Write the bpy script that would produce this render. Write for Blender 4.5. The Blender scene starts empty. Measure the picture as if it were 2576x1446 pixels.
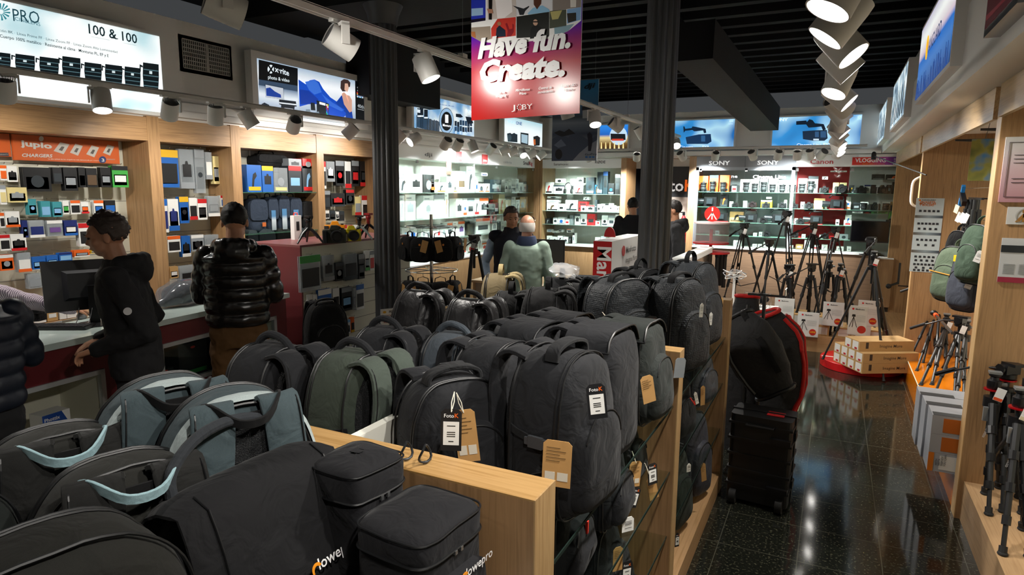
import bpy, bmesh, math, random
from mathutils import Vector, Matrix, noise, Euler
random.seed(7)
SC = bpy.context.scene
COL = SC.collection
# ---------------------------------------------------------------- camera, exposure, world
FPX, CX, CY = 1631.0, 1288.0, 723.0
RX, RY, RZ = Vector((0.896, -0.076, 0.438)), Vector((0.444, 0.131, -0.886)), Vector((0.010, 0.988, 0.151))
RY.normalize(); RX = (RX - RY * RX.dot(RY)).normalized(); RZ = RX.cross(RY)
CAMP = Vector((0, 0, 1.95))
cam = bpy.data.cameras.new('camera'); camo = bpy.data.objects.new('camera', cam); COL.objects.link(camo)
cam.sensor_width = 36.0; cam.lens = FPX / 2576 * 36; cam.clip_start = 0.02; cam.clip_end = 60
camo.matrix_world = Matrix.Translation(CAMP) @ Matrix((RX, RY, RZ)).to_4x4()
SC.camera = camo
SC.view_settings.view_transform = 'Standard'; SC.view_settings.look = 'None'
SC.view_settings.gamma = 1.0; SC.view_settings.use_curve_mapping = False
SC.view_settings.exposure = 0.85
W = bpy.data.worlds.new('world'); SC.world = W; W.use_nodes = True
W.node_tree.nodes['Background'].inputs[0].default_value = (0.9, 0.95, 1.0, 1)
W.node_tree.nodes['Background'].inputs[1].default_value = 0.03
SPOT = 58.0      # watts of one track lamp
WARM = (1.0, 0.95, 0.88); COOL = (0.93, 0.98, 1.0)
# photograph pixels to points on planes of the room (x across, y into the shop, z up)
def ray(px, py):
    d = Vector((px - CX, CY - py, -FPX)); return Vector((RX.dot(d), RY.dot(d), RZ.dot(d)))
def onX(px, py, v): d = ray(px, py); return CAMP + d * (v / d.x)
def onY(px, py, v): d = ray(px, py); return CAMP + d * (v / d.y)
def onZ(px, py, v): d = ray(px, py); return CAMP + d * ((v - 1.95) / d.z)
def atD(px, py, v): return CAMP + ray(px, py) * (v / FPX)
# ---------------------------------------------------------------- materials
MATS = {}
def lin(c):
    if isinstance(c, str):
        c = tuple(int(c[i:i + 2], 16) / 255 for i in (0, 2, 4))
    return tuple((v / 12.92 if v <= 0.04045 else ((v + 0.055) / 1.055) ** 2.4) for v in c)
def mat(c, rough=0.55, metal=0.0, emit=0.0, bump=0.0, scale=400.0, alpha=1.0, spec=0.5, trans=0.0, var=0.0, coat=0.0, sheen=0.0):
    key = (c, rough, metal, emit, bump, scale, alpha, spec, trans, var, coat, sheen)
    if key in MATS: return MATS[key]
    m = bpy.data.materials.new('m'); m.use_nodes = True; nt = m.node_tree; b = nt.nodes['Principled BSDF']
    L = lin(c) if isinstance(c, str) else c
    b.inputs['Base Color'].default_value = (*L, 1); b.inputs['Roughness'].default_value = rough
    b.inputs['Metallic'].default_value = metal; b.inputs['Specular IOR Level'].default_value = spec
    b.inputs['Coat Weight'].default_value = coat; b.inputs['Sheen Weight'].default_value = sheen
    if emit:
        b.inputs['Emission Color'].default_value = (*L, 1); b.inputs['Emission Strength'].default_value = emit
    if alpha < 1: b.inputs['Alpha'].default_value = alpha
    if trans: b.inputs['Transmission Weight'].default_value = trans; b.inputs['IOR'].default_value = 1.45
    if bump or var:
        tc = nt.nodes.new('ShaderNodeTexCoord'); n = nt.nodes.new('ShaderNodeTexNoise')
        n.inputs['Scale'].default_value = scale; n.inputs['Detail'].default_value = 3
        nt.links.new(tc.outputs['Object'], n.inputs['Vector'])
        if bump:
            bp = nt.nodes.new('ShaderNodeBump'); bp.inputs['Strength'].default_value = bump; bp.inputs['Distance'].default_value = 0.002
            nt.links.new(n.outputs['Fac'], bp.inputs['Height']); nt.links.new(bp.outputs['Normal'], b.inputs['Normal'])
        if var:
            mx = nt.nodes.new('ShaderNodeMixRGB'); mx.inputs[1].default_value = (*[v * (1 - var) for v in L], 1)
            mx.inputs[2].default_value = (*[min(1, v * (1 + var)) for v in L], 1)
            nt.links.new(n.outputs['Fac'], mx.inputs[0]); nt.links.new(mx.outputs[0], b.inputs['Base Color'])
    MATS[key] = m; return m
def ramp_nodes(nt, src, stops):
    r = nt.nodes.new('ShaderNodeValToRGB'); nt.links.new(src, r.inputs[0])
    while len(r.color_ramp.elements) < len(stops): r.color_ramp.elements.new(0.5)
    for e, (p, c) in zip(r.color_ramp.elements, stops): e.position = p; e.color = (*lin(c), 1)
    return r.outputs[0]
def wood(axis, c0='8f6d49', c1='b08a60', rough=0.42):
    key = ('wood', axis, c0, c1)
    if key in MATS: return MATS[key]
    m = bpy.data.materials.new('wood_veneer'); m.use_nodes = True; nt = m.node_tree; b = nt.nodes['Principled BSDF']
    tc = nt.nodes.new('ShaderNodeTexCoord'); mp = nt.nodes.new('ShaderNodeMapping')
    s = [26, 26, 26]; s['xyz'.index(axis)] = 1.1; mp.inputs['Scale'].default_value = s
    nt.links.new(tc.outputs['Object'], mp.inputs['Vector'])
    n = nt.nodes.new('ShaderNodeTexNoise'); n.inputs['Scale'].default_value = 2.0; n.inputs['Detail'].default_value = 6
    n.inputs['Distortion'].default_value = 0.6; nt.links.new(mp.outputs[0], n.inputs['Vector'])
    o = ramp_nodes(nt, n.outputs['Fac'], [(0.3, c0), (0.5, c1), (0.72, c0)])
    nt.links.new(o, b.inputs['Base Color']); b.inputs['Roughness'].default_value = rough
    MATS[key] = m; return m
def grad(stops, axis=0, emit=0.0, rough=0.5, blob=None):
    """a printed picture whose colours run across it (axis 0 or 2 of the generated box, or 1 for blotches)"""
    key = ('grad', tuple(stops), axis, emit, blob)
    if key in MATS: return MATS[key]
    m = bpy.data.materials.new('print'); m.use_nodes = True; nt = m.node_tree; b = nt.nodes['Principled BSDF']
    tc = nt.nodes.new('ShaderNodeTexCoord')
    if blob:
        n = nt.nodes.new('ShaderNodeTexNoise'); n.inputs['Scale'].default_value = blob; n.inputs['Detail'].default_value = 2
        nt.links.new(tc.outputs['Object'], n.inputs['Vector']); src = n.outputs['Fac']
    else:
        sp = nt.nodes.new('ShaderNodeSeparateXYZ'); nt.links.new(tc.outputs['Generated'], sp.inputs[0]); src = sp.outputs[axis]
    o = ramp_nodes(nt, src, stops); nt.links.new(o, b.inputs['Base Color']); b.inputs['Roughness'].default_value = rough
    if emit:
        nt.links.new(o, b.inputs['Emission Color']); b.inputs['Emission Strength'].default_value = emit
    MATS[key] = m; return m
GLASS = None
def glass():
    global GLASS
    if GLASS: return GLASS
    m = bpy.data.materials.new('clear_glass'); m.use_nodes = True; nt = m.node_tree
    nt.nodes.remove(nt.nodes['Principled BSDF']); out = nt.nodes['Material Output']
    t = nt.nodes.new('ShaderNodeBsdfTransparent'); t.inputs[0].default_value = (0.93, 0.97, 0.95, 1)
    g = nt.nodes.new('ShaderNodeBsdfGlossy'); g.inputs['Roughness'].default_value = 0.02
    fr = nt.nodes.new('ShaderNodeMath'); fr.operation = 'MULTIPLY_ADD'; fr.inputs[1].default_value = 0.55; fr.inputs[2].default_value = 0.03
    lw = nt.nodes.new('ShaderNodeLayerWeight'); lw.inputs[0].default_value = 0.5; pw = nt.nodes.new('ShaderNodeMath'); pw.operation = 'POWER'; pw.inputs[1].default_value = 5.0
    nt.links.new(lw.outputs['Facing'], pw.inputs[0]); nt.links.new(pw.outputs[0], fr.inputs[0]); mx = nt.nodes.new('ShaderNodeMixShader')
    nt.links.new(fr.outputs[0], mx.inputs[0]); nt.links.new(t.outputs[0], mx.inputs[1]); nt.links.new(g.outputs[0], mx.inputs[2])
    nt.links.new(mx.outputs[0], out.inputs[0]); GLASS = m; return m
# ---------------------------------------------------------------- mesh builder
def frame_from(d, up=Vector((0, 0, 1))):
    d = d.normalized()
    if abs(d.dot(up)) > 0.99: up = Vector((1, 0, 0))
    s = d.cross(up).normalized(); u = s.cross(d).normalized(); return s, u
class MB:
    def __init__(s): s.v = []; s.f = []
    def add(s, vs, fs, M=None):
        n = len(s.v)
        for p in vs: s.v.append(tuple(M @ Vector(p)) if M is not None else tuple(p))
        for f in fs: s.f.append(tuple(i + n for i in f))
        return s
    def box(s, x0, y0, z0, x1, y1, z1, M=None):
        vs = [(x, y, z) for z in (z0, z1) for x, y in ((x0, y0), (x1, y0), (x1, y1), (x0, y1))]
        return s.add(vs, [(3, 2, 1, 0), (4, 5, 6, 7), (0, 1, 5, 4), (1, 2, 6, 5), (2, 3, 7, 6), (3, 0, 4, 7)], M)
    def rings(s, rs, closed=True, cap=True, M=None):
        """rs: list of equal-length point rings, joined in order"""
        n = len(rs[0]); vs = [p for r in rs for p in r]; fs = []
        for i in range(len(rs) - 1):
            for j in range(n if closed else n - 1):
                k = (j + 1) % n; fs.append((i * n + j, i * n + k, (i + 1) * n + k, (i + 1) * n + j))
        if cap and closed: fs.append(tuple(range(n - 1, -1, -1))); fs.append(tuple((len(rs) - 1) * n + j for j in range(n)))
        return s.add(vs, fs, M)
    def tube(s, pts, r, n=8, M=None, cap=True):
        pts = [Vector(p) for p in pts]; rs = []; rr = r if isinstance(r, (list, tuple)) else [r] * len(pts)
        u0 = None
        for i, p in enumerate(pts):
            d = (pts[min(i + 1, len(pts) - 1)] - pts[max(i - 1, 0)]).normalized()
            if u0 is None: a, b = frame_from(d)
            else:
                a = (u0 - d * u0.dot(d));
                a = a.normalized() if a.length > 1e-5 else frame_from(d)[0]
                b = d.cross(a) * -1
            u0 = a
            rs.append([p + (a * math.cos(t) + b * math.sin(t)) * rr[i] for t in [2 * math.pi * k / n for k in range(n)]])
        return s.rings(rs, M=M, cap=cap)
    def cyl(s, p0, p1, r, n=12, r1=None, M=None): return s.tube([p0, p1], [r, r if r1 is None else r1], n, M)
    def lathe(s, prof, n=20, M=None, flute=0.0, nf=0):
        rs = [[((r * (1 + flute * math.cos(nf * t)) if nf else r) * math.cos(t), (r * (1 + flute * math.cos(nf * t)) if nf else r) * math.sin(t), z) for t in [2 * math.pi * k / n for k in range(n)]] for r, z in prof]
        return s.rings(rs, M=M)
    def ell(s, c, r, n=12, m=8, M=None, R=None):
        rs = []
        for i in range(m + 1):
            ph = -math.pi / 2 + math.pi * i / m; cr = max(math.cos(ph), 0.02)
            rs.append([Vector((math.cos(t) * cr * r[0], math.sin(t) * cr * r[1], math.sin(ph) * r[2])) for t in [2 * math.pi * k / n for k in range(n)]])
        c = Vector(c); rs = [[c + (R @ p if R is not None else p) for p in ring] for ring in rs]
        return s.rings(rs, M=M)
    def ribbon(s, pts, w, t, side=None, M=None):
        """a flat strap of width w (number or list) and thickness t along pts; side = direction of its width"""
        pts = [Vector(p) for p in pts]; rs = []
        for i, p in enumerate(pts):
            d = (pts[min(i + 1, len(pts) - 1)] - pts[max(i - 1, 0)]).normalized()
            a = Vector(side) if side is not None else frame_from(d)[0]
            a = (a - d * a.dot(d)).normalized(); b = d.cross(a); ww = (w[i] if isinstance(w, (list, tuple)) else w) / 2
            rs.append([p + a * ww * x + b * t / 2 * y for x, y in ((-1, -.6), (-.9, -1), (.9, -1), (1, -.6), (1, .6), (.9, 1), (-.9, 1), (-1, .6))])
        return s.rings(rs, M=M)
    def poly(s, pts, t, M=None):
        """a flat outline in the xz plane, given thickness t towards -y"""
        n = len(pts); vs = [(x, 0, z) for x, z in pts] + [(x, -t, z) for x, z in pts]
        fs = [tuple(range(n)), tuple(range(2 * n - 1, n - 1, -1))] + [(i, n + i, n + (i + 1) % n, (i + 1) % n) for i in range(n)]
        return s.add(vs, fs, M)
    def build(s, name, m, parent=None, smooth=False, loc=None, rot=None, angle=35):
        me = bpy.data.meshes.new(name); me.from_pydata(s.v, [], s.f); me.materials.append(m)
        if smooth:
            me.polygons.foreach_set('use_smooth', [True] * len(me.polygons))
            if angle < 180: me.set_sharp_from_angle(angle=math.radians(angle))
        me.update(); o = bpy.data.objects.new(name, me); COL.objects.link(o)
        if parent: o.parent = parent
        if loc is not None: o.location = loc
        if rot is not None: o.rotation_euler = rot
        return o
def fixn(o):
    bm = bmesh.new(); bm.from_mesh(o.data); bmesh.ops.recalc_face_normals(bm, faces=bm.faces); bm.to_mesh(o.data); bm.free(); return o
def tag(o, label=None, cat=None, group=None, kind=None):
    if label: o['label'] = label
    if cat: o['category'] = cat
    if group: o['group'] = group
    if kind: o['kind'] = kind
    return o
def empty(name, loc=(0, 0, 0), rz=0.0, rot=None, label=None, cat=None, group=None):
    o = bpy.data.objects.new(name, None); COL.objects.link(o); o.location = loc
    o.rotation_euler = rot if rot is not None else (0, 0, rz); o.empty_display_size = 0.05
    return tag(o, label, cat, group)
def struct(name, mb, m, label=None, cat=None, parent=None, smooth=False):
    o = mb.build(name, m, parent, smooth)
    if parent is None: tag(o, label or name.replace('_', ' '), cat or name.split('_')[0], None, 'structure')
    return o
def copy_tree(o, parent=None):
    c = o.copy(); COL.objects.link(c); c.parent = parent
    for ch in o.children: copy_tree(ch, c)
    return c
TXT = {}
def text_geo(s, size, bold=0.0, shear=0.0, spacing=1.0, align='LEFT'):
    k = (s, bold, shear, spacing, align)
    if k not in TXT:
        cu = bpy.data.curves.new('t', 'FONT'); cu.body = s; cu.size = 1.0; cu.offset = bold; cu.shear = shear; cu.space_character = spacing
        cu.align_x = align; cu.resolution_u = 2; cu.extrude = 0.0
        ob = bpy.data.objects.new('t', cu); COL.objects.link(ob)
        me = ob.to_mesh(); TXT[k] = ([tuple(v.co) for v in me.vertices], [tuple(p.vertices) for p in me.polygons])
        ob.to_mesh_clear(); bpy.data.objects.remove(ob); bpy.data.curves.remove(cu)
    vs, fs = TXT[k]; return [(x * size, 0, y * size) for x, y, z in vs], fs
def text(mb, s, x, z, size, y=0.0, bold=0.0, shear=0.0, spacing=1.0, align='LEFT', M=None, sx=1.0, vert=False):
    vs, fs = text_geo(s, size, bold, shear, spacing, align)
    if vert: vs = [(-q, p1, p * sx) for p, p1, q in vs]
    vs = [(x + p * (sx if not vert else 1), y, z + q) for p, _, q in vs]; mb.add(vs, [tuple(reversed(f)) if False else f for f in fs], M); return mb
def rrect(w, h, r, n=5, cx=0, cz=0):
    out = []
    for qx, qz, a0 in ((1, 1, 0), (-1, 1, 90), (-1, -1, 180), (1, -1, 270)):
        for k in range(n + 1):
            a = math.radians(a0 + 90 * k / n); out.append((cx + qx * (w / 2 - r) + r * math.cos(a), cz + qz * (h / 2 - r) + r * math.sin(a)))
    return out
def circ(r, n=24, cx=0, cz=0, rz=None, a0=0, a1=360):
    rz = rz or r; full = abs(a1 - a0) >= 360
    return [(cx + r * math.cos(math.radians(a0 + (a1 - a0) * k / (n if full else n - 1))), cz + rz * math.sin(math.radians(a0 + (a1 - a0) * k / (n if full else n - 1)))) for k in range(n)]
PI = math.pi
ORD = ['first', 'second', 'third', 'fourth', 'fifth', 'sixth', 'seventh', 'eighth', 'ninth', 'tenth', 'eleventh', 'twelfth', 'thirteenth', 'fourteenth', 'fifteenth', 'sixteenth', 'seventeenth', 'eighteenth', 'nineteenth', 'twentieth'] + ['twenty-' + w for w in ('first', 'second', 'third', 'fourth', 'fifth', 'sixth', 'seventh', 'eighth', 'ninth')] + ['thirtieth', 'thirty-first', 'thirty-second', 'thirty-third', 'thirty-fourth', 'thirty-fifth']
# fabrics and metals used all over
BLK = mat('1c1c1e', 0.8, bump=0.5, scale=900, sheen=0.2); CHAR = mat('35373a', 0.85, bump=0.5, scale=900, sheen=0.2)
PLAST = mat('121214', 0.35); RUBBER = mat('161616', 0.7); WHITE = mat('e8e8e4', 0.5); OFFW = mat('d8d8d0', 0.6)
CHROME = mat('c8c8c8', 0.18, 1.0); ALU = mat('9a9c9e', 0.35, 0.9); GREYM = mat('6b6d70', 0.5)
KRAFT = mat('b58a52', 0.8, var=0.12, scale=30); RED = mat('c0161c', 0.5); CARD = mat('b8935f', 0.8, var=0.08, scale=20)
INK = mat('1a1a1a', 0.6); LAMPW = mat('d9d7d2', 0.4)
# ---------------------------------------------------------------- the room shell
XL, XR, YB, YF, ZC = -5.32, 1.55, 12.0, -1.6, 3.95
# floor: polished dark granite, 0.4 m tiles
m = bpy.data.materials.new('granite'); m.use_nodes = True; nt = m.node_tree; b = nt.nodes['Principled BSDF']
tc = nt.nodes.new('ShaderNodeTexCoord'); vo = nt.nodes.new('ShaderNodeTexNoise'); vo.inputs['Scale'].default_value = 70; vo.inputs['Detail'].default_value = 2
nt.links.new(tc.outputs['Object'], vo.inputs['Vector'])
spk = ramp_nodes(nt, vo.outputs['Fac'], [(0.0, '121410'), (0.52, '1f211c'), (0.62, '3a3b31'), (0.74, '64624f')])
mp = nt.nodes.new('ShaderNodeMapping'); mp.inputs['Location'].default_value = (0.446, 0.05 - 0.4 * 10, 0); nt.links.new(tc.outputs['Object'], mp.inputs['Vector'])
bk = nt.nodes.new('ShaderNodeTexBrick'); bk.offset = 0.0; bk.inputs['Scale'].default_value = 1.0; bk.inputs['Mortar Size'].default_value = 0.0022
bk.inputs['Brick Width'].default_value = 0.4043; bk.inputs['Row Height'].default_value = 0.4
nt.links.new(mp.outputs[0], bk.inputs['Vector'])
mx = nt.nodes.new('ShaderNodeMixRGB'); nt.links.new(bk.outputs['Fac'], mx.inputs[0]); nt.links.new(spk, mx.inputs[1]); mx.inputs[2].default_value = (*lin('56564c'), 1)
nt.links.new(mx.outputs[0], b.inputs['Base Color']); b.inputs['Roughness'].default_value = 0.085; b.inputs['Specular IOR Level'].default_value = 0.62
struct('floor', MB().box(-6.6, YF, -0.1, 2.3, 14.2, 0), m, 'dark speckled polished stone tile floor', 'floor')
PAINT = mat('e6e3dd', 0.8, bump=0.15, scale=120); DARKC = mat('080808', 0.95, bump=0.6, scale=30, var=0.3); CREAM = mat('cfcdbb', 0.6)
struct('ceiling', MB().box(-6.6, YF, ZC, 2.3, 14.2, ZC + 0.1), DARKC, 'black painted ceiling slab', 'ceiling')
struct('wall_left', MB().box(-5.85, YF, 0, -5.72, 14.2, 2.52).box(-5.85, YF, 2.52, -5.36, 14.2, 3.40), PAINT, 'white painted wall above the counter shelving', 'wall')
struct('wall_front', MB().box(-6.6, YF - 0.12, 0, 2.3, YF, ZC), PAINT, 'white wall behind the viewer', 'wall')
struct('wall_right', MB().box(XR, YF, 0, XR + 0.12, 14.2, ZC), PAINT, 'white wall behind the tripod bays', 'wall')
# back wall with the passage opening beside the microphone cabinet
wb = MB().box(-5.85, YB + 0.42, 0, -3.64, YB + 0.54, 3.32).box(-2.7, YB + 0.42, 0, XR, YB + 0.54, 3.32).box(-3.64, YB + 0.42, 2.35, -2.7, YB + 0.54, 3.32)
wb.box(-5.72, YB, 2.52, 0.6, YB + 0.42, 3.32)
struct('wall_back', wb, PAINT, 'white painted end wall above the camera cabinets', 'wall')
struct('wall_passage', MB().box(-3.9, 13.6, 0, -2.4, 13.7, 2.5).box(-3.76, 12.54, 0, -3.64, 13.6, 2.5).box(-2.7, 12.54, 0, -2.58, 13.6, 2.5), mat('34353a', 0.7), 'dark grey wall of the passage behind', 'wall')
# ceiling ribs, cross slabs and the sloping brace
for i in range(16):
    y = 6.6 + i * 0.46
    struct('ceiling_beam', MB().box(-5.6, y, ZC - 0.16, 1.5, y + 0.12, ZC), DARKC, 'narrow black ceiling rib, %s from the wide slab' % ORD[i], 'beam')
struct('ceiling_slab', MB().box(-5.6, 5.0, ZC - 0.32, 1.5, 5.9, ZC), mat('141413', 0.95, bump=0.8, scale=25), 'rough black slab band across the ceiling', 'beam')
a, b_ = onY(1765, 130, 6.6), onY(1925, 300, 10.8)
d = (b_ - a).normalized(); s_, u_ = frame_from(d); mb = MB()
mb.rings([[p + s_ * x * 0.2 + u_ * z * 0.17 for x, z in ((-1, -1), (1, -1), (1, 1), (-1, 1))] for p in (a - d * 0.4, b_)])
struct('ceiling_brace_beam', mb, DARKC, 'heavy black sloping beam under the ceiling near the right lamps', 'beam')
# columns: fluted cast iron
COLM = mat('4c4d4f', 0.45, spec=0.6)
for (x, y, lb) in ((-3.95, 5.2, 'fluted black iron column beside the hanging accessory display'), (-1.30, 5.22, 'fluted black iron column rising behind the grey camera backpacks')):
    prof = [(0.19, 0), (0.19, 0.18), (0.15, 0.24), (0.128, 0.3)]
    c = MB().lathe(prof, 32, Matrix.Translation((x, y, 0)))
    c.lathe([(0.122, 0.3), (0.116, 3.45)], 128, Matrix.Translation((x, y, 0)), 0.075, 16)
    c.lathe([(0.13, 3.45), (0.15, 3.55), (0.22, 3.7), (0.28, ZC)], 32, Matrix.Translation((x, y, 0)))
    tag(struct('column', c, COLM, lb, 'column', smooth=True), None, None, 'fluted iron columns')
# drain pipe behind the second column
p0 = atD(1708, 62, 6.6); p1 = atD(1724, 78, 6.6); mb = MB().tube([atD(1660, 10, 6.6), p0, p1], 0.058, 12)
q0 = atD(1724, 96, 6.6); q1 = atD(1727, 168, 6.6); mb.cyl(p1, q0, 0.05).cyl(q0, q1, 0.042)
for t in (0.1, 0.55, 0.95): c = q0.lerp(q1, t); mb.cyl(c - Vector((0, 0, .02)), c + Vector((0, 0, .02)), 0.065)
tag(mb.build('drain_pipe', mat('1d1d1c', 0.8), None, True), 'black jointed drain pipe under the ceiling beside the second column', 'pipe')
# white bulkhead over the bays on the right
bul = MB().box(0.576, YF, 2.546, XR, 12.0, 2.60).box(0.70, YF, 2.6, XR, 12.0, 3.42)
bul.v = bul.v
struct('wall_bulkhead', MB().box(0.576, YF, 2.546, 1.55, 12.02, 2.98).box(0.60, YF, 2.98, 1.55, 12.02, 3.28), PAINT, 'white bulkhead over the tripod bays', 'wall')
# ledge under the signs on the left wall and back wall
struct('trim_1', MB().box(-5.50, YF, 2.545, -5.26, 12.0, 2.60).box(-5.50, YF, 2.60, -5.30, 12.0, 2.68), PAINT, 'white ledge over the wooden shelving headers', 'trim')
struct('trim_2', MB().box(-5.26, 11.74, 2.545, 0.57, 12.0, 2.62), PAINT, 'white ledge over the camera cabinets', 'trim')
# ---------------------------------------------------------------- track lighting
def track(name, p0, p1, label, w=0.036):
    p0, p1 = Vector(p0), Vector(p1); d = (p1 - p0).normalized(); s, u = frame_from(d); t = empty(name, p0, label=label, cat='light track')
    L = (p1 - p0).length
    def bar(x0, x1, z0, z1):
        mb = MB(); mb.rings([[d * k + s * x + u * z for x, z in ((x0, z0), (x1, z0), (x1, z1), (x0, z1))] for k in (0, L)]); return mb
    mb = bar(-w / 2, -w / 4, -0.033, 0); mb2 = bar(w / 4, w / 2, -0.033, 0); mb.add(mb2.v, mb2.f); mb3 = bar(-w / 2, w / 2, -0.004, 0.004); mb.add(mb3.v, mb3.f)
    mb.build('rail', LAMPW, t)
    return t
def hang(t, L, zc, n):
    for i in range(n):
        p = Vector((0, L * (i + 0.5) / n, 0)); MB().box(-.02, p.y - .03, 0.002, .02, p.y + .03, .03).build('clamp', LAMPW, t)
        MB().cyl((0, p.y, .03), (0, p.y, zc), 0.0016, 6).build('suspension_wire', GREYM, t)
DISC = mat((1.0, 0.97, 0.92), 0.4, emit=9.0)
LAMPN = [0]
def lamp(pos, aim, label, lit=True, power=1.0, R=0.0625, H=0.15, color=WARM, drop=0.13, group='track spotlights', spot=78, arm=None):
    """pos: point on the rail; aim: direction of the beam"""
    pos = Vector(pos); aim = Vector(aim).normalized(); t = empty('track_spotlight', pos, label=label, cat='spotlight', group=group)
    MB().box(-.016, -.07, -.045, .016, .07, -.026).build('adapter', LAMPW, t)
    # the arm is an L: out from the adapter then down at the lamp's side
    sd = aim.cross(Vector((0, 0, 1))); sd = sd.normalized() if sd.length > .1 else Vector((1, 0, 0))
    if arm is not None: sd = Vector(arm).normalized()
    c = Vector((0, 0, -drop)); M = Matrix((sd, Vector((0, 0, 1)).cross(sd), Vector((0, 0, 1)))).transposed().to_4x4()
    a = MB().box(-.01, -.02, -.06, R + .016, .02, -.043, M).box(R + .006, -.02, -drop - .02, R + .016, .02, -.05, M); a.build('bracket', LAMPW, t)
    s, u = frame_from(aim); back = c - aim * H * .5; frt = c + aim * H * .5
    def ring(p, r): return [p + (s * math.cos(k) + u * math.sin(k)) * r for k in [2 * PI * i / 28 for i in range(28)]]
    mb = MB(); mb.rings([ring(back + aim * .004, R * .90), ring(back, R * .96), ring(back + aim * .03, R), ring(frt, R), ring(frt, R * .93), ring(frt - aim * .02, R * .86)], cap=False)
    mb.build('lamp_body', LAMPW, t, True)
    fn = MB()
    for i in range(14):
        x = -R * .8 + i * R * 1.6 / 13; hw = math.sqrt(max(0, (R * .88) ** 2 - x * x)); q = back + s * x + aim * .004
        fn.rings([[q + u * (-hw) + s * (-.0018), q + u * hw + s * (-.0018), q + u * hw + s * .0018, q + u * (-hw) + s * .0018], [q + aim * .03 + u * (-hw) + s * (-.0018), q + aim * .03 + u * hw + s * (-.0018), q + aim * .03 + u * hw + s * .0018, q + aim * .03 + u * (-hw) + s * .0018]])
    fn.build('cooling_fins', mat('6a6a6a', 0.5), t)
    mb = MB(); mb.add(ring(back + aim * .035, R * .9), [tuple(range(28))]); mb.build('back_plate', mat('4a4a4a', .5), t)
    mb = MB(); mb.add(ring(frt - aim * .018, R * .87), [tuple(range(28))]); mb.build('lens', DISC, t)
    l = bpy.data.lights.new('spot', 'SPOT'); l.energy = SPOT * power; l.spot_size = math.radians(spot); l.spot_blend = 0.7; l.color = color; l.shadow_soft_size = 0.035
    lo = bpy.data.objects.new('spot', l); COL.objects.link(lo); lo.parent = t; lo.location = frt + aim * .003
    lo.rotation_euler = aim.to_track_quat('-Z', 'Y').to_euler(); LAMPN[0] += 1
    return t
# left wall track
tl = track('light_track', (-4.62, 0.6, 2.653), (-4.62, 11.2, 2.653), 'white light track in front of the wall signs over the counter')
for (px, py, aim, lb, pw) in ((255, 252, (0.30, -0.15, -1), 'white spotlight shining down under the first lens in the long lens sign', 1), (428, 275, (-.75, .35, -.9), 'white spotlight turned to the wall, below the bottom corner of the long lens sign', 1),
        (542, 290, (-.5, .3, -1.2), 'white spotlight turned to the wall beneath the air vent', 1), (625, 300, (.35, .45, -.9), 'white spotlight with bright face under the laptop corner of the blue dress sign', 1),
        (740, 312, (-.9, .5, -.8), 'white spotlight turned to the wall under the blue dress sign', 1), (882, 330, (-.8, -.4, -.8), 'white spotlight turned to the wall just before the first column', 1),
        (1004, 350, (-.7, -.4, -.8), 'white spotlight half hidden by the first column', 1), (1042, 352, (-.4, -.9, -.6), 'white spotlight tilted towards the first column, above the drone maker sign', 1),
        (1122, 352, (-.9, .4, -.9), 'white spotlight turned to the wall below the round lens emblem', 1), (1152, 356, (-.7, .3, -.9), 'white spotlight turned to the wall just right of the lens emblem', 1), (1190, 366, (.4, .1, -1), 'white spotlight with bright face over the red gimbal plates', 1.2),
        (1235, 368, (-.9, .3, -.8), 'white spotlight turned to the wall in the gap between two signs', 1), (1270, 372, (-1, -.5, -.6), 'white spotlight tilted sideways under the start of the medium format sign', 1), (1290, 374, (-.9, -.6, -.6), 'white spotlight with dark back under the medium format sign', 1),
        (1314, 376, (.6, -.5, -.7), 'white spotlight glaring out under the medium format sign', 1.2), (1338, 380, (-.9, -.6, -.7), 'white spotlight under the end of the medium format sign', 1), (1362, 384, (-.8, -.6, -.8), 'last white spotlight on the track over the counter wall', 1)):
    p = onX(px, py, -4.62); far = p.y > 7; lamp((-4.62, p.y, 2.653), aim, lb, power=pw * (1.25 if far else .27), spot=72 if far else 130, color=COOL if px > 1100 else WARM)
for i, y in enumerate((1.7, 2.3)): lamp((-4.62, y, 2.653), (-.7, .3, -1), 'white spotlight beyond the picture edge on the wall track, %s of two' % ORD[i], power=.3, spot=125)  # two unseen lamps, added to brighten the header and goods of the first bay
# tracks over the cabinets at the back
tb = track('light_track', (-4.3, 11.0, 2.638), (0.35, 11.0, 2.638), 'white light track along the camera cabinets at the back')
for (px, py, aim, lb) in ((1425, 380, (-.2, 1, -1), 'white spotlight aimed at the microphone cabinet, behind the hanging snow poster'), (1480, 382, (.3, .9, -1), 'white spotlight aimed at the microphone cabinet beside the snow poster'), (1602, 392, (-.3, 1, -1), 'white spotlight at the black passage'), (1715, 392, (.5, 1, -1), 'white spotlight just past the second column over the store poster'),
        (1800, 388, (-.3, .9, -.9), 'white spotlight over the first camera maker header'), (1893, 386, (.3, .9, -.9), 'white spotlight between the two grey camera maker headers'), (1958, 390, (-.2, .8, -.9), 'white spotlight over the second grey camera maker header'),
        (2005, 392, (0, .8, -1), 'white spotlight at the start of the white header'), (2038, 392, (.2, .8, -1), 'white spotlight above the red lettering'), (2068, 388, (-.6, .8, -.7), 'tilted white spotlight next to the long row of lamps')):
    p = onY(px, py, 11.0); lamp((p.x, 11.0, 2.638), aim, lb, color=COOL, power=3.2, spot=74, group='track spotlights at the back')
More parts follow.
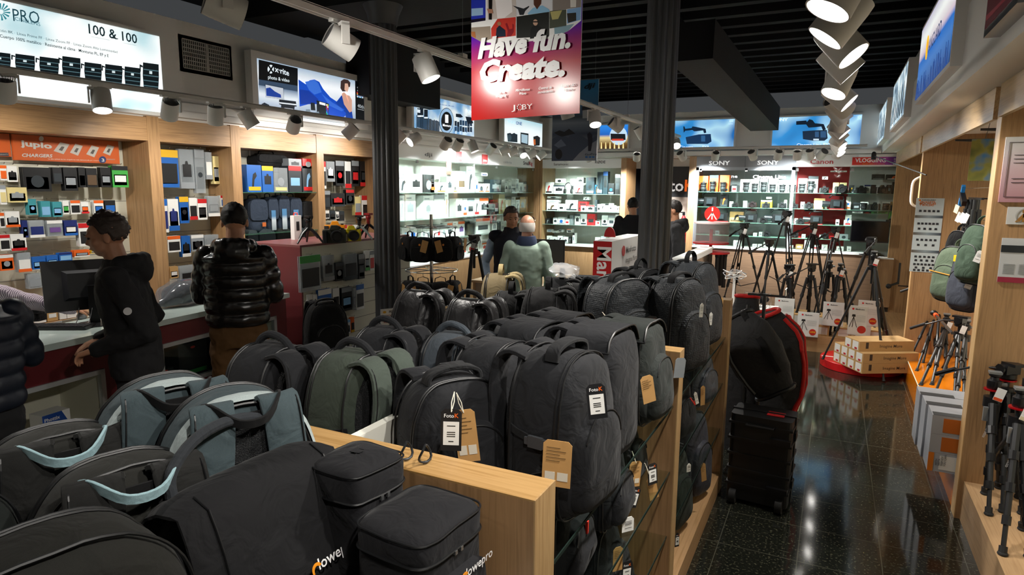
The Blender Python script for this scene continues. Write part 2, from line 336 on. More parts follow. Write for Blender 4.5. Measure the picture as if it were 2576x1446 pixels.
# suspended track down the middle
tm = track('light_track', (-2.30, 1.0, 2.80), (-2.30, 10.6, 2.80), 'white suspended light track running down the middle of the shop', 0.045); hang(tm, 9.6, ZC - 2.8, 5)
for (px, py, aim, lb, arm, pw) in ((565, 20, (.5, .85, -.3), 'large white spotlight nearest the camera on the suspended track', None, .22), (858, 110, (.45, .75, -.45), 'white spotlight seen from its side, second on the suspended track', None, .2), (1072, 165, (0.35, .1, -.8), 'white spotlight with a glowing face beside the hanging red poster', (-1, 0, 0), 1.3),
        (1425, 250, (.2, .3, -1), 'white spotlight mostly hidden behind the red poster', None, 1), (1497, 285, (.25, -.4, -.9), 'white spotlight with lit face on the suspended track past the red poster', None, 1.2), (1550, 300, (.7, .6, -.6), 'white spotlight turned away, over the printer sign', None, 1), (1612, 320, (.5, .4, -.9), 'white spotlight half behind the second column', None, 1), (1752, 378, (.3, -.9, -.75), 'dazzling spotlight at the far end of the suspended track', None, 1.5)):
    p = onX(px, py, -2.30); lamp((-2.30, max(1.2, min(10.4, p.y)), 2.80), aim, lb, power=pw, group='spotlights on the suspended track', arm=arm, spot=100)
# track over the aisle: a long row seen end on
tr = track('light_track', (-0.03, -1.2, 2.63), (-0.03, 11.0, 2.63), 'white light track over the aisle, seen end on'); hang(tr, 12.2, ZC - 2.63, 5)
ch = [(2.05, (-.45, -.2, -1)), (2.42, (-.7, -.1, -1)), (2.8, (.75, -.2, -.9)), (3.2, (.8, .1, -.8)), (3.75, (-.35, -.35, -1)), (4.3, (.9, -.1, -.8)), (4.75, (.8, .6, -.6)), (5.3, (.8, .1, -1)), (5.9, (-.2, .3, -1)), (6.5, (.9, -.1, -.9)), (7.1, (.8, .2, -.9)), (7.7, (-.5, .2, -1)), (8.3, (.8, -.3, -.8)), (9.0, (.7, -.3, -.8)), (9.8, (.6, -.4, -.8)), (10.5, (-.3, .5, -.8))]
for i, (y, aim) in enumerate(ch):
    lamp((-0.03, y, 2.63), aim, 'white spotlight, %s from the camera end in the long row over the aisle' % ORD[i], power=0.9, group='spotlights in the row over the aisle')
for i, (x, y, aim) in enumerate(((-0.03, 1.2, (-.9, .2, -1)), (-0.03, 0.5, (-.9, .5, -1)), (-0.03, -.3, (.8, .7, -1)), (-2.3, 0.6, (.3, .4, -1)))):
    lamp((x, y, 2.63 if x > -1 else 2.8), aim, 'white spotlight overhead behind the camera, %s of four' % ORD[i], power=.55, group='spotlights overhead out of view')
# ---------------------------------------------------------------- shelving, cabinets, counters
WV, WY, WX = wood('z'), wood('y'), wood('x'); WDK = wood('x', '5b4636', '6f5742'); SHELFW = mat('dcdbd0', 0.6)
def yl(px, x=XL, py=480): return onX(px, py, x).y
def onP(px, py, p, n): d = ray(px, py); p = Vector(p); n = Vector(n); return CAMP + d * ((p - CAMP).dot(n) / d.dot(n))
def part(o, name, mb, m, smooth=False, label=None):
    c = mb.build(name, m, o, smooth)
    if label: c['label'] = label
    return c
# wooden frames along the left wall
def bay(y0, y1, label, back=CREAM, header=True, floor_z=0.0):
    t = empty('shelving_bay', (0, 0, 0), label=label, cat='shelving', group='wooden shelving bays along the counter wall')
    if header: part(t, 'header', MB().box(-5.70, y0, 2.322, XL, y1, 2.52), WY)
    part(t, 'back_panel', MB().box(-5.70, y0, 0.9, -5.675, y1, 2.32), back)
    gm = MB()
    for i in range(9): gm.box(-5.676, y0, 1.05 + i * 0.15, -5.674, y1, 1.056 + i * 0.15)
    if header: part(t, 'slat_groove', gm, mat('8f8e84', .8))
    part(t, 'base_cabinet', MB().box(-5.70, y0, 0, XL, y1, 0.9), WV)
    part(t, 'side_panel', MB().box(-5.70, y1, 0, XL + .004, y1 + 0.11, 2.53), WV)
    return t
Y1, Y2, Y3, Y4 = 3.70, 4.56, 5.73, 6.80
b1 = bay(0.2, Y1, 'wooden shelving bay with orange charger banner, behind the man in black')
b2 = bay(Y1 + .11, Y2, 'wooden shelving bay with hanging phone tripods behind the puffer jacket man')
b3 = bay(Y2 + .11, Y3, 'wooden shelving bay with glass shelves of shoulder bags')
b4 = bay(Y3 + .11, Y4, 'wooden shelving bay with hanging phone stands next to the first column')
for z in (1.885, 1.46, 1.09): part(b3, 'glass_shelf', MB().box(-5.67, Y2 + .12, z - .008, -5.33, Y3 - .01, z), mat('4b7a63', .1, alpha=.55, spec=.8), label='green edged glass shelf')
# lit cabinet of the drone and gimbal wall
def glassbox(o, pts):  pass
dj = empty('display_cabinet', (0, 0, 0), label='long glass fronted cabinet of drones and gimbals with a white header', cat='cabinet')
yd0, yd1 = 6.93, 11.72
part(dj, 'header', MB().box(-5.70, yd0, 2.345, XL, yd1, 2.52), WHITE, label='white header board')
part(dj, 'back_panel', MB().box(-5.71, yd0, 0.85, -5.69, yd1, 2.345), mat('dfe0d6', .6))
part(dj, 'base_cabinet', MB().box(-5.70, yd0, 0, XL + .06, yd1, 0.84), wood('z', 'a17c52', 'c09a6c'))
part(dj, 'base_top', MB().box(-5.70, yd0, 0.84, XL + .07, yd1, 0.858), WHITE)
for z in (1.875, 1.49, 1.17): part(dj, 'glass_shelf', MB().box(-5.68, yd0, z - .008, -5.335, yd1 - .02, z), mat('9db3a8', .1, alpha=.6, spec=.8))
for ya in (yd0, 7.75, 9.35, 10.15, 10.95): 
    yb2 = {yd0: 7.74, 7.75: 9.34, 9.35: 10.14, 10.15: 10.94, 10.95: yd1 - .03}[ya]
    p_ = part(dj, 'glass_door', MB().box(-5.324, ya, .87, -5.320, yb2, 2.34), glass())
    part(p_, 'hinge', MB().box(-5.335, yb2 - .04, 2.29, -5.31, yb2, 2.33), CHROME)
part(dj, 'side_panel', MB().box(-5.71, yd1, 0, -5.20, yd1 + .05, 2.52), WV)
# back wall cabinets
YC, YBK = 11.72, 12.36
def xb(px, y=YC, py=480): return onY(px, py, y).x
sa = empty('display_cabinet', (0, 0, 0), label='glass fronted cabinet of microphones and headphones under a white header', cat='cabinet')
sx0, sx1 = -5.15, xb(1561)
part(sa, 'header', MB().box(sx0, YC - .01, 2.34, sx1, YC + .05, 2.505), WHITE, label='white header board')
part(sa, 'back_panel', MB().box(sx0, YBK, .85, sx1, YBK + .02, 2.40), mat('dfe0d6', .6))
part(sa, 'side_panel', MB().box(sx0 - .06, YC, 0, sx0, YBK, 2.52), WV); part(sa, 'side_panel', MB().box(sx1, YC - .01, 0, sx1 + .10, YBK, 2.52), WV)
part(sa, 'base_cabinet', MB().box(sx0, YC - .01, 0, sx1, YBK, .86), wood('z', 'a17c52', 'c09a6c')); part(sa, 'base_top', MB().box(sx0, YC - .05, .86, sx1, YBK, .89), WHITE)
for z in (1.857, 1.527, 1.265): part(sa, 'glass_shelf', MB().box(sx0, YC + .02, z - .008, sx1, YBK - .01, z), mat('9db3a8', .1, alpha=.6, spec=.8))
for k in range(3): part(sa, 'glass_door', MB().box(sx0 + (sx1 - sx0) * k / 3, YC - .005, .9, sx0 + (sx1 - sx0) * (k + 1) / 3 - .01, YC, 2.33), glass())
so = empty('display_cabinet', (0, 0, 0), label='wide glass fronted camera cabinet with grey and white headers at the back', cat='cabinet')
x0, x1, x2, x3, x4 = xb(1749), xb(1870), xb(1997), xb(2135), xb(2288)
GRH = mat('77797c', .4, .3); REDP = mat('b3141a', .5)
part(so, 'header', MB().box(x0, YC - .01, 2.343, x1, YC + .05, 2.53), GRH, label='grey header board'); part(so, 'header', MB().box(x1 + .005, YC - .01, 2.343, x2, YC + .05, 2.53), GRH, label='grey header board')
part(so, 'header', MB().box(x2 + .005, YC - .01, 2.343, x4, YC + .05, 2.53), WHITE, label='white header board')
part(so, 'back_panel', MB().box(x0, YBK, .9, x2, YBK + .02, 2.4), mat('a3a8ab', .5), label='grey back panel'); part(so, 'back_panel', MB().box(x2, YBK, .9, x3, YBK + .02, 2.4), REDP, label='red back panel')
part(so, 'back_panel', MB().box(x3, YBK, .9, x4, YBK + .02, 2.4), mat('cfd4d4', .5), label='white back panel')
part(so, 'side_panel', MB().box(x0 - .12, YC - .01, 0, x0, YBK, 2.53), WV); part(so, 'side_panel', MB().box(x4 - .06, YC - .01, 0, x4 + .16, YBK, 2.53), WV)
part(so, 'frame', MB().box(x0, YC - .02, .95, x0 + .05, YC + .02, 2.343).box(x2 - .05, YC - .02, .95, x2, YC + .02, 2.343).box(x0, YC - .02, 2.29, x2, YC + .02, 2.343), mat('8f9498', .4, .4), label='grey metal frame')
SZ = (1.925, 1.665, 1.41, 1.18)
for z in SZ: part(so, 'glass_shelf', MB().box(x0, YC + .03, z - .008, x4 - .07, YBK - .01, z), mat('6f9a86', .1, alpha=.55, spec=.8), label='green edged glass shelf')
part(so, 'base_cabinet', MB().box(x0, YC - .02, 0, xb(2215), YBK, .955), WDK, label='dark brown wood base'); part(so, 'base_top', MB().box(x0, YC - .04, .955, xb(2222), YBK, .985), mat('c9c9c4', .4))
for xa, xc in ((x0 + .06, x1), (x1 + .01, x2 - .06), (x2 + .01, x3), (x3 + .01, x4 - .07)):
    p_ = part(so, 'glass_door', MB().box(xa, YC - .008, 1.0, xc, YC - .003, 2.335), glass()); part(p_, 'hinge', MB().box(xa, YC - .02, 2.27, xa + .04, YC, 2.32), CHROME)
cb = empty('low_cabinet', (0, 0, 0), label='brown corner cupboard with a white ledge at the end of the camera cabinet', cat='cabinet')
part(cb, 'body', MB().box(xb(2218), YC - .25, .18, xb(2262), YC - .03, .93), wood('z', '8b6a49', '9d7a55')); part(cb, 'ledge', MB().box(xb(2225), YC - .27, .93, xb(2262), YC - .03, .945), WHITE); part(cb, 'plinth', MB().box(xb(2219), YC - .2, 0, xb(2260), YC - .03, .18), mat('2a221c', .5))
# passage poster and extinguisher
pa = empty('store_poster', (onY(1713, 500, 12.35).x, 12.35, 0), label='tall dark store poster with a face and an orange K beside the second column', cat='poster')
w2 = onY(1734, 500, 12.35).x - pa.location.x + .02
wl = w2 + .36
part(pa, 'board', MB().box(-wl, 0, .55, w2, .02, 2.38), mat('2b2d31', .6)); PK = part(pa, 'face_picture', MB().poly([(-wl, 1.16), (w2, 1.16), (w2, 1.82), (-wl, 1.82)], .004), grad([(0.2, '2a2523'), (0.45, '8f7a6c'), (0.62, 'd8c8ba'), (0.8, 'efe8e0')], blob=3.1))
mb = MB(); text(mb, 'Foto', w2 - .13, 1.93, .30, -.006, .015, align='RIGHT'); part(pa, 'lettering', mb, mat('eeeeee', .5, emit=.25)); mb = MB(); text(mb, 'K', w2 - .13, 1.93, .30, -.006, .02); part(pa, 'lettering', mb, mat('e8651c', .5, emit=.35), label='orange letter K')
ex = empty('fire_extinguisher', (onY(1722, 560, 11.9).x - .03, 11.95, 0), label='red fire extinguisher under the face poster', cat='extinguisher')
part(ex, 'cylinder', MB().lathe([(0.01, .98), (.062, 1.0), (.065, 1.05), (.065, 1.40), (.03, 1.47), (.015, 1.5)], 20), RED, True); part(ex, 'valve', MB().box(-.02, -.02, 1.5, .02, .02, 1.54).box(-.06, -.01, 1.54, .02, .01, 1.56), PLAST); part(ex, 'label', MB().poly(rrect(.07, .12, .005, 2, 0, 1.22), .004, Matrix.Translation((0, -.064, 0))), WHITE)
part(ex, 'wall_hook', MB().box(-.02, .06, 1.3, .02, .39, 1.34), GREYM)
# ---- service counter at the left
A0, A1 = Vector((-4.07, 1.2, 0)), Vector((-4.335, 4.25, 0)); cd = (A1 - A0).normalized(); cn = Vector((cd.y, -cd.x, 0))   # cn points to the customers
CM = Matrix((cd, -cn, Vector((0, 0, 1)))).transposed().to_4x4(); CM.translation = A0; CL = (A1 - A0).length
def onC(px, py, off=0.0):
    p = onP(px, py, A0 + cn * off, cn); return (p - A0).dot(cd), p.z
MAROON = mat('6a2226', 0.45); GWHITE = mat('c9d8d2', 0.12, spec=.7, coat=.5)
ct = empty('service_counter', (0, 0, 0), label='long dark red service counter with a white glass top', cat='counter')
n0 = (onC(100, 968)[0] - 1.0, onC(268, 930)[0], .30, onC(228, 938)[1]); n1 = (onC(408, 900)[0], onC(630, 900)[0] + .35, onC(418, 983)[1] + .0, onC(410, 868)[1])
mb = MB(); ED = .035
def cbx(mb, u0, w0, z0, u1, w1, z1): return mb.box(u0, w0, z0, u1, w1, z1, CM)
U0 = -1.4
cbx(mb, U0, .03, 0, CL, .05, n0[2]); cbx(mb, U0, .03, n0[3], n0[1], .05, .96); cbx(mb, n0[1], .03, .0, n1[0], .05, .96); cbx(mb, n1[0], .03, n1[3], n1[1], .05, .96); cbx(mb, n1[0], .03, 0, n1[1], .05, n1[2]); cbx(mb, n1[1], .03, 0, CL, .05, .96)
part(ct, 'front_panel', mb, MAROON); part(ct, 'side_panel', cbx(MB(), CL - .03, .05, 0, CL, .6, .96), MAROON)
part(ct, 'worktop', cbx(MB(), U0, 0, .96, CL + .02, .62, 1.0), GWHITE, label='white glass worktop')
mb = MB(); cbx(mb, n0[0], .05, n0[2], n0[1], .07, n0[2] + .02)
for (u0, u1, z0, z1) in (n0, n1):
    cbx(mb, u0, .48, z0, u1, .5, z1); cbx(mb, u0, .05, z0 - .02, u1, .5, z0); cbx(mb, u0, .05, z1, u1, .5, z1 + .02); cbx(mb, u0 - .02, .05, z0, u0, .5, z1); cbx(mb, u1, .05, z0, u1 + .02, .5, z1)
part(ct, 'display_niche', mb, CREAM, label='cream lined display niche')
mb = MB()
for (u0, u1, z0, z1) in (n0, n1):
    cbx(mb, u0, .015, z1 - .03, u1, .05, z1); cbx(mb, u0, .015, z0, u1, .05, z0 + .03); cbx(mb, u0, .015, z0, u0 + .03, .05, z1); cbx(mb, u1 - .03, .015, z0, u1, .05, z1)
part(ct, 'niche_frame', mb, mat('b9bcbb', .4, .3), label='pale metal frame'); part(ct, 'glass_door', cbx(MB(), n1[0] + .03, .025, n1[2] + .03, n1[1] - .03, .03, n1[3] - .03), glass())
# second counter block: maroon end and white slat face with hanging accessories
XA, YA = -4.32, 4.42
ac = empty('accessory_gondola', (0, 0, 0), label='tall maroon and cream counter end with accessories hanging on its face', cat='display stand')
part(ac, 'end_panel', MB().box(-4.98, YA - .02, 0, XA, YA, 1.40), mat('6d2c30', .5), label='maroon end panel'); part(ac, 'top', MB().box(-4.98, YA - .02, 1.40, XA, 6.1, 1.42), mat('7d4a4a', .4), label='maroon top')
mb = MB().box(XA - .02, YA, 0, XA, 6.1, 1.40); part(ac, 'face_panel', mb, CREAM)
mb = MB()
for i in range(8): mb.box(XA, YA, .2 + i * .14, XA + .002, 6.1, .206 + i * .14)
part(ac, 'slat_groove', mb, mat('8a897e', .8))
# ---- right hand bays
def rb(name, lb, y0, y1): 
    t = empty('tall_panel', (0, 0, 0), label=lb, cat='partition', group='wooden partitions of the tripod bays'); part(t, 'board', MB().box(.79, y0, 0, 1.54, y1, 2.55), WV); part(t, 'edge_strip', MB().box(.786, y0, 0, .79, y1, 2.55), wood('z', 'b08a5c', 'caa673')); return t
pA = rb('a', 'tall wooden partition with certificates and leaflets, in front of the orange platform', 4.50, 4.62); pB = rb('b', 'tall wooden partition carrying the long bag catalogue', 8.15, 8.27)
pC = rb('c', 'wooden partition beside the camera cabinet at the back', 11.55, 11.67)
for (y0, y1, lb) in ((-1.5, 4.5, 'wooden valance over the nearest tripod bay'), (4.62, 8.15, 'wooden valance over the orange platform bay'), (8.27, 11.55, 'wooden valance over the farthest bay')):
    v = MB().box(.765, y0 + .005, 2.366, .79, y1 - .005, 2.545).build('valance', wood('y', 'a08560', 'bda27a', .3)); tag(v, lb, 'valance', 'valances')
for (y0, y1, lb, mm) in ((-1.5, 4.5, 'slatted cream back board of the nearest tripod bay', 0), (4.62, 8.15, 'slatted cream back board over the orange platform', 0), (8.27, 11.55, 'slatted cream back board of the farthest bay', 0)):
    v = empty('slat_board', (0, 0, 0), label=lb, cat='back board', group='slat boards'); part(v, 'board', MB().box(1.50, y0, 0, 1.545, y1, 2.54), CREAM)
    mb = MB()
    for i in range(14): mb.box(1.498, y0, .3 + i * .15, 1.50, y1, .306 + i * .15)
    part(v, 'slat_groove', mb, mat('8a897e', .8))
ORNG = mat('d9790d', .18, spec=.6)
op = empty('display_platform', (0, 0, 0), label='glossy orange display platform under the leaning tripods', cat='platform'); part(op, 'deck', MB().box(.795, 4.62, .0, 1.50, 6.20, .22).box(.795, 6.21, 0, 1.50, 8.15, .22), ORNG)
part(op, 'edge_strip', MB().box(.790, 4.62, .214, .797, 8.15, .222), mat('e8dcc0', .4))
np_ = empty('display_platform', (0, 0, 0), label='pale wood plinth under the nearest black tripods', cat='platform'); part(np_, 'deck', MB().box(.815, -1.5, 0, 1.50, 4.50, .24), wood('y', 'a8855e', 'bf9c74'))
fp = empty('display_platform', (0, 0, 0), label='brown wooden step in the farthest bay', cat='platform'); part(fp, 'deck', MB().box(.80, 8.27, 0, 1.50, 11.55, .10), WY)
# ---- the gondola of backpacks
gd = empty('bag_gondola', (0, 0, 0), label='long wooden gondola with three dividers holding camera backpacks', cat='display shelving')
GX0, GX1, SPX = -2.15, -0.54, -1.145; GT = 1.27
for (ya, yb_) in ((1.22, 1.335), (2.70, 2.79), (4.17, 4.27)):
    mb = MB().box(SPX if ya > 2 else -1.75, ya, 0, GX1 - .004, yb_, GT); d_ = part(gd, 'divider', mb, wood('z', '7e6040', '967450'))
    part(d_, 'top_edge', MB().box((SPX if ya > 2 else -1.75) , ya, GT, GX1 - .004, yb_, GT + .004), wood('x', '8d6b3c', 'a98656')); part(d_, 'end_edge', MB().box(GX1 - .004, ya, 0, GX1, yb_, GT + .004), wood('z', '907048', 'a88a60'))
part(gd, 'spine', MB().box(SPX - .03, 1.34, 0, SPX, 2.695, 1.26).box(SPX - .03, 2.795, 0, SPX, 4.165, 1.26), SHELFW, label='white centre board')
part(gd, 'base', MB().box(GX0, -.8, 0, GX1 - .004, 1.215, .13).box(GX0, 1.34, 0, GX1 - .004, 2.695, .13).box(GX0, 2.795, 0, GX1 - .004, 4.165, .13), wood('y', 'a07b50', 'b8936a'))
part(gd, 'end_panel', MB().box(GX0, -.8, .13, GX0 + .03, 4.25, .90), WV)
for (ya, yb_) in ((1.34, 2.695), (2.795, 4.165)):
    for z in (.44, .74, 1.04): part(gd, 'glass_shelf', MB().box(SPX, ya, z - .01, -.56, yb_, z), glass()); part(gd, 'shelf_edge', MB().box(-.56, ya, z - .01, -.557, yb_, z), mat('1e2a26', .15))
part(gd, 'top_shelf', MB().box(GX0, 1.34, .91, SPX - .03, 4.165, .93).box(GX0, -.8, .95, GX1 - .01, 1.215, .97), SHELFW, label='white shelf')
# ---- kiosks, desks, red disc
k1 = empty('display_kiosk', (0, 0, 0), label='white kiosk with a red lettered end beside the second column', cat='kiosk')
a = onZ(1494, 605, 1.3); b_ = onZ(1536, 608, 1.3); e_ = onX(1605, 590, b_.x); KX0, KX1, KY = a.x, b_.x, a.y
part(k1, 'body', MB().box(KX0, KY, 0, KX1, KY + 1.5, 1.3), WHITE); part(k1, 'end_panel', MB().box(KX0, KY - .012, .3, KX1, KY, 1.295), RED, label='red end panel')
mb = MB(); text(mb, 'Manfrotto', 0, 0, .26, 0, .02, M=Matrix.Translation((KX0 + .06, KY - .016, 1.24)) @ Matrix.Rotation(PI / 2, 4, 'Y')); part(k1, 'lettering', mb, mat('f4f4f4', .5), label='white lettering')
MX = Matrix.Rotation(PI / 2, 4, 'Z')
mb = MB(); text(mb, 'Manfrotto', 0, 0, .12, 0, .006, M=Matrix.Translation((KX1 + .004, KY + .62, 1.10)) @ MX); text(mb, 'Imagine More', 0, 0, .10, 0, 0, M=Matrix.Translation((KX1 + .004, KY + .62, .97)) @ MX); part(k1, 'lettering', mb, mat('3a3a3a', .5))
mb = MB().poly(circ(.07), .003, Matrix.Translation((KX1 + .004, KY + .5, 1.14)) @ MX); part(k1, 'emblem', mb, RED, label='red round emblem')
part(k1, 'crest_sign', MB().poly(circ(.075, 20, KX0 + .10, 1.33, .13, 0, 180) , .02, Matrix.Translation((0, KY + .35, 0))), RED, label='red rounded topper')
k2 = empty('display_kiosk', (0, 0, 0), label='white drone kiosk with a bright top near the red bag rack', cat='kiosk')
a = onZ(1694, 648, 1.2); b_ = onZ(1727, 650, 1.2); c_ = onX(1808, 619, b_.x)
part(k2, 'body', MB().box(a.x, a.y, 0, b_.x, a.y + 1.7, 1.18), WHITE); part(k2, 'top', MB().box(a.x - .01, a.y - .01, 1.18, b_.x + .01, a.y + 1.71, 1.2), mat('f2f4f2', .3)); part(k2, 'side_glass', MB().box(b_.x + .002, a.y + .25, .35, b_.x + .01, a.y + 1.65, 1.13), mat('3a332c', .08, spec=.8))
mb = MB(); text(mb, 'dji', 0, 0, .2, 0, .02, M=Matrix.Translation((b_.x + .014, a.y + .28, .96)) @ MX); part(k2, 'lettering', mb, mat('ffffff', .5, emit=1.0), label='white lettering')
k3 = MB().box(a.x - .3, a.y - .55, 0, a.x - .1, a.y - .1, 1.12).build('white_pedestal', WHITE); tag(k3, 'small white pedestal in front of the drone kiosk', 'pedestal')
rd = empty('round_plinth', (.385, 8.1, 0), label='low round red plinth on the floor holding the kraft tripod boxes', cat='plinth')
part(rd, 'disc', MB().lathe([(.41, 0), (.415, .005), (.415, .085), (.41, .09)], 64), mat('c8141a', .3)); part(rd, 'stripe', MB().box(-.40, -.05, .0905, -.1, -.02, .092).box(.24, .0, .0905, .40, .03, .092), mat('e6e0da', .5), label='white painted stripe')
wp = MB().box(-1.15, 8.62, 0, .62, 9.35, .20).build('display_platform', wood('x', 'a17c54', 'b58f64')); tag(wp, 'low wooden platform with price signs under the tripods at the back', 'platform')
# ---------------------------------------------------------------- signs and posters
class Sign:
    """a flat sign on a plane; pixel outlines of the photograph become outlines on its face"""
    def __init__(s, name, label, plane, quad, depth=0.09, face=None, frame=PAINT, fw=0.03, cat='sign', group=None, emit=0.0, box=True, zr=None):
        # plane: ('L', x) facing +x, ('B', y) facing -y, ('R', x) facing -x ; quad: px of two opposite corners (left bottom, right top)
        s.kind, s.v = plane; s.emit = emit; p = s.at(*quad[0]); q = s.at(*quad[1])
        s.z0 = min(p.z, q.z); s.z1 = max(p.z, q.z)
        if zr: s.z0, s.z1 = zr
        if s.kind == 'L': s.o = Vector((s.v, min(p.y, q.y), s.z0)); s.rz = PI / 2; s.w = abs(q.y - p.y)
        elif s.kind == 'B': s.o = Vector((min(p.x, q.x), s.v, s.z0)); s.rz = 0; s.w = abs(q.x - p.x)
        else: s.o = Vector((s.v, max(p.y, q.y), s.z0)); s.rz = -PI / 2; s.w = abs(q.y - p.y)
        s.h = s.z1 - s.z0; s.e = empty(name, s.o, s.rz, label=label, cat=cat, group=group); s.k = 0
        if box: MB().box(-fw, 0.0, -fw, s.w + fw, depth, s.h + fw).build('light_box' if emit else 'board', frame, s.e)
        MB().poly([(0, 0), (s.w, 0), (s.w, s.h), (0, s.h)], 0.004).build('face', face, s.e)
    def at(s, px, py): return onY(px, py, s.v) if s.kind == 'B' else onX(px, py, s.v)
    def loc(s, px, py):
        p = s.at(px, py); u = (p.y - s.o.y) if s.kind == 'L' else ((p.x - s.o.x) if s.kind == 'B' else (s.o.y - p.y)); return u, p.z - s.o.z
    def clip(s, u, z): return min(max(u, 0.0), s.w), min(max(z, 0.0), s.h)
    def m(s, c):
        return mat(c, .5, emit=s.emit) if isinstance(c, str) else c
    def add(s, polys, c, name='picture', layer=1, label=None):
        mb = MB()
        for pl in polys: mb.poly([s.clip(*s.loc(*p)) for p in pl], .0012, Matrix.Translation((0, -.004 - .0012 * (layer - 1), 0)))
        o = mb.build(name, s.m(c), s.e); 
        if label: o['label'] = label
        return o
    def circ(s, c, cx, cy, rx, ry=None, name='picture', layer=1, n=20): return s.add([[(cx + rx * math.cos(2 * PI * k / n), cy + (ry or rx) * math.sin(2 * PI * k / n)) for k in range(n)]], c, name, layer)
    def text(s, t, p0, p1, cap, c, bold=.01, shear=0, layer=3, name='lettering', label=None):
        """baseline from pixel p0 to pixel p1, cap = height of a capital in pixels at p0"""
        u0, z0 = s.loc(*p0); u1, z1 = s.loc(*p1); _, zc = s.loc(p0[0], p0[1] - cap); size = (zc - z0) / .70
        vs, fs = text_geo(t, size, bold, shear); wx = max(v[0] for v in vs) - min(v[0] for v in vs); k = (u1 - u0) / max(wx, 1e-6); mb = MB()
        xm = min(v[0] for v in vs); mb.add([(u0 + (x - xm) * k, -.0045 - .0012 * layer, z0 + z + (z1 - z0) * (x - xm) / max(wx, 1e-6)) for x, y, z in vs], fs)
        o = mb.build(name, s.m(c), s.e)
        if label: o['label'] = label
        return o
    def grid(s, q, nx, nz, cols, name='picture', layer=2, gap=.15):
        (ax, ay), (bx, by), (cx, cy), (dx, dy) = q     # tl tr br bl
        for i in range(nx):
            for j in range(nz):
                def P(u, v): return (ax * (1 - u) * (1 - v) + bx * u * (1 - v) + cx * u * v + dx * (1 - u) * v, ay * (1 - u) * (1 - v) + by * u * (1 - v) + cy * u * v + dy * (1 - u) * v)
                u0, u1, v0, v1 = i / nx, (i + 1 - gap) / nx, j / nz, (j + 1 - gap) / nz
                s.add([[P(u0, v0), P(u1, v0), P(u1, v1), P(u0, v1)]], cols[(i * nz + j) % len(cols)], name, layer)
SG = 'backlit signs above the shelving'
EM = 0.55
# 1 the long cine lens sign
s = Sign('backlit_sign', 'long backlit sign of eight black cine lenses reading 100 & 100', ('L', -5.2), ((-260, 205), (400, 92)), face=grad([(0.30, '6fa6b4'), (0.42, 'c4e0e6'), (0.52, 'f4fafa'), (0.75, 'f8fbfb')], emit=EM, blob=1.6), emit=EM, group=SG)
s.text('PRO', (32, 53), (99, 60), 31, '20454f', 0); s.text('CINELENS', (36, 51), (100, 66), 9, '2a5560', 0); 
for i in range(14):
    a = 2 * PI * i / 14; s.add([[(2 + 6 * math.cos(a), 30 + 6 * math.sin(a)), (2 + 23 * math.cos(a), 30 + 22 * math.sin(a)), (2 + 23 * math.cos(a + .2), 30 + 22 * math.sin(a + .2)), (2 + 6 * math.cos(a + .3), 30 + 6 * math.sin(a + .3))]], '2f7f8a', 'emblem')
s.text('100 & 100', (222, 84), (344, 110), 24, '0c2226', .012); s.add([[(279, 94), (296, 97), (296, 99), (279, 96)]], '0c2226')
s.text('ción 8K · Línea Prime FF · Línea Zoom FF · Línea Zoom Alta Luminosidad', (-4, 79), (294, 134), 7, '2c3d40', 0); s.text('Cuerpo 100% metálico · Resistente al clima · Monturas PL, EF y E', (-2, 94), (272, 144), 8, '142225', .01)
s.text('por ciento conservado', (229, 93), (274, 102), 2.2, '5a6a6c', 0); s.text('por ciento nuevo', (309, 109), (341, 115), 2.2, '5a6a6c', 0)
for (x0, x1_, t, b_) in ((-30, 25, 128, 175), (38, 86, 135, 184), (99, 146, 142, 192), (156, 201, 141, 200), (212, 254, 156, 208), (264, 306, 161, 215), (313, 352, 167, 222), (359, 398, 157, 229)):
    w = x1_ - x0; sl = .13 * w; h = b_ - t
    def q(u, v, du=0): return (x0 + w * u + du, t + h * v + sl * u)
    s.add([[q(0, 0), q(1, 0), q(1.02, .45), q(.98, .9), q(.85, 1), q(.2, 1), q(.05, .9), q(-.02, .45)]], '0a1418', 'lens_picture')
    for v in (.22, .42, .60, .78): s.add([[q(.02, v), q(.98, v), q(.98, v + .035), q(.02, v + .035)]], '4b6870', 'lens_ring', 2)
    s.add([[q(.4, .27), q(.58, .27), q(.58, .37), q(.4, .37)]], 'c9dadd', 'lens_mark', 2)
    if x0 > 0: s.add([[q(-.22, .08), q(-.02, .12), q(-.02, .18), q(-.15, .16), q(-.15, .34), q(-.22, .32)]], '0a1418', 'lens_bracket')
# strip lights of the sign ledge
for (p0, p1, lb) in (((-120, 182), (222, 222), 'thin lit tube under the long lens sign'), ((281, 231), (400, 249), 'short lit tube under the corner of the long lens sign'), ((765, 300), (866, 315), 'lit tube under the blue dress sign')):
    a, b_ = onX(*p0, -5.16), onX(*p1, -5.16); tag(MB().box(-5.17, a.y, (a.z + b_.z) / 2 - .008, -5.15, b_.y, (a.z + b_.z) / 2 + .008).box(-5.2, a.y, (a.z + b_.z) / 2 - .01, -5.17, b_.y, (a.z + b_.z) / 2 + .012).build('strip_light', mat('dff0ff', .5, emit=.9)), lb, 'light', 'strip lights under the signs')
# air vent
s = Sign('air_vent', 'rectangular white air vent grille in the wall between two signs', ('L', -5.36), ((461, 170), (574, 124)), depth=.01, face=mat('33332f', .8), cat='vent', fw=.035)
mb = MB()
for i in range(25): mb.box(s.w * i / 24 - .004, -.008, 0, s.w * i / 24 + .004, -.004, s.h)
for i in range(8): mb.box(0, -.010, s.h * i / 7 - .004, s.w, -.006, s.h * i / 7 + .004)
mb.box(s.w / 2 - .012, -.012, 0, s.w / 2 + .012, -.004, s.h); mb.build('grille', mat('b5b2aa', .6), s.e)
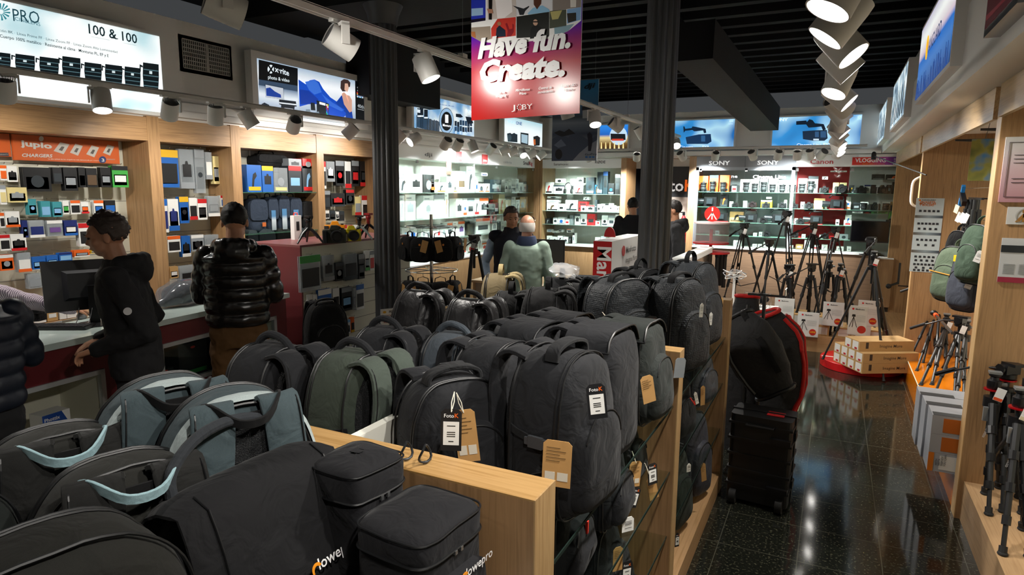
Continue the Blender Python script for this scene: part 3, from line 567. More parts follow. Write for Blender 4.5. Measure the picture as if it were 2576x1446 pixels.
# 2 dress sign
s = Sign('backlit_sign', 'backlit sign of a woman in a flowing blue dress, reading x-rite', ('L', -5.18), ((652, 272), (914, 208)), face=grad([(0.0, '8c9fb4'), (0.4, 'c8d2dc'), (0.7, 'eef2f6'), (1.0, '9fb4c8')], 2, emit=EM), emit=EM, group=SG, fw=.07)
s.add([[(650, 150), (748, 172), (748, 216), (650, 200)]], '05070a', 'panel_print'); s.add([[(650, 199), (748, 216), (748, 230), (650, 214)]], '33455c', 'panel_print'); s.add([[(650, 214), (748, 230), (752, 290), (650, 277)]], grad([(0, '8398b0'), (.6, 'd9e2ea'), (1, '5d7490')], 2, emit=EM), 'panel_print')
s.circ('dce8ee', 680, 174, 8, 11, 'emblem', 2); s.add([[(673, 166), (676, 164), (688, 183), (685, 185)], [(685, 164), (688, 166), (676, 185), (673, 182)]], '05070a', 'emblem', 3)
s.text('x·rite', (690, 180), (726, 191), 14, 'dce8ee', .02); s.text('photo & video', (673, 198), (727, 207), 9, 'dce8ee', .01)
s.add([[(665, 211), (713, 220), (714, 251), (667, 245)]], '06080a', 'monitor_picture'); s.add([[(667, 213), (711, 222), (712, 248), (669, 243)]], 'b8bfca', 'monitor_picture', 2); s.add([[(668, 222), (678, 220), (690, 230), (705, 238), (706, 246), (669, 241)]], '14388e', 'monitor_picture', 3)
s.add([[(701, 250), (743, 255), (745, 268), (740, 268), (738, 285), (706, 282), (706, 264), (701, 262)]], '161c24', 'printer_picture', 3); s.add([[(701, 257), (744, 262), (744, 265), (701, 260)]], 'dfe8ef', 'printer_picture', 4); s.add([[(714, 271), (736, 274), (736, 285), (714, 283)]], 'c6ccd6', 'printer_picture', 4)
s.add([[(657, 262), (664, 258), (676, 264), (678, 276), (657, 274)]], '1b2430', 'camera_picture', 2)
s.add([[(750, 200), (768, 212), (778, 202), (790, 200), (802, 206), (812, 224), (830, 245), (850, 258), (876, 274), (880, 282), (860, 297), (832, 296), (812, 282), (800, 262), (775, 262), (753, 268)]], '0c46b8', 'dress_picture', 2)
s.add([[(766, 206), (790, 201), (800, 210), (808, 232), (790, 238), (776, 226)]], '3568c9', 'dress_picture', 3); s.add([[(752, 225), (775, 228), (800, 250), (790, 262), (755, 262)]], '0a3496', 'dress_picture', 3); s.add([[(808, 236), (835, 258), (866, 276), (858, 280), (828, 266)]], '2f62c4', 'dress_picture', 3)
s.add([[(843, 259), (858, 240), (866, 238), (874, 262), (884, 280), (888, 308), (868, 306), (869, 284)]], '0d3a96', 'dress_picture', 3); s.add([[(858, 236), (864, 232), (872, 240), (876, 260), (884, 280), (878, 283), (864, 262)], [(868, 238), (878, 241), (884, 252), (884, 279), (879, 268)]], 'c99a86', 'skin_picture', 4)
s.add([[(856, 204), (864, 199), (874, 201), (880, 208), (879, 218), (872, 222), (868, 230), (860, 230), (855, 222)]], '3c2a28', 'hair_picture', 4); s.add([[(866, 210), (873, 210), (876, 222), (872, 232), (865, 226)]], 'd3a792', 'skin_picture', 5)
s.add([[(780, 258), (790, 259), (792, 278), (781, 277)], [(795, 252), (826, 261), (825, 293), (796, 286)]], '101820', 'chart_picture', 4); s.add([[(802, 256), (817, 260), (817, 266), (802, 262)]], 'e8eef0', 'chart_picture', 5); s.grid([(819, 262), (825, 263), (824, 290), (819, 289)], 2, 6, ['e8e8e8', 'c43a4a', '6a3a9a', '2a4ab0', '2a9ad0', '2ab05a', 'd0d020'], 'chart_patch', 5)
s.add([[(768, 275), (778, 275), (780, 286), (800, 280), (803, 291), (768, 288)]], '6f7f8c', 'device_picture', 5)
s.add([[(892, 190), (916, 206), (916, 314), (894, 308)]], '05070a', 'panel_print', 2); s.text('color', (897, 222), (912, 225), 6, 'b8c0c4', 0, layer=4); s.text('checker', (897, 229), (912, 232), 4.5, 'b8c0c4', .02, layer=4); s.grid([(896, 231), (913, 234), (913, 248), (897, 245)], 5, 4, ['c43a4a', 'e0a030', '7080c0', 'e8e8e8', '505ab0', 'c0d040', '909090', '2a9ad0'], 'chart_patch', 3); s.text('40th', (898, 270), (914, 274), 9, 'b8c0c4', 0, layer=4); s.text('anniversary', (898, 275), (914, 278), 2.4, 'b8c0c4', .01, layer=4)
# 3 lens mount sign
s = Sign('backlit_sign', 'blue backlit sign crowded with lenses around a round 1 Montura emblem', ('L', -5.18), ((1042, 325), (1192, 268)), face=grad([(0.25, '2a5d8e'), (0.45, '6f9ec6'), (0.6, 'dfe8ea'), (0.8, '1c4a78')], emit=EM, blob=2.2), emit=EM, group=SG, fw=.05)
random.seed(3)
for i in range(20):
    x = 1047 + i * 2.9; t = 290 + i * .9 - random.random() * 3; s.add([[(x, t), (x + 2.5, t + .4), (x + 2.5, 326 + i * .45), (x, 326 + i * .45)]], random.choice(['0e1c2a', '122334', '1d3348']), 'lens_picture')
for (x, t, b_, w) in ((1055, 252, 296, 9), (1066, 264, 300, 9), (1049, 272, 296, 7)): s.add([[(x, t), (x + w, t + 1), (x + w, b_), (x, b_)]], '0d1824', 'lens_picture', 2); s.add([[(x, t + 3), (x + w, t + 4), (x + w, t + 12), (x, t + 11)], [(x, b_ - 6), (x + w, b_ - 6), (x + w, b_ - 2), (x, b_ - 2)]], 'd6e2ea', 'lens_picture', 3)
for i in range(14):
    x = 1143 + (i % 7) * 6.4; y = 302 + (i // 7) * 14 + random.random() * 5; s.add([[(x, y), (x + 5.4, y), (x + 5.4, y + 13), (x, y + 12)]], random.choice(['101d2b', '1b3146', '24405c']), 'camera_picture')
s.add([[(1146, 286), (1158, 287), (1164, 294), (1158, 296), (1146, 294)], [(1170, 293), (1184, 295), (1190, 310), (1176, 312)]], '0c1622', 'camera_picture', 2)
for x in (1146, 1157, 1170): s.circ('b9cde0', x, 333 + (x - 1146) * .1, 2.4, 4, 'lens_picture', 3)
s.circ('16222e', 1122, 304, 18.5, 33, 'emblem', 3); s.circ('8fb0cf', 1122, 304, 17.5, 31.5, 'emblem', 4); s.circ('050608', 1122, 305, 13.5, 24, 'emblem', 5)
s.text('1', (1118, 308), (1126, 309), 20, 'f4f6f8', .02, layer=7); s.text('Montura', (1112, 317), (1133, 320), 6, 'f4f6f8', .03, layer=7); s.text('SONY', (1171, 281), (1192, 286), 7, 'dfe8f0', .01); s.text('Profesionales | Micrositio', (1106, 264), (1141, 269), 3.2, '1d4f80', .01)
s.text('10x más que el resto', (1048, 322), (1071, 328), 3, 'dfe8f0', 0, layer=5)
# 4 medium format sign
s = Sign('backlit_sign', 'pale backlit sign with two medium format cameras and a tablet, reading PHASEONE', ('L', -5.18), ((1269, 357), (1364, 312)), face=grad([(0.0, 'e4eef0'), (.6, 'e9f2f4'), (1.0, 'a9cdd8')], 2, emit=EM), emit=EM, group=SG, fw=.035)
s.text('PHASE', (1277, 310), (1297, 312), 8, 'a8c4d0', 0); s.text('ONE', (1297, 313), (1312, 315), 8, '17407a', .02)
s.add([[(1275, 336), (1283, 334), (1287, 337), (1293, 334), (1297, 337), (1301, 338), (1301, 358), (1277, 356)]], '1a2830', 'camera_picture'); s.circ('33464f', 1281, 346, 5, 8, 'camera_picture', 2); s.add([[(1309, 333), (1329, 336), (1328, 367), (1309, 362)]], '10161a', 'tablet_picture'); s.add([[(1311, 337), (1327, 340), (1326, 362), (1311, 358)]], '9cb6c4', 'tablet_picture', 2)
s.add([[(1341, 344), (1351, 341), (1358, 346), (1357, 366), (1343, 367)]], '15191b', 'camera_picture'); s.add([[(1341, 351), (1346, 350), (1347, 364), (1342, 364)]], 'b25a28', 'camera_picture', 2)
# 5 printer sign (back wall)
s = Sign('backlit_sign', 'backlit sign of a photo printer above gold light streaks, beside the hanging snow poster', ('B', 11.93), ((1508, 378), (1580, 313)), face=grad([(0.0, '1b1512'), (.25, '6a4c22'), (.5, 'd9c48a'), (.62, '1f5fb8'), (1.0, '2b86e0')], 2, emit=EM), emit=EM, group=SG)
s.circ('bcd6ea', 1556, 341, 22, 24); s.add([[(1536, 336), (1573, 337), (1574, 352), (1537, 352)]], '15181c', 'printer_picture', 2); s.add([[(1540, 349), (1568, 349), (1570, 354), (1539, 354)]], 'c8402c', 'printer_picture', 3); s.text('Canon', (1554, 377), (1578, 377), 5, 'eef2f4', .01)
for i in range(6): s.add([[(1512 + i * 11, 358), (1514 + i * 11, 358), (1515 + i * 11, 374), (1511 + i * 11, 374)]], 'f0dc98', 'light_streak', 2)
# 6, 7 cinema camera signs
BL = grad([(0.3, '0f4f92'), (0.45, '2f86c8'), (0.56, 'a8d4ea'), (0.7, '1a62a8')], emit=EM, blob=1.1)
for (quad, dx, dy, nm, lb) in (((( 1650, 374.5), (1849, 299)), 0, 0, 'FX9', 'blue backlit sign of a cinema camera reading FX9, half behind the second column'), (((1941, 370), (2169, 288)), 0, 0, 'FX6', 'blue backlit sign of a cinema camera with top microphone reading FX6')):
    s = Sign('backlit_sign', lb, ('B', 11.93), quad, face=BL, emit=EM, group=SG)
    if nm == 'FX6':
        s.text('SONY', (1944, 305), (1982, 304), 7, 'eef4f8', .02); s.text('α', (2157, 297), (2168, 297), 7, 'cfe4f2', .01); s.text('ALPHA', (2156, 301), (2167, 301), 3, 'cfe4f2', 0); s.text('Cinema Line FX6', (2004, 368.5), (2091, 367.5), 8, 'eef4f8', .005)
        s.add([[(2003, 305), (2028, 303), (2030, 307), (2036, 300), (2044, 302), (2050, 310), (2072, 312), (2078, 326), (2070, 328), (2066, 318), (2050, 320), (2034, 321), (2028, 313), (2003, 314)]], '0c1a2a', 'camera_picture'); s.add([[(2019, 330), (2046, 328), (2080, 327), (2082, 348), (2074, 354), (2046, 354), (2020, 350)]], '12263c', 'camera_picture'); s.add([[(2050, 331), (2060, 331), (2060, 345), (2050, 345)], [(2064, 330), (2078, 330), (2078, 346), (2064, 346)]], '2c4f74', 'camera_picture', 2)
        s.add([[(2046, 349), (2060, 349), (2060, 353), (2046, 353)]], 'c8dcea', 'camera_picture', 2)
    else:
        s.text('α', (1835, 307), (1844, 307), 7, 'cfe4f2', .01); s.text('ALPHA', (1833, 313), (1844, 313), 3, 'cfe4f2', 0); s.text('Cinema', (1709, 373.5), (1744, 373), 7, 'eef4f8', .005); s.text('FX9', (1767, 373), (1783, 373), 7, 'eef4f8', .005)
        s.add([[(1719, 318), (1722, 318), (1724, 324), (1740, 322), (1742, 318), (1750, 319), (1775, 324), (1777, 334), (1771, 335), (1769, 328), (1752, 330), (1746, 330), (1742, 327), (1724, 329), (1720, 334)]], '0c2238', 'camera_picture'); s.add([[(1725, 345), (1758, 338), (1788, 337), (1790, 356), (1780, 362), (1728, 362)]], '113052', 'camera_picture'); s.add([[(1764, 341), (1774, 341), (1774, 356), (1764, 356)]], '2d5c88', 'camera_picture', 2)
# right wall signs
s = Sign('backlit_sign', 'backlit mountain panorama sign with a yellow shield logo on the white bulkhead', ('R', .516), ((2303, 262), (2387, 166)), depth=.085, face=grad([(0.0, '1a3f78'), (.35, '3f74b8'), (.5, '1f66b8'), (.58, 'c8b8c4'), (.8, 'e8ece8'), (1, 'b8b4c8')], 2, emit=EM), emit=EM, group=SG, zr=(2.685, 3.22))
u, z = s.loc(2336, 105); mb = MB(); text(mb, 'VANGUARD', u + .06, z - .1, .13, -.009, .015, M=None); mb.build('lettering', mat('16345c', .5, emit=.5), s.e); mb = MB(); mb.poly(circ(.06, 20, u, z - .04, .085), .003, Matrix.Translation((0, -.004, 0))); mb.build('emblem', mat('e0a010', .5, emit=.8), s.e); 
random.seed(5); mb = MB()
for i in range(60):
    x = random.random() * s.w * .96; h = .03 + random.random() * .12; mb.poly([(x, 0), (x + .03, 0), (x + .015, h)], .002, Matrix.Translation((0, -.004, 0)))
mb.build('forest_picture', mat('20407a', .5, emit=.6), s.e)
for (q, lb, cs) in ((((2239, 331), (2272, 294)), 'backlit black and white sign of dark figures on the bulkhead, second from the mountain one', ['10161e', '1a222c']), (((2206, 367), (2223, 348)), 'backlit sign farthest down the bulkhead with pale pillars', ['3b3f4e', '4a5064'])):
    s = Sign('backlit_sign', lb, ('R', .516), q, depth=.085, face=grad([(0.3, '24435f'), (.5, 'a9c0cc'), (.62, 'e8f0f0'), (.8, '3a5c78')], emit=.6, blob=4.0), emit=.5, group=SG, zr=(2.69, 3.18)); mb = MB()
    for i in range(7): x = .12 + i * s.w / 7.6; mb.poly([(x, .03), (x + .09, .03), (x + .1, .2), (x + .06, .34), (x + .03, .2)], .002, Matrix.Translation((0, -.004, 0)))
    mb.build('figure_picture', mat(cs[0], .5), s.e)
s = Sign('backlit_sign', 'dark red sign at the near end of the white bulkhead', ('R', .516), ((2481, 60), (2560, -40)), depth=.085, face=mat('7a0c20', .4), frame=ALU, group=SG, zr=(2.64, 3.1))
s.add([[(2484, 40), (2545, -20), (2560, -30), (2485, 52)]], 'b01030')
# dark box of the air conditioner beside the first column
q0, q1 = onX(930, 246, -5.0), onX(1107, 214, -5.0)
tag(MB().box(-5.34, q0.y, 3.02, -5.0, q1.y, ZC - .02).build('air_conditioner', mat('0d0d0d', .8)), 'black air conditioning box above the round lens emblem sign', 'air conditioner')
# ---- header lettering of the cabinets
def hd(parent_kind, v, items):
    for (t, p0, p1, cap, c, bold, par) in items:
        f = (lambda x, y: onX(x, y, v)) if parent_kind == 'L' else (lambda x, y: onY(x, y, v)); a, b_ = f(*p0), f(*p1); zc = f(p0[0], p0[1] - cap).z; size = (zc - a.z) / .7
        vs, fs = text_geo(t, size, bold, 0); x0 = min(q[0] for q in vs); wx = max(q[0] for q in vs) - x0; L = (b_.y - a.y) if parent_kind == 'L' else (b_.x - a.x); k = L / wx
        M = Matrix.Translation((v, a.y, a.z)) @ MX if parent_kind == 'L' else Matrix.Translation((a.x, v, a.z)); mb = MB(); mb.add([((x - x0) * k, -.003, z) for x, y, z in vs], fs, M); o = mb.build('lettering', mat(c, .4, emit=.3 if c == 'f4f6f6' else 0), par)
hd('L', XL, [('dji', (1068, 392), (1087, 394), 9, '101010', .02, dj), ('calibrite', (1266, 410), (1287, 412), 6, '9aa0a4', 0, dj), ('Small', (1316, 414), (1331, 415), 9, '202020', .02, dj), ('Rig', (1331, 415), (1339, 416), 9, 'c01820', .02, dj)])
for (x0, x1_, t, b_) in ((1147, 1161, 380, 407), (1212, 1226, 388, 413)):
    a, b2 = onX(x0, t, XL), onX(x1_, b_, XL); pl = empty('gimbal_maker_plate', (XL + .004, a.y, b2.z), PI / 2, label='small red gimbal maker plate on the white header, %s the track lamps' % ('first below' if x0 < 1200 else 'nearer the corner below'), cat='plate', group='red plates on the white header')
    MB().poly([(0, 0), (b2.y - a.y, 0), (b2.y - a.y, a.z - b2.z), (0, a.z - b2.z)], .003).build('board', mat('d01818', .4), pl); mb = MB(); text(mb, 'ZHIYUN', (b2.y - a.y) / 2, .04, .045, -.005, .02, align='CENTER', sx=.8); mb.build('lettering', WHITE, pl)
rs_ = empty('gimbal_maker_plate', (XL + .004, onX(1122, 410, XL).y, onX(1122, 438, XL).z), PI / 2, label='red hanging gimbal maker card inside the cabinet glass', cat='plate')
MB().poly([(0, 0), (.14, 0), (.14, .2), (0, .2)], .003).build('board', mat('d83a20', .4), rs_); mb = MB(); text(mb, 'ZY', .07, .12, .08, -.005, .02, align='CENTER'); text(mb, 'ZHIYUN', .07, .05, .03, -.005, .02, align='CENTER'); mb.build('lettering', WHITE, rs_)
hd('B', YC - .012, [('Saramonic', (1393, 416), (1430, 416), 6, '202020', .005, sa), ('RØDE', (1497, 411), (1523, 411), 7, '202020', .01, sa), ('SONY', (1783, 415), (1836, 415), 10, 'f4f6f6', .02, so), ('SONY', (1905, 414), (1959, 414), 10, 'f4f6f6', .02, so), ('Canon', (2038, 412), (2096, 411), 11, 'b81c1c', .02, so), ('Cinema Line', (1894, 449), (1977, 449), 9, 'f4f6f6', .01, so), ('ne', (1840, 447), (1855, 447), 8, 'f4f6f6', .01, so)])
s = Sign('header_poster', 'rainbow coloured vlogging banner on the white header', ('B', YC - .03), ((2143, 415), (2282, 394)), depth=.01, face=grad([(0, 'd02418'), (.3, 'd83a20'), (.6, 'a83a9a'), (.8, '6a3ab0'), (1, '1f66c8')], 0), cat='banner', fw=.01, frame=WHITE)
s.text('VLOGGING', (2151, 408), (2228, 408), 10, 'f4f4f4', .02); s.text('SONY', (2248, 402), (2271, 402), 4, 'f4f4f4', .02); s.text('Canon', (2248, 408), (2270, 408), 4, 'f4f4f4', .02); s.text('LUMIX', (2247, 414), (2270, 414), 4, 'f4f4f4', .02); s.text('Especial creadores de contenido', (2170, 413), (2226, 413), 2.2, 'f0a030', .01)
# charger banners
s = Sign('charger_banner', 'orange charger banner with grey lettering at the top of the first bay', ('L', -5.60), ((35, 401), (296, 356)), depth=.01, face=mat('c85a1e', .5), cat='banner', fw=.004, frame=mat('c85a1e', .5))
s.text('jupio', (50, 366), (130, 374), 14, 'c8c4bc', .04); s.circ('c8c4bc', 103, 349, 6, 6.5); s.text('CHARGERS', (54, 394), (131, 396), 8, 'c8c4bc', .03, .15)
s.text('La alta calidad de los cargadores está demostrada por nuestra', (120, 401), (248, 405), 3, 'e0d8cc', .0)
for (x, y, w, h) in ((155, 372, 42, 26), (192, 376, 34, 26), (233, 380, 34, 26), (273, 377, 30, 24)): s.add([[(x - w * .5, y + h * .3), (x - w * .1, y - h * .55), (x + w * .45, y - h * .35), (x + w * .1, y + h * .6)]], 'bdb8ae', 'charger_picture'); s.add([[(x - w * .2, y + h * .2), (x - w * .02, y - h * .15), (x + w * .15, y - h * .1), (x, y + h * .3)]], '55504a', 'charger_picture', 2)
s.circ('22386a', 257, 402, 9, 9, 'emblem', 2); s.text('3', (254, 406), (261, 407), 8, 'd8d8d8', .02, layer=5); s.text('WARRANTY', (266, 402), (288, 403), 3, 'b0aca4', .01, layer=5)
s = Sign('charger_banner', 'orange charger banner cut by the edge of the picture', ('L', -5.60), ((-160, 385), (22, 338)), depth=.01, face=mat('c85a1e', .5), cat='banner', fw=.004, frame=mat('c85a1e', .5)); s.add([[(-10, 384), (20, 384), (22, 396), (-10, 395)]], '3a3f4a'); s.text('WARRANTY', (-14, 390), (20, 390), 3, 'b0aca4', .01)
s = Sign('shelf_banner', 'grey banner with camera accessory lettering behind the top shelf of bags', ('L', -5.64), ((630, 395), (790, 386)), depth=.01, face=mat('8a8c8e', .5), cat='banner', fw=.004); s.text('walimex', (638, 389), (677, 390), 6, '202020', .01)
# ---- hanging posters
p0, p1 = onZ(1186, 303, 2.33), onZ(1458, 285, 2.33); ang = math.atan2(p1.y - p0.y, p1.x - p0.x); Wd = (p1 - p0).length; JM = Matrix.Translation(p0) @ Matrix.Rotation(ang, 4, 'Z'); nrm = JM.to_3x3() @ Vector((0, -1, 0))
jp = empty('hanging_poster', p0, ang, label='large hanging poster in red and blue reading Have fun. Create.', cat='poster')
Hd = 1.05
def JL(px, py): p = onP(px, py, p0, nrm); q = JM.inverted() @ p; return q.x, q.z
MB().poly([(0, 0), (Wd, 0), (Wd, Hd), (0, Hd)], .004, Matrix.Translation((0, .004, 0))).build('board', WHITE, jp)
MB().poly([(0, 0), (Wd, 0), (Wd, Hd), (0, Hd)], .001, Matrix.Translation((0, .0, 0))).build('face', grad([(0, 'c01a14'), (.25, 'b80c24'), (.36, '8c1470'), (.44, '3a1cb0'), (.6, '2038d0')], 2, rough=.22), jp)
def JP(pls, c, name='picture', ly=1):
    mb = MB()
    for pl in pls: mb.poly([(min(max(a, 0), Wd), min(max(b, 0), Hd)) for a, b in (JL(*p) for p in pl)], .0008, Matrix.Translation((0, -.001 - .0009 * ly, 0)))
    mb.build(name, mat(c, .25) if isinstance(c, str) else c, jp)
def JT(t, a, b, cap, bold, sh, name='lettering', m_='f2f2f2'):
    (u0, z0), (u1, z1) = JL(*a), JL(*b); zc = JL(a[0], a[1] - cap)[1]; vs, fs = text_geo(t, (zc - z0) / .7, bold, sh); xm = min(v[0] for v in vs); wx = max(v[0] for v in vs) - xm; k = (u1 - u0) / wx
    MB().add([(u0 + (x - xm) * k, -.012, z0 + z + (z1 - z0) * (x - xm) / wx) for x, y, z in vs], fs).build(name, mat(m_, .3), jp)
JP([[(1180, -200), (1470, -200), (1462, 52), (1430, 78), (1390, 96), (1320, 106), (1250, 110), (1208, 104), (1184, 90)]], 'f0f0ee', 'collage_ground', 0)
JP([[(1184, -5), (1222, -5), (1222, 50), (1184, 57)]], '2a3ab8', 'studio_photo'); JP([[(1187, 22), (1216, 20), (1216, 38), (1187, 41)]], '9fc4e8', 'studio_photo', 2); JP([[(1184, 50), (1222, 45), (1222, 52), (1184, 58)]], '1a1228', 'studio_photo', 2)
JP([[(1225, -60), (1296, -60), (1300, 42), (1228, 50)]], 'cfc4bc', 'shirt_photo'); JP([[(1240, -60), (1285, -60), (1290, 30), (1270, 45), (1252, 46)]], 'f2ecea', 'shirt_photo', 2); JP([[(1230, -20), (1240, -20), (1238, 50), (1231, 50)]], '14110f', 'tripod_photo', 3); JP([[(1226, 22), (1240, 24), (1242, 34), (1230, 34)]], 'b8846a', 'hand_photo', 4)
JP([[(1297, -60), (1390, -60), (1390, 28), (1300, 40)]], 'dcdce0', 'drone_photo'); JP([[(1290, 14), (1304, 18), (1318, 22), (1332, 15), (1332, 18), (1322, 28), (1318, 38), (1308, 38), (1304, 24)]], '2a2c30', 'drone_photo', 2)
JP([[(1328, 34), (1342, 20), (1366, 14), (1382, 24), (1384, 30), (1330, 37)]], '8fc0e0', 'portrait_photo', 2); JP([[(1343, -20), (1364, -20), (1362, 10), (1352, 24), (1344, 12)]], '5a3524', 'portrait_photo', 3)
JP([[(1391, -60), (1462, -60), (1462, 18), (1391, 28)]], '8a8078', 'room_photo'); JP([[(1434, -60), (1452, -60), (1450, 18), (1436, 19)]], 'd8d4cc', 'room_photo', 2)
JP([[(1236, 72), (1252, 48), (1298, 43), (1298, 90), (1237, 98)]], 'c8382c', 'singer_photo', 1); JP([[(1248, 94), (1250, 72), (1257, 64), (1264, 70), (1272, 76), (1273, 92)]], '1a2236', 'singer_photo', 2); JP([circ(5, 12, 1257, 60)], 'a87050', 'singer_photo', 3); JP([[(1276, 92), (1278, 78), (1272, 60), (1276, 58), (1282, 74), (1290, 72), (1290, 60), (1293, 62), (1293, 80), (1286, 92)]], '8a1420', 'singer_photo', 2)
JP([[(1300, 42), (1382, 30), (1382, 92), (1300, 96)]], '20221e', 'street_photo'); JP([[(1334, 98), (1336, 72), (1344, 64), (1354, 64), (1364, 72), (1366, 94)]], '0a0a0c', 'street_photo', 2); JP([circ(6, 14, 1348, 57, 8)], 'c8a088', 'street_photo', 3); JP([[(1342, 54), (1354, 54), (1354, 57), (1342, 57)]], '101010', 'street_photo', 4)
JP([[(1383, 28), (1425, 24), (1425, 66), (1383, 72)]], '4a5040', 'terrace_photo'); JP([[(1385, 30), (1415, 26), (1405, 48), (1390, 50)]], 'b8b070', 'terrace_photo', 2); JP([[(1427, 24), (1462, 18), (1461, 50), (1427, 60)]], '7fa8d4', 'pavilion_photo'); JP([[(1427, 34), (1450, 32), (1450, 52), (1430, 58)]], '2a2622', 'pavilion_photo', 2); JP([[(1395, 70), (1445, 60), (1430, 78), (1396, 92)]], '86a8b4', 'sky_photo')
JP([[(1184, 70), (1234, 66), (1236, 98), (1212, 106), (1184, 92)]], '9a8c7c', 'desk_photo'); JP([[(1186, 80), (1196, 80), (1198, 96), (1188, 92)]], 'a8683c', 'desk_photo', 2)
JT('Have fun.', (1205, 147), (1438, 118), 47, .045, .22); JT('Create.', (1210, 206), (1424, 189), 50, .05, .2)
for (t, a, b) in (('Kits de', (1253, 236), (1273, 235)), ('Vlogging', (1250, 246), (1277, 243)), ('Micrófonos', (1300, 231), (1336, 228)), ('Wavo', (1309, 239), (1327, 238)), ('Control de', (1358, 226), (1391, 223)), ('movimiento', (1356, 236), (1394, 232)), ('Luces LED', (1417, 220), (1451, 217)), ('Beamo', (1422, 230), (1445, 228))): JT(t, a, b, 6.5, .02, .2)
JT('J', (1290, 278), (1299, 277), 13, .0, 0); JT('BY', (1317, 276), (1342, 274), 13, .0, 0)
JP([circ(1.5, 8, 1309 + 6.5 * math.cos(2 * PI * i / 9), 270 + 7 * math.sin(2 * PI * i / 9)) for i in range(9)], 'f2f2f2', 'emblem', 4)
MB().cyl((.05, .002, Hd), (.05, .002, ZC - 2.33), .001, 6).cyl((Wd - .05, .002, Hd), (Wd - .05, .002, ZC - 2.33), .001, 6).build('suspension_wire', GREYM, jp)
g0, g1 = onZ(1388, 407, 2.30), onZ(1508, 403, 2.30); gW = (g1 - g0).length; s0 = onY(1508, 199, g1.y).z - 2.30
s = Sign('hanging_poster', 'hanging grey-blue poster of a snow peak, drone and hiker behind the red poster', ('B', (g0.y + g1.y) / 2), ((1388, 405), (1507, 199)), depth=.006, face=grad([(0, '55606e'), (.18, '8a94a4'), (.34, '3d4d66'), (.48, '8392a4'), (.55, '46525c'), (.7, '4a86b4'), (1, '2f83bc')], 2, rough=.3), cat='poster', fw=0, frame=WHITE)
s.add([[(1388, 350), (1410, 338), (1430, 346), (1450, 332), (1480, 352), (1507, 340), (1507, 405), (1388, 405)]], '48566e', 'mountain_picture'); s.add([[(1440, 405), (1458, 385), (1480, 366), (1507, 352), (1507, 405)]], '9aa4b4', 'snow_picture', 2); s.add([[(1394, 365), (1412, 350), (1425, 366), (1405, 372)]], '7c8ca8', 'snow_picture', 2)
s.add([[(1394, 334), (1408, 328), (1420, 332), (1432, 324), (1448, 336), (1430, 340), (1414, 344), (1404, 340)]], '23262c', 'drone_picture', 3); s.add([[(1478, 338), (1484, 332), (1490, 340), (1491, 356), (1487, 380), (1480, 380), (1480, 356)]], '22283a', 'hiker_picture', 4); s.circ('1a1c22', 1406, 388, 9, 13, 'camera_picture', 3)
s.text('GoPro', (1472, 391), (1502, 390), 5, '2a2f3a', .01, layer=5); s.add([[(1473, 393), (1479, 393), (1479, 397), (1473, 397)], [(1482, 393), (1488, 393), (1488, 397), (1482, 397)], [(1490, 393), (1496, 393), (1496, 397), (1490, 397)]], '2f74c4', 'emblem', 5); s.text('dji', (1470, 224), (1498, 220), 12, '10222e', .03, .2, layer=5); s.add([[(1466, 262), (1478, 256), (1490, 258), (1500, 296), (1466, 298)]], 'b8c0c4', 'jeep_picture', 3); s.add([[(1465, 268), (1490, 264), (1492, 274), (1465, 278)]], '30383e', 'jeep_picture', 4)
MB().cyl((.05, .002, s.h), (.05, .002, ZC - s.z0), .001, 6).cyl((s.w - .05, .002, s.h), (s.w - .05, .002, ZC - s.z0), .001, 6).build('suspension_wire', GREYM, s.e)
# box with the ceiling projector beside the poster
# ---------------------------------------------------------------- bags
def fabric(c, rough=.82, mesh=None, sc=900, sheen=.04, spec=.22):
    key = ('fab', c, rough, mesh, sc)
    if key in MATS: return MATS[key]
    m = bpy.data.materials.new('fabric'); m.use_nodes = True; nt = m.node_tree; b = nt.nodes['Principled BSDF']; tc = nt.nodes.new('ShaderNodeTexCoord')
    L = lin(c); b.inputs['Roughness'].default_value = rough; b.inputs['Sheen Weight'].default_value = sheen; b.inputs['Specular IOR Level'].default_value = spec
    n = nt.nodes.new('ShaderNodeTexNoise'); n.inputs['Scale'].default_value = sc; n.inputs['Detail'].default_value = 2; nt.links.new(tc.outputs['Object'], n.inputs['Vector'])
    mx = nt.nodes.new('ShaderNodeMixRGB'); mx.inputs[1].default_value = (*[v * .62 for v in L], 1); mx.inputs[2].default_value = (*[v * 1.4 for v in L], 1); nt.links.new(n.outputs['Fac'], mx.inputs[0]); nt.links.new(mx.outputs[0], b.inputs['Base Color'])
    bp = nt.nodes.new('ShaderNodeBump'); bp.inputs['Strength'].default_value = .35; bp.inputs['Distance'].default_value = .001; src = n.outputs['Fac']
    if mesh:
        v = nt.nodes.new('ShaderNodeTexVoronoi'); v.inputs['Scale'].default_value = mesh; v.inputs['Randomness'].default_value = .25; nt.links.new(tc.outputs['Object'], v.inputs['Vector']); src = v.outputs['Distance']; bp.inputs['Strength'].default_value = .9; bp.inputs['Distance'].default_value = .003
    nt.links.new(src, bp.inputs['Height'])
    n2 = nt.nodes.new('ShaderNodeTexNoise'); n2.inputs['Scale'].default_value = 11; n2.inputs['Detail'].default_value = 3; n2.inputs['Distortion'].default_value = 1.2; nt.links.new(tc.outputs['Object'], n2.inputs['Vector'])
    b2 = nt.nodes.new('ShaderNodeBump'); b2.inputs['Strength'].default_value = .6; b2.inputs['Distance'].default_value = .02; nt.links.new(n2.outputs['Fac'], b2.inputs['Height']); nt.links.new(bp.outputs['Normal'], b2.inputs['Normal']); nt.links.new(b2.outputs['Normal'], b.inputs['Normal'])
    MATS[key] = m; return m
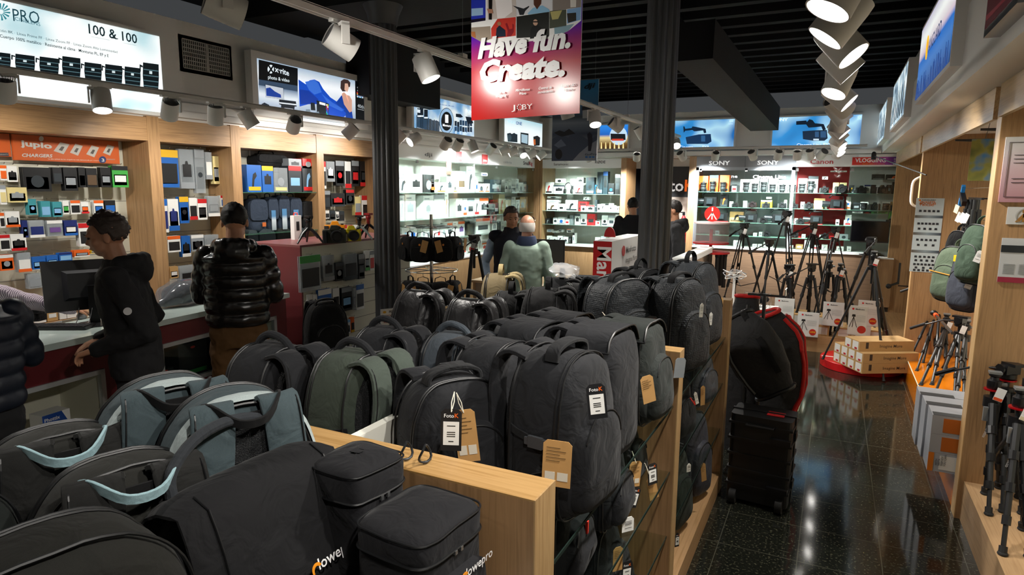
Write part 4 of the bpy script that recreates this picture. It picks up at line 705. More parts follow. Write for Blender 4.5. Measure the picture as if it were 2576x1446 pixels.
F_CH = fabric('121316'); F_BK = fabric('0f1012'); F_OL = fabric('30372f'); F_GR = fabric('354044'); F_LG = fabric('9aa5a5'); F_TAN = fabric('6f6248'); F_HX = fabric('1b1f23', .6, 110, 700); F_MS = fabric('121315', .5, 300, 900); F_LE = fabric('191819', .42, None, 200); F_DG = fabric('202422'); F_ME = fabric('232320'); F_JET = fabric('0e0e0f')
F_NAVY = fabric('2f3a4a'); F_BLUE = fabric('1f6fae')
PIPE = mat('0d0e10', .45)
def smooth(pts, k=4):
    pts = [Vector(p) for p in pts]; out = []; n = len(pts)
    for i in range(n - 1):
        a, b, c, d = pts[max(i - 1, 0)], pts[i], pts[i + 1], pts[min(i + 2, n - 1)]
        for j in range(k):
            t = j / k; out.append(0.5 * ((2 * b) + (c - a) * t + (2 * a - 5 * b + 4 * c - d) * t * t + (3 * b - a - 3 * c + d) * t ** 3))
    return out + [pts[-1]]
def sup(W, H, nt_=2.8, nb=4.5, n=60, tw=.92):
    out = []
    for k in range(n):
        t = 2 * PI * k / n; c, s = math.cos(t), math.sin(t); e = nt_ if s >= 0 else nb
        x = math.copysign(abs(c) ** (2 / e), c) * W / 2; z = H / 2 + math.copysign(abs(s) ** (2 / e), s) * H / 2
        x *= 1 - (1 - tw) * z / H; out.append((x, z))
    return out
def wob(v, a=.004, f=11.0, seed=0.0):
    p = Vector(v); q = noise.noise_vector(p * f + Vector((seed, seed * .7, 1.3))); q2 = noise.noise_vector(p * f * 2.7 + Vector((seed, 3, 1))); return p + q * a + q2 * a * .4
def loft(out, ys, H, W, tap=0.0, wz=.5, seed=0, amp=.004, zc=None):
    """rings of the outline out; ys = list of (y, inset); tap pulls the front in towards the top"""
    rs = []; zc = H * .5 if zc is None else zc
    for y, ins in ys:
        kx = max(0.02, 1 - 2 * ins / W); kz = max(0.02, 1 - 2 * ins / H)
        rs.append([wob((x * kx, (y if y > 0 else y * (1 - tap * (z / H) ** 2)), zc + (z - zc) * kz), amp, 11, seed) for x, z in out])
    return rs
def prof(D0, D1, r=.03, f=.10):
    """(y, inset) from the back (D1>0) to the front (D0<0), soft edges"""
    return [(D1 + .012, .18), (D1 + .010, .09), (D1 + .004, .045), (D1 - r * .25, r * .45), (D1 - r, .006), (D1 - r * 1.6, 0), (0, -.002), (D0 + r * 1.6, 0), (D0 + r, .006), (D0 + r * .3, r * .5), (D0 - .004, .05), (D0 - .012, f), (D0 - .016, .16)]
def buckle(par, M, s=1.0):
    mb = MB(); mb.box(-.022 * s, -.006, -.016 * s, .022 * s, .004, .016 * s, M).box(-.034 * s, -.005, -.010 * s, -.022 * s, .003, .010 * s, M).box(.022 * s, -.005, -.013 * s, .032 * s, .003, .013 * s, M); return mb.build('buckle', mat('3a3c3f', .25), par)
def backpack(loc, rz, W, H, D, body, label, strap=None, back=None, handle='along', pocket=True, straps=True, side=0, seed=0, tilt=0.0, tap=.18, trim=None, ntop=2.8, hx=None, piping=True, group=None, cat='backpack', name='backpack', roll=0.0, tw=.92, strapw=.075, hcol=None, lid=False, chest=False, pouch=False, so=1.0):
    rot = Matrix.Rotation(rz, 3, 'Z') @ Matrix.Rotation(tilt, 3, 'X') @ Matrix.Rotation(roll, 3, 'Y'); t = empty(name, loc, rot=rot.to_euler(), label=label, cat=cat, group=group)
    strap = strap or body; back = back or F_MS; D0, D1 = -D / 2, D / 2; out = sup(W, H, ntop, 4.5, 60, tw)
    bo = MB().rings(loft(out, prof(D0, D1), H, W, tap, seed=seed)).build('body', body, t, True, angle=75); fixn(bo)
    def rim(y, ins, r, m, nm, a0=0.0, a1=1.0, zmin=-1):
        rg = loft(out, [(y, ins)], H, W, tap, seed=seed)[0]; pts = [p for p in rg if p.z > zmin]
        if zmin > 0:
            i = min(range(len(rg)), key=lambda k: rg[k].z); seq = rg[i:] + rg[:i]; pts = [p for p in seq if p.z > zmin]
        else: pts = pts + [pts[0], pts[1]]
        return MB().tube(pts, r, 6).build(nm, m, t, True)
    if trim: 
        rs = loft(out, [(D1 + .002, .004), (D1 - .006, -.005), (D1 - .03, -.007), (D1 - .042, -.001)], H, W, tap, seed=seed); fixn(MB().rings(rs, cap=False).build('trim_band', trim, t, True)); rim(D1 + .002, .012, .004, PIPE, 'zipper')
    if piping:
        rim(D1 - .022, -.001, .0032, PIPE, 'seam_piping'); rim(D0 + .03, -.001, .003, PIPE, 'zipper'); rim(D0 + .043, -.001, .003, PIPE, 'zipper')
    if pocket:
        pw, ph = W * .80, H * .62; o2 = sup(pw, ph, 2.6, 5, 44); rs = []
        for y, ins in ((D0 + .03, 0), (D0 - .012, 0), (D0 - .030, .010), (D0 - .040, .035), (D0 - .044, .08), (D0 - .045, .12)):
            k = max(.03, 1 - 2 * ins / pw); kz = max(.03, 1 - 2 * ins / ph); rs.append([wob((x * k, y * (1 - tap * ((z + .03) / H) ** 2), .03 + ph / 2 + (z - ph / 2) * kz), .003, 14, seed + 5) for x, z in o2])
        pk = MB().rings(rs).build('front_pocket', body, t, True, angle=75); fixn(pk)
        zp = [p + Vector((0, -.001, 0)) for p in rs[2][2:20]]; MB().tube(zp, .0028, 6).build('zipper', PIPE, pk, True)
    if lid:
        lo = [(x, z) for x, z in out if z > H * .80]; o3 = [loft(out, [(y, -.005)], H, W, tap, seed=seed)[0] for y in (D1 - .02, D1 - .08, 0, D0 + .05, D0 + .01)]
        idx = [i for i, (x, z) in enumerate(out) if z > H * .84]; rs = [[r[i] for i in idx] for r in o3]
        MB().rings(rs, closed=False).build('lid', body, t, True); MB().tube([rs[0][0]] + [r[0] for r in rs] + rs[-1] + [r[-1] for r in rs[::-1]] , .004, 6).build('zipper', PIPE, t, True)
    if straps:
        bp_ = MB(); o4 = sup(W * .80, H * .86, 2.6, 4, 40); rs = []
        for y, ins in ((D1 - .01, 0), (D1 + .014, .006), (D1 + .022, .03), (D1 + .024, .08)):
            k = 1 - 2 * ins / (W * .8); kz = 1 - 2 * ins / (H * .86); rs.append([wob((x * k, y, H * .07 + H * .43 + (z - H * .43) * kz), .003, 16, seed + 2) for x, z in o4])
        bk_ = bp_.rings(rs).build('back_panel', back, t, True, angle=75); fixn(bk_)
        for sx in (-1, 1):
            x = sx * W * .20; pts = [(x * .9, D1 - .03, H * .965), (x, D1 + .02, H * .99), (x * 1.05, D1 + .06, H * .93), (x * 1.15, D1 + .075, H * .76), (x * 1.3, D1 + .065, H * .55), (x * 1.55, D1 + .045, H * .34), (x * 1.8, D1 + .02, H * .16), (x * 1.95, D1 - .005, H * .06)]
            pp = smooth([(p[0], D1 + (p[1] - D1) * so, p[2]) for p in pts], 3); ws = [strapw * (1 if i < 14 else max(.32, 1 - (i - 14) * .12)) for i in range(len(pp))]
            st = MB().ribbon(pp, ws, .015, (1, 0, 0)).build('shoulder_strap', strap, t, True, angle=50)
            MB().tube([p + Vector((sx * strapw * .42, .008, 0)) for p in pp[:14]], .0022, 5).build('strap_stitching', PIPE, st)
        MB().box(-.032, D1 + .012, H * .86, .032, D1 + .018, H * .94).build('maker_patch', F_JET, t)
    hc = hcol or strap
    if handle == 'along': MB().tube(smooth([(0, D0 * .6, H * .95), (0, D0 * .42, H + .012), (0, 0, H + .035), (0, D1 * .55, H + .022), (0, D1 * .9, H * .97)]), .013, 10).build('carry_handle', hc, t, True)
    elif handle == 'across': MB().ribbon(smooth([(-.085, D0 * .1, H * .965), (-.075, D0 * .1, H + .012), (-.03, D0 * .1, H + .026), (.03, D0 * .1, H + .026), (.075, D0 * .1, H + .012), (.085, D0 * .1, H * .965)]), .042, .012, (0, 1, 0)).build('carry_handle', hc, t, True)
    elif handle == 'loop': MB().ribbon(smooth([(-.085, D1 - .03, H * .965), (-.075, D1 + .015, H * .99), (-.03, D1 + .055, H * .925), (.03, D1 + .055, H * .925), (.075, D1 + .015, H * .99), (.085, D1 - .03, H * .965)]), .022, .006, (0, .3, 1)).build('carry_handle', hc, t, True)
    elif handle == 'tall': MB().ribbon(smooth([(-.045, D1 * .3, H * .96), (-.042, D1 * .3, H + .03), (0, D1 * .3, H + .06), (.042, D1 * .3, H + .03), (.045, D1 * .3, H * .96)]), .03, .006, (0, 1, 0)).build('carry_handle', hc, t, True)
    if side:
        xs = side * (W / 2) * .97; z = H * .52
        MB().ribbon([(xs * .9, D0 + .02, z - .02), (xs * 1.035, D0 + .05, z - .01), (xs * 1.04, 0, z), (xs * 1.035, D1 - .05, z + .015), (xs * .92, D1 - .01, z + .02)], .022, .004, (0, 0, 1)).build('side_strap', F_BK, t, True)
        buckle(t, Matrix.Translation((xs * 1.06, -.01, z)) @ Matrix.Rotation(side * PI / 2, 4, 'Z'))
        zz = H * .38; MB().tube([(xs * 1.015, D0 + .04, zz), (xs * 1.02, 0, zz - .03), (xs * 1.0, D1 - .05, zz - .07)], .003, 6).build('pocket_zipper', PIPE, t, True)
    if pouch: fixn(MB().rings([[wob((side_ * (W / 2 + o) * 1.0, y, z), .002, 20, seed) for y, z in [(a * .8, b_ + .03) for a, b_ in sup(D * .8, H * .4, 4, 4, 24, 1)]] for side_, o in ((1, -.02), (1, .02), (1, .028))]).build('side_pouch', body, t, True, angle=70))
    t['w'] = W; return t
def MW(o): return Matrix.Translation(o.location) @ o.rotation_euler.to_matrix().to_4x4()
def card(par, px, py, X, w, h, kind='kraft', rot=0.0, string=None, yaw=None, at=None, bend=0.0):
    """a paper tag hung on a bag, facing the aisle and the viewer; px,py = its top centre"""
    p = at if at is not None else onX(px, py, X); yaw = math.atan2(-p.x, p.y) * -1 if yaw is None else yaw
    M = Matrix.Translation(p) @ Matrix.Rotation(yaw, 4, 'Z') @ Matrix.Rotation(rot, 4, 'Y'); Ml = MW(par).inverted() @ M
    c = {'kraft': KRAFT, 'black': mat('16171a', .5), 'white': WHITE, 'grey': mat('7b8186', .5)}[kind]
    o = MB().poly([(-w / 2, -h), (w / 2, -h), (w / 2, -.01), (w / 2 - .01, 0), (-w / 2 + .01, 0), (-w / 2, -.01)], .0016, Ml).build('price_tag', c, par)
    o['label'] = {'kraft': 'brown kraft paper tag', 'black': 'black shop tag with white price panel', 'white': 'white paper tag', 'grey': 'grey card tag'}[kind]
    Mf = Ml @ Matrix.Translation((0, -.0022, 0))
    if kind == 'black':
        MB().poly([(-w * .38, -h * .86), (w * .38, -h * .86), (w * .38, -h * .30), (-w * .38, -h * .30)], .0005, Mf).build('price_panel', WHITE, o)
        mb = MB(); text(mb, 'Foto', w * .13, -h * .20, w * .26, -.001, .01, align='RIGHT', M=Mf); mb.build('lettering', mat('f0f0f0', .5), o); mb = MB(); text(mb, 'K', w * .14, -h * .20, w * .30, -.001, .02, M=Mf); mb.build('lettering', mat('e8651c', .5), o, )
        mb = MB()
        for i, z in enumerate((.40, .55, .60, .65)): mb.box(-w * .2, -.0012, -h * z - .001, w * .2, -.0006, -h * z + .001, Mf)
        mb.box(-w * .12, -.0012, -h * .78, w * .12, -.0006, -h * .76, Mf); mb.build('print', INK, o)
    elif kind == 'kraft':
        mb = MB()
        for i in range(5): mb.box(-w * .38, -.0012, -h * (.16 + i * .07), w * (.1 + .2 * (i % 2)), -.0006, -h * (.16 + i * .07) + .0012, Mf)
        mb.build('print', mat('5a4426', .7), o)
        if w > .05: MB().poly([(-w * .4, -h * .86), (-w * .05, -h * .86), (-w * .05, -h * .68), (-w * .4, -h * .68)], .0005, Mf).poly([(w * .03, -h * .86), (w * .4, -h * .86), (w * .4, -h * .68), (w * .03, -h * .68)], .0005, Mf).build('barcode_panel', mat('cfc8b8', .6), o)
    elif kind == 'white':
        mb = MB(); [mb.box(-w * .3, -.0012, -h * z, w * .3, -.0006, -h * z + .0014, Mf) for z in (.3, .4, .5, .75)]; mb.build('print', INK, o)
    if string is not None:
        q = MW(par).inverted() @ onX(string[0], string[1], X if len(string) < 3 else string[2]); a = Ml @ Vector((0, -.003, -.008))
        for s_ in (-1, 1): MB().tube([a, a.lerp(q, .5) + Vector((s_ * .004, 0, 0)), q], .0014, 5).build('string', mat('e6e0d0', .8), par, True)
    return o
R90 = PI / 2
ZS = 1.042    # top of the upper glass shelf
# -- section between the first and second divider, aisle half (fronts to the aisle)
bE = backpack((-.965, 1.56, ZS), R90 - .55, .31, .37, .19, F_CH, 'small charcoal backpack with kraft and black shop tags just behind the first divider', handle='across', seed=1, side=0, hcol=F_BK)
card(bE, 1136, 1028, -.86, .055, .115, 'black', .02, (1143, 985), yaw=.45); card(bE, 1165, 1030, -.865, .06, .15, 'kraft', -.12, (1148, 988), yaw=.5)
bF = backpack((-.655, 1.665, ZS), R90 - .15, .31, .46, .21, F_CH, 'large charcoal backpack nearest the aisle with a big kraft tag and a black shop tag', handle='across', seed=2, side=-1, pocket=True, hcol=F_BK, tap=.1)
card(bF, 1404, 1108, -.70, .075, .125, 'kraft', .03, None, yaw=.2, at=onY(1404, 1108, 1.47)); card(bF, 1497, 965, -.525, .05, .095, 'black', -.12, None, yaw=.5)
bG = backpack((-.99, 1.90, ZS), R90 - .1, .30, .40, .21, F_CH, 'plain charcoal backpack standing between the tagged pair and the second row', handle=None, seed=3, pocket=True, tap=.12, straps=True)
bGl = backpack((-1.01, 2.24, ZS), R90 - .15, .29, .40, .21, F_CH, 'charcoal camera backpack with a flat sewn lid behind the plain one', handle=None, seed=4, lid=True, ntop=4.0, pocket=False)
bH = backpack((-.68, 2.07, ZS), R90 - .1, .30, .45, .20, F_CH, 'tall charcoal backpack with a flat folded top next to the aisle', handle=None, seed=5, ntop=4.2, lid=True, pocket=False, side=-1, tap=.1)
card(bH, 1625, 945, -.545, .05, .10, 'kraft', -.2, None, yaw=.8)
bI = backpack((-.67, 2.46, ZS), R90 - .1, .27, .40, .21, F_DG, 'olive-grey camera backpack with a lighter lid against the second divider', handle=None, seed=6, ntop=3.8, lid=True, pocket=True)
card(bI, 1713, 900, -.53, .055, .085, 'grey', .1, None, yaw=.9)
bP = backpack((-1.0, 2.56, ZS), R90 - .1, .27, .38, .20, F_CH, 'charcoal camera backpack with lid in the inner row by the second divider', handle=None, seed=7, ntop=3.8, lid=True, pocket=True)
card(bP, 1528, 800, -.86, .03, .07, 'kraft', -.3, (1515, 785), yaw=.9)
bR2 = backpack((-1.30, 2.46, .95), -R90, .28, .40, .18, F_BK, 'small black backpack with dangling buckles behind the leather ones', handle=None, seed=8, side=1)
# -- wall side half, harness towards the viewer
GW = 'grey-black padded backpacks with broad shoulder straps'
backpack((-1.68, 1.56, .93), -R90, .31, .49, .22, F_CH, 'charcoal backpack with broad straps, hiding part of the man in brown trousers', seed=9, side=1, strapw=.085, back=F_MS)
backpack((-1.385, 1.62, .93), -R90, .31, .49, .21, F_OL, 'olive-grey backpack with broad grey straps in front of the white centre board', seed=10, side=1, strap=fabric('384039'), hcol=F_CH, strapw=.085)
backpack((-1.55, 2.0, .95), -R90 + .05, .28, .46, .20, F_CH, 'charcoal backpack with a metal carabiner beyond the charcoal and olive pair', seed=11, side=1)
backpack((-1.29, 2.08, .95), -R90 + .05, .28, .45, .20, fabric('343a40'), 'blue-grey backpack with padded straps behind the olive one', seed=12, side=1, strapw=.08)
backpack((-1.93, 2.78, .93), -R90 + .15, .34, .49, .20, F_LE, 'black leather-look backpack with a curved handle, next to the spinner rack side', seed=13, back=F_LE, strap=F_LE, piping=True, ntop=2.3, strapw=.09)
backpack((-1.60, 2.74, .93), -R90 + .15, .34, .48, .20, F_LE, 'black leather-look backpack with a curved handle, nearer the centre board', seed=14, back=F_LE, strap=F_LE, ntop=2.3, strapw=.09)
# -- second section
bJ = backpack((-.96, 3.20, ZS), R90 - .45, .38, .46, .22, F_HX, 'large honeycomb-weave dark grey backpack with a shop tag and key cord', handle='across', seed=15, pocket=True, side=0, tap=.15, hcol=F_BK)
card(bJ, 1642, 795, -.77, .055, .11, 'black', .1, None, yaw=.35)
bK = backpack((-.70, 3.36, ZS - .03), R90 - .35, .34, .49, .20, F_HX, 'honeycomb-weave backpack leaning over the second divider, thin white tag on it', handle='across', seed=16, tap=.1, hcol=F_BK, pocket=True)
card(bK, 1766, 762, -.545, .022, .07, 'white', .05, None, yaw=.9)
bL = backpack((-.70, 3.80, ZS), R90 - .3, .33, .50, .20, F_HX, 'honeycomb-weave backpack against the third divider', handle='tall', seed=17, tap=.1, hcol=F_BK)
card(bL, 1789, 785, -.55, .022, .07, 'white', .05, None, yaw=.9); card(bL, 1812, 748, -.56, .05, .09, 'kraft', .1, None, yaw=.9)
backpack((-1.0, 3.82, ZS), R90 - .4, .32, .44, .20, F_BK, 'black backpack with a raised handle in the inner row under the drone kiosk', handle='tall', seed=18, hcol=F_BK)
backpack((-1.36, 3.12, .97), -R90 + .3, .36, .46, .22, F_JET, 'black backpack with wide webbing over the top, in the wall side row', handle='tall', seed=19, side=1)
backpack((-1.66, 3.30, .96), -R90 + .3, .28, .40, .18, F_JET, 'small black backpack hung with straps, behind the leather ones', handle='tall', seed=20, side=1)
backpack((-1.95, 3.72, .97), -R90 + .35, .30, .43, .20, F_TAN, 'tan canvas backpack with webbing straps', handle='tall', seed=21, strap=fabric('9a8a62'), back=F_TAN)
backpack((-1.55, 3.80, .97), -R90 + .3, .30, .42, .18, F_BK, 'black backpack under a clear plastic bag near the kiosk with red end', handle='tall', seed=22)
backpack((-1.33, 3.55, .97), -R90 + .6, .30, .43, .18, F_JET, 'black backpack with looped straps behind the honeycomb one', handle='loop', seed=23)
pb = MB(); random.seed(4); rs = []
for i in range(9):
    a = i / 8; r = .09 * math.sin(PI * max(.06, min(.94, a))); rs.append([wob((math.cos(t) * r * 1.2, -.13 + a * .26, math.sin(t) * r * .35), .02, 17, 3) for t in [2 * PI * k / 18 for k in range(18)]])
PL_ = mat((.8, .82, .84), .12, alpha=.35, spec=.9)
tag(pb.rings(rs).build('plastic_bag', PL_, None, True, loc=(-1.50, 3.78, 1.445), rot=(0.2, 0, .8)), 'crumpled clear plastic bag lying on the black backpacks', 'plastic bag')
# lower shelves facing the aisle
LB = 'bags on the lower aisle shelves'
a = backpack((-.74, 1.78, .742), R90 + .1, .30, .27, .20, F_CH, 'dark sling bag with a red zip pull on the lower shelf of the first section', handle=None, seed=24, tap=.25, straps=False, cat='bag', name='sling_bag'); MB().box(-.006, -.128, .15, .006, -.120, .19).build('zip_pull', mat('e0301c', .5), a)
a = backpack((-.72, 2.16, .742), R90 + .05, .28, .28, .20, F_CH, 'dark camera bag with white string ties on the lower glass shelf by the second divider', handle=None, seed=25, tap=.2, straps=False, cat='bag', name='camera_bag', ntop=3.6)
card(a, 1600, 1160, -.60, .055, .10, 'kraft', .08, (1590, 1135), yaw=.9); card(a, 1636, 1200, -.585, .045, .10, 'kraft', -.25, (1622, 1165), yaw=.9); card(a, 1602, 1225, -.59, .045, .08, 'black', .3, None, yaw=.9); card(a, 1580, 1300, -.58, .05, .055, 'white', 0, None, yaw=.9)
a = backpack((-.75, 2.50, .742), R90, .24, .26, .18, F_DG, 'small olive-black bag squeezed against the second divider', handle=None, seed=26, straps=False, cat='bag', name='camera_bag'); card(a, 1640, 1165, -.575, .045, .09, 'black', -.1, None, yaw=.9)
a = backpack((-.74, 1.62, .442), R90 + .1, .32, .27, .20, F_CH, 'dark sling bag with an orange pull low behind the first divider', handle=None, seed=27, tap=.25, straps=False, cat='bag', name='sling_bag'); card(a, 1555, 1375, -.59, .04, .09, 'kraft', .0, None, yaw=.9); card(a, 1578, 1410, -.58, .045, .10, 'black', .03, None, yaw=.9)
a = backpack((-.74, 2.20, .442), R90 + .1, .34, .24, .20, F_BK, 'soft black bag with a slumped top on the second lowest shelf', handle=None, seed=28, tap=.25, straps=False, cat='bag', name='shoulder_bag')
a = backpack((-.74, 2.45, .132), R90 + .1, .34, .27, .20, F_BK, 'black bag low down beside the second divider', handle='tall', seed=29, tap=.25, straps=False, cat='bag', name='shoulder_bag')
a = backpack((-.74, 1.80, .132), R90 + .1, .34, .27, .20, F_BK, 'black bag on the lowest shelf of the first section', handle='tall', seed=30, tap=.25, straps=False, cat='bag', name='shoulder_bag')
a = backpack((-.70, 3.92, .662), R90 - .2, .30, .33, .18, fabric('303338', .45), 'glossy black bag with a grey strap loop hanging under the honeycomb backpacks', handle='tall', seed=31, straps=False, hcol=fabric('4a4c55')); card(a, 1768, 970, -.57, .03, .11, 'kraft', -.05, None, yaw=.9); card(a, 1748, 985, -.57, .02, .07, 'white', -.3, None, yaw=.9)
a = backpack((-.72, 3.35, .642), R90 - .2, .30, .34, .18, F_JET, 'black backpack with a red cord in the middle shelf of the second section', handle='loop', seed=32); MB().tube([(.0, -.12, .24), (.02, -.14, .20), (.03, -.13, .22)], .003, 6).build('cord', mat('e0301c', .5), a)
a = backpack((-.68, 3.80, .132), R90 - .25, .28, .52, .16, fabric('33343c', .5), 'slim blue-black backpack with slanting reflective dashes on its edge', handle='tall', seed=33, side=0); card(a, 1768, 1165, -.56, .035, .11, 'kraft', -.15, None, yaw=.9)
mb = MB(); [mb.box(-.146, -.03, .12 + i * .06, -.142, -.005, .126 + i * .06) for i in range(6)]; mb.build('reflective_dash', mat('8d8f96', .4), a)
a = backpack((-.72, 3.36, .132), R90 - .2, .32, .45, .18, fabric('20261f'), 'dark green-black backpack with a white price tag on the wooden base', handle='loop', seed=34, side=0); card(a, 1733, 1165, -.56, .025, .045, 'white', 0, None, yaw=.9)
a = backpack((-.70, 2.98, .132), R90 - .1, .22, .26, .14, F_JET, 'small black pouch low beside the second divider with an orange tab', handle=None, seed=35, straps=False, cat='bag', name='camera_pouch'); card(a, 1704, 1340, -.555, .025, .07, 'black', 0, None, yaw=.9)
# -- nearest section, on the white shelf
ZN = .972
bn = backpack((-1.25, 1.035, ZN), -R90 - .40, .36, .50, .17, F_GR, 'grey backpack with a white outer band, right behind the messenger bag', trim=F_LG, strap=fabric('3c484c'), handle='loop', hcol=F_JET, seed=40, ntop=2.5, strapw=.09, so=.45)
bn = backpack((-1.48, 1.03, ZN), -R90 - .38, .36, .50, .17, F_GR, 'grey backpack with a white outer band, farther from the aisle', trim=F_LG, strap=fabric('3c484c'), handle='loop', hcol=F_JET, seed=41, ntop=2.5, strapw=.09, so=.45)
LB_ = fabric('93b1b8')
backpack((-1.26, .77, ZN), -R90 - .30, .36, .43, .16, F_ME, 'dark grey backpack with a pale blue handle, next to the messenger bag', strap=fabric('1d1d1c'), handle='loop', hcol=LB_, seed=42, ntop=2.6, strapw=.10, back=F_ME, so=.35)
backpack((-1.55, .80, ZN), -R90 - .28, .36, .43, .16, F_ME, 'dark grey backpack with a pale blue handle, half hidden by its twin', strap=fabric('1d1d1c'), handle='loop', hcol=LB_, seed=43, ntop=2.6, strapw=.10, back=F_ME, so=.35)
backpack((-1.52, .52, ZN), -R90 - .2, .34, .42, .17, F_DG, 'dark green and black backpack cut by the edge of the picture', strap=F_BK, handle=None, seed=44, ntop=2.7, straps=False, pocket=False)
bn = backpack((-1.03, .49, ZN), -R90 - .2, .42, .46, .19, F_ME, 'big dark grey bag with a heavy toothed zip, nearest the camera', strap=F_BK, handle=None, seed=45, ntop=2.7, straps=False, pocket=False)
def logo(par, M, s):
    mb = MB(); text(mb, 'lowepro', 0, 0, s, 0, .012, M=M); mb.build('lettering', mat('e4e4e4', .5), par)
    pts = [(-.12 * s + .42 * s * math.cos(a), .12 * s + .42 * s * math.sin(a)) for a in [math.radians(20 + 200 * k / 12) for k in range(13)]] + [(-.12 * s + .25 * s * math.cos(a), .05 * s + .28 * s * math.sin(a)) for a in [math.radians(200 - 160 * k / 12) for k in range(13)]]
    o = MB().poly(pts, .0006, M).build('emblem', mat('e8901c', .5), par); o['label'] = 'orange arc emblem'
def casebag(loc, rz, W, D, H, fab, label, seed, logo_s=.03, handle=True, lz=.42, cat='camera bag'):
    """box-shaped camera bag; local -y is its front"""
    t = empty('camera_bag', loc, rz, label=label, cat=cat); n = 52
    def ring(z, ins): 
        out = []
        for k in range(n):
            a = 2 * PI * k / n; c, s = math.cos(a), math.sin(a); out.append(wob((math.copysign(abs(c) ** .36, c) * (W / 2 - ins), math.copysign(abs(s) ** .36, s) * (D / 2 - ins), z), .003, 13, seed))
        return out
    fixn(MB().rings([ring(0, .02), ring(.01, .006), ring(.03, 0), ring(H * .45, -.003), ring(H * .80, 0)]).build('body', fab, t, True, angle=75))
    fixn(MB().rings([ring(H * .80, -.002), ring(H * .93, -.003), ring(H * .98, .006), ring(H, .03), ring(H + .006, .07), ring(H + .008, .095)]).build('lid', fab, t, True, angle=75))
    for z, nm in ((H * .80, 'zipper'), (H * .965, 'seam_piping')): r = ring(z, -.003); MB().tube(r + [r[0], r[1]], .0032 if nm == 'zipper' else .0025, 6).build(nm, PIPE, t, True)
    fixn(MB().rings([[wob((x, y, .02 + z), .003, 15, seed) for x, z in sup(W * .82, H * .58, 5, 5, 32, 1)] for y in (-D / 2 + .01, -D / 2 - .014)] + [[wob((x * .9, -D / 2 - .022, .02 + z * .9 + H * .03), .003, 15, seed) for x, z in sup(W * .82, H * .58, 5, 5, 32, 1)]]).build('front_pocket', fab, t, True, angle=70))
    logo(t, Matrix.Translation((-W * .02, -D / 2 - .027, H * lz)), logo_s)
    for i in range(3): MB().box(-W * .45, -D / 2 - .030, .03 + i * .018, W * .45, -D / 2 - .024, .036 + i * .018).build('webbing', F_JET, t)
    if handle: MB().ribbon([(-W * .3, 0, H + .002), (-W * .27, 0, H + .022), (0, 0, H + .028), (W * .27, 0, H + .022), (W * .3, 0, H + .002)], .03, .005, (0, 1, 0)).build('carry_handle', F_JET, t, True)
    for s_ in (-1, 1): MB().box(-.004 + s_ * .01, -D / 2 - .008, H * .77, .004 + s_ * .01, -D / 2 - .002, H * .80).build('zip_pull', ALU, t)
    return t
c8 = casebag((-.945, 1.115, ZN), R90 - .1, .17, .16, .37, fabric('131316'), 'tall black camera bag with orange arc logo and metal clips, against the first divider', 50, handle=False, lz=.66)
for k in range(2): 
    M = Matrix.Translation((.135 + .012 * k, -.02 - .05 * k, .33)); MB().tube([M @ Vector((.012 + .02 * math.cos(a), 0 + .006 * math.sin(a * 2), .022 * math.sin(a))) for a in [2 * PI * i / 14 for i in range(15)]], .0032, 6).build('metal_clip', mat('2a2c2e', .3, .6), c8, True)
c9 = casebag((-.75, 1.085, ZN), R90 - .08, .22, .19, .295, fabric('131316'), 'low black camera bag with orange arc logo nearest the aisle', 51, handle=False, lz=.6)
MB().ribbon([(.13, -.03, .17), (.145, -.05, .10), (.14, -.06, .02)], .012, .004, (0, 1, 0)).build('strap_end', F_JET, c9, True)
casebag((-.86, .80, ZN), R90 - .1, .28, .24, .17, fabric('131316'), 'low black camera bag at the bottom edge of the picture', 52, handle=False)
casebag((-.80, .50, ZN), R90 - .1, .25, .24, .15, fabric('131316'), 'black camera bag mostly below the bottom edge of the picture', 53, handle=False)
# messenger bag with a flap
mg = empty('messenger_bag', (-1.0, .925, ZN + .02), rot=(Matrix.Rotation(R90 - .03, 3, 'Z') @ Matrix.Rotation(-.28, 3, 'X')).to_euler(), label='black messenger bag with a wide flap, rolled handle and orange arc logo', cat='messenger bag')
FM = fabric('121214'); MWd, MH, MD = .41, .36, .13
out = sup(MWd, MH, 4.5, 5, 56, .96); fixn(MB().rings(loft(out, prof(-MD / 2, MD / 2, .03, .08), MH, MWd, .05, seed=61)).build('body', FM, mg, True, angle=75))
path = [(MD / 2 + .012, MH * .80), (MD / 2 + .014, MH * .97), (MD / 2 * .6, MH + .016), (0, MH + .022), (-MD / 2 * .7, MH + .014), (-MD / 2 - .022, MH * .95), (-MD / 2 - .032, MH * .84), (-MD / 2 - .036, MH * .70), (-MD / 2 - .038, MH * .56), (-MD / 2 - .038, MH * .42), (-MD / 2 - .036, MH * .30), (-MD / 2 - .034, MH * .20), (-MD / 2 - .030, MH * .13)]
rs = []; inner = []
for i, (y, z) in enumerate(path):
    hw = MWd * .49 * (1 if i < 9 else (1, .985, .95, .88, .76)[min(4, i - 8)]); ring = []
    for k in range(25):
        u = -1 + 2 * k / 24; drop = .025 * abs(u) ** 6; ring.append(wob((u * hw, y + .02 * abs(u) ** 6 * (1 if i > 4 else 0), z - (drop if i < 5 else 0)), .004, 9, 62))
    rs.append(ring)
th = [[p + Vector((0, .006 if i > 3 else 0, -.006 if i <= 4 else 0)) for p in r] for i, r in enumerate(rs)]
mb = MB(); mb.rings([rs[i] + th[i][::-1] for i in range(len(rs))]); fixn(mb.build('flap', FM, mg, True, angle=60))
fl = []
for k in range(25): fl.append(rs[4][k].lerp(rs[4][k], 1))
edge = [rs[i][3] + Vector((0, -.004, 0)) for i in range(4, 11)] + [rs[11][k] + Vector((0, -.004, 0)) for k in range(4, 21)] + [rs[i][21] + Vector((0, -.004, 0)) for i in range(10, 3, -1)]
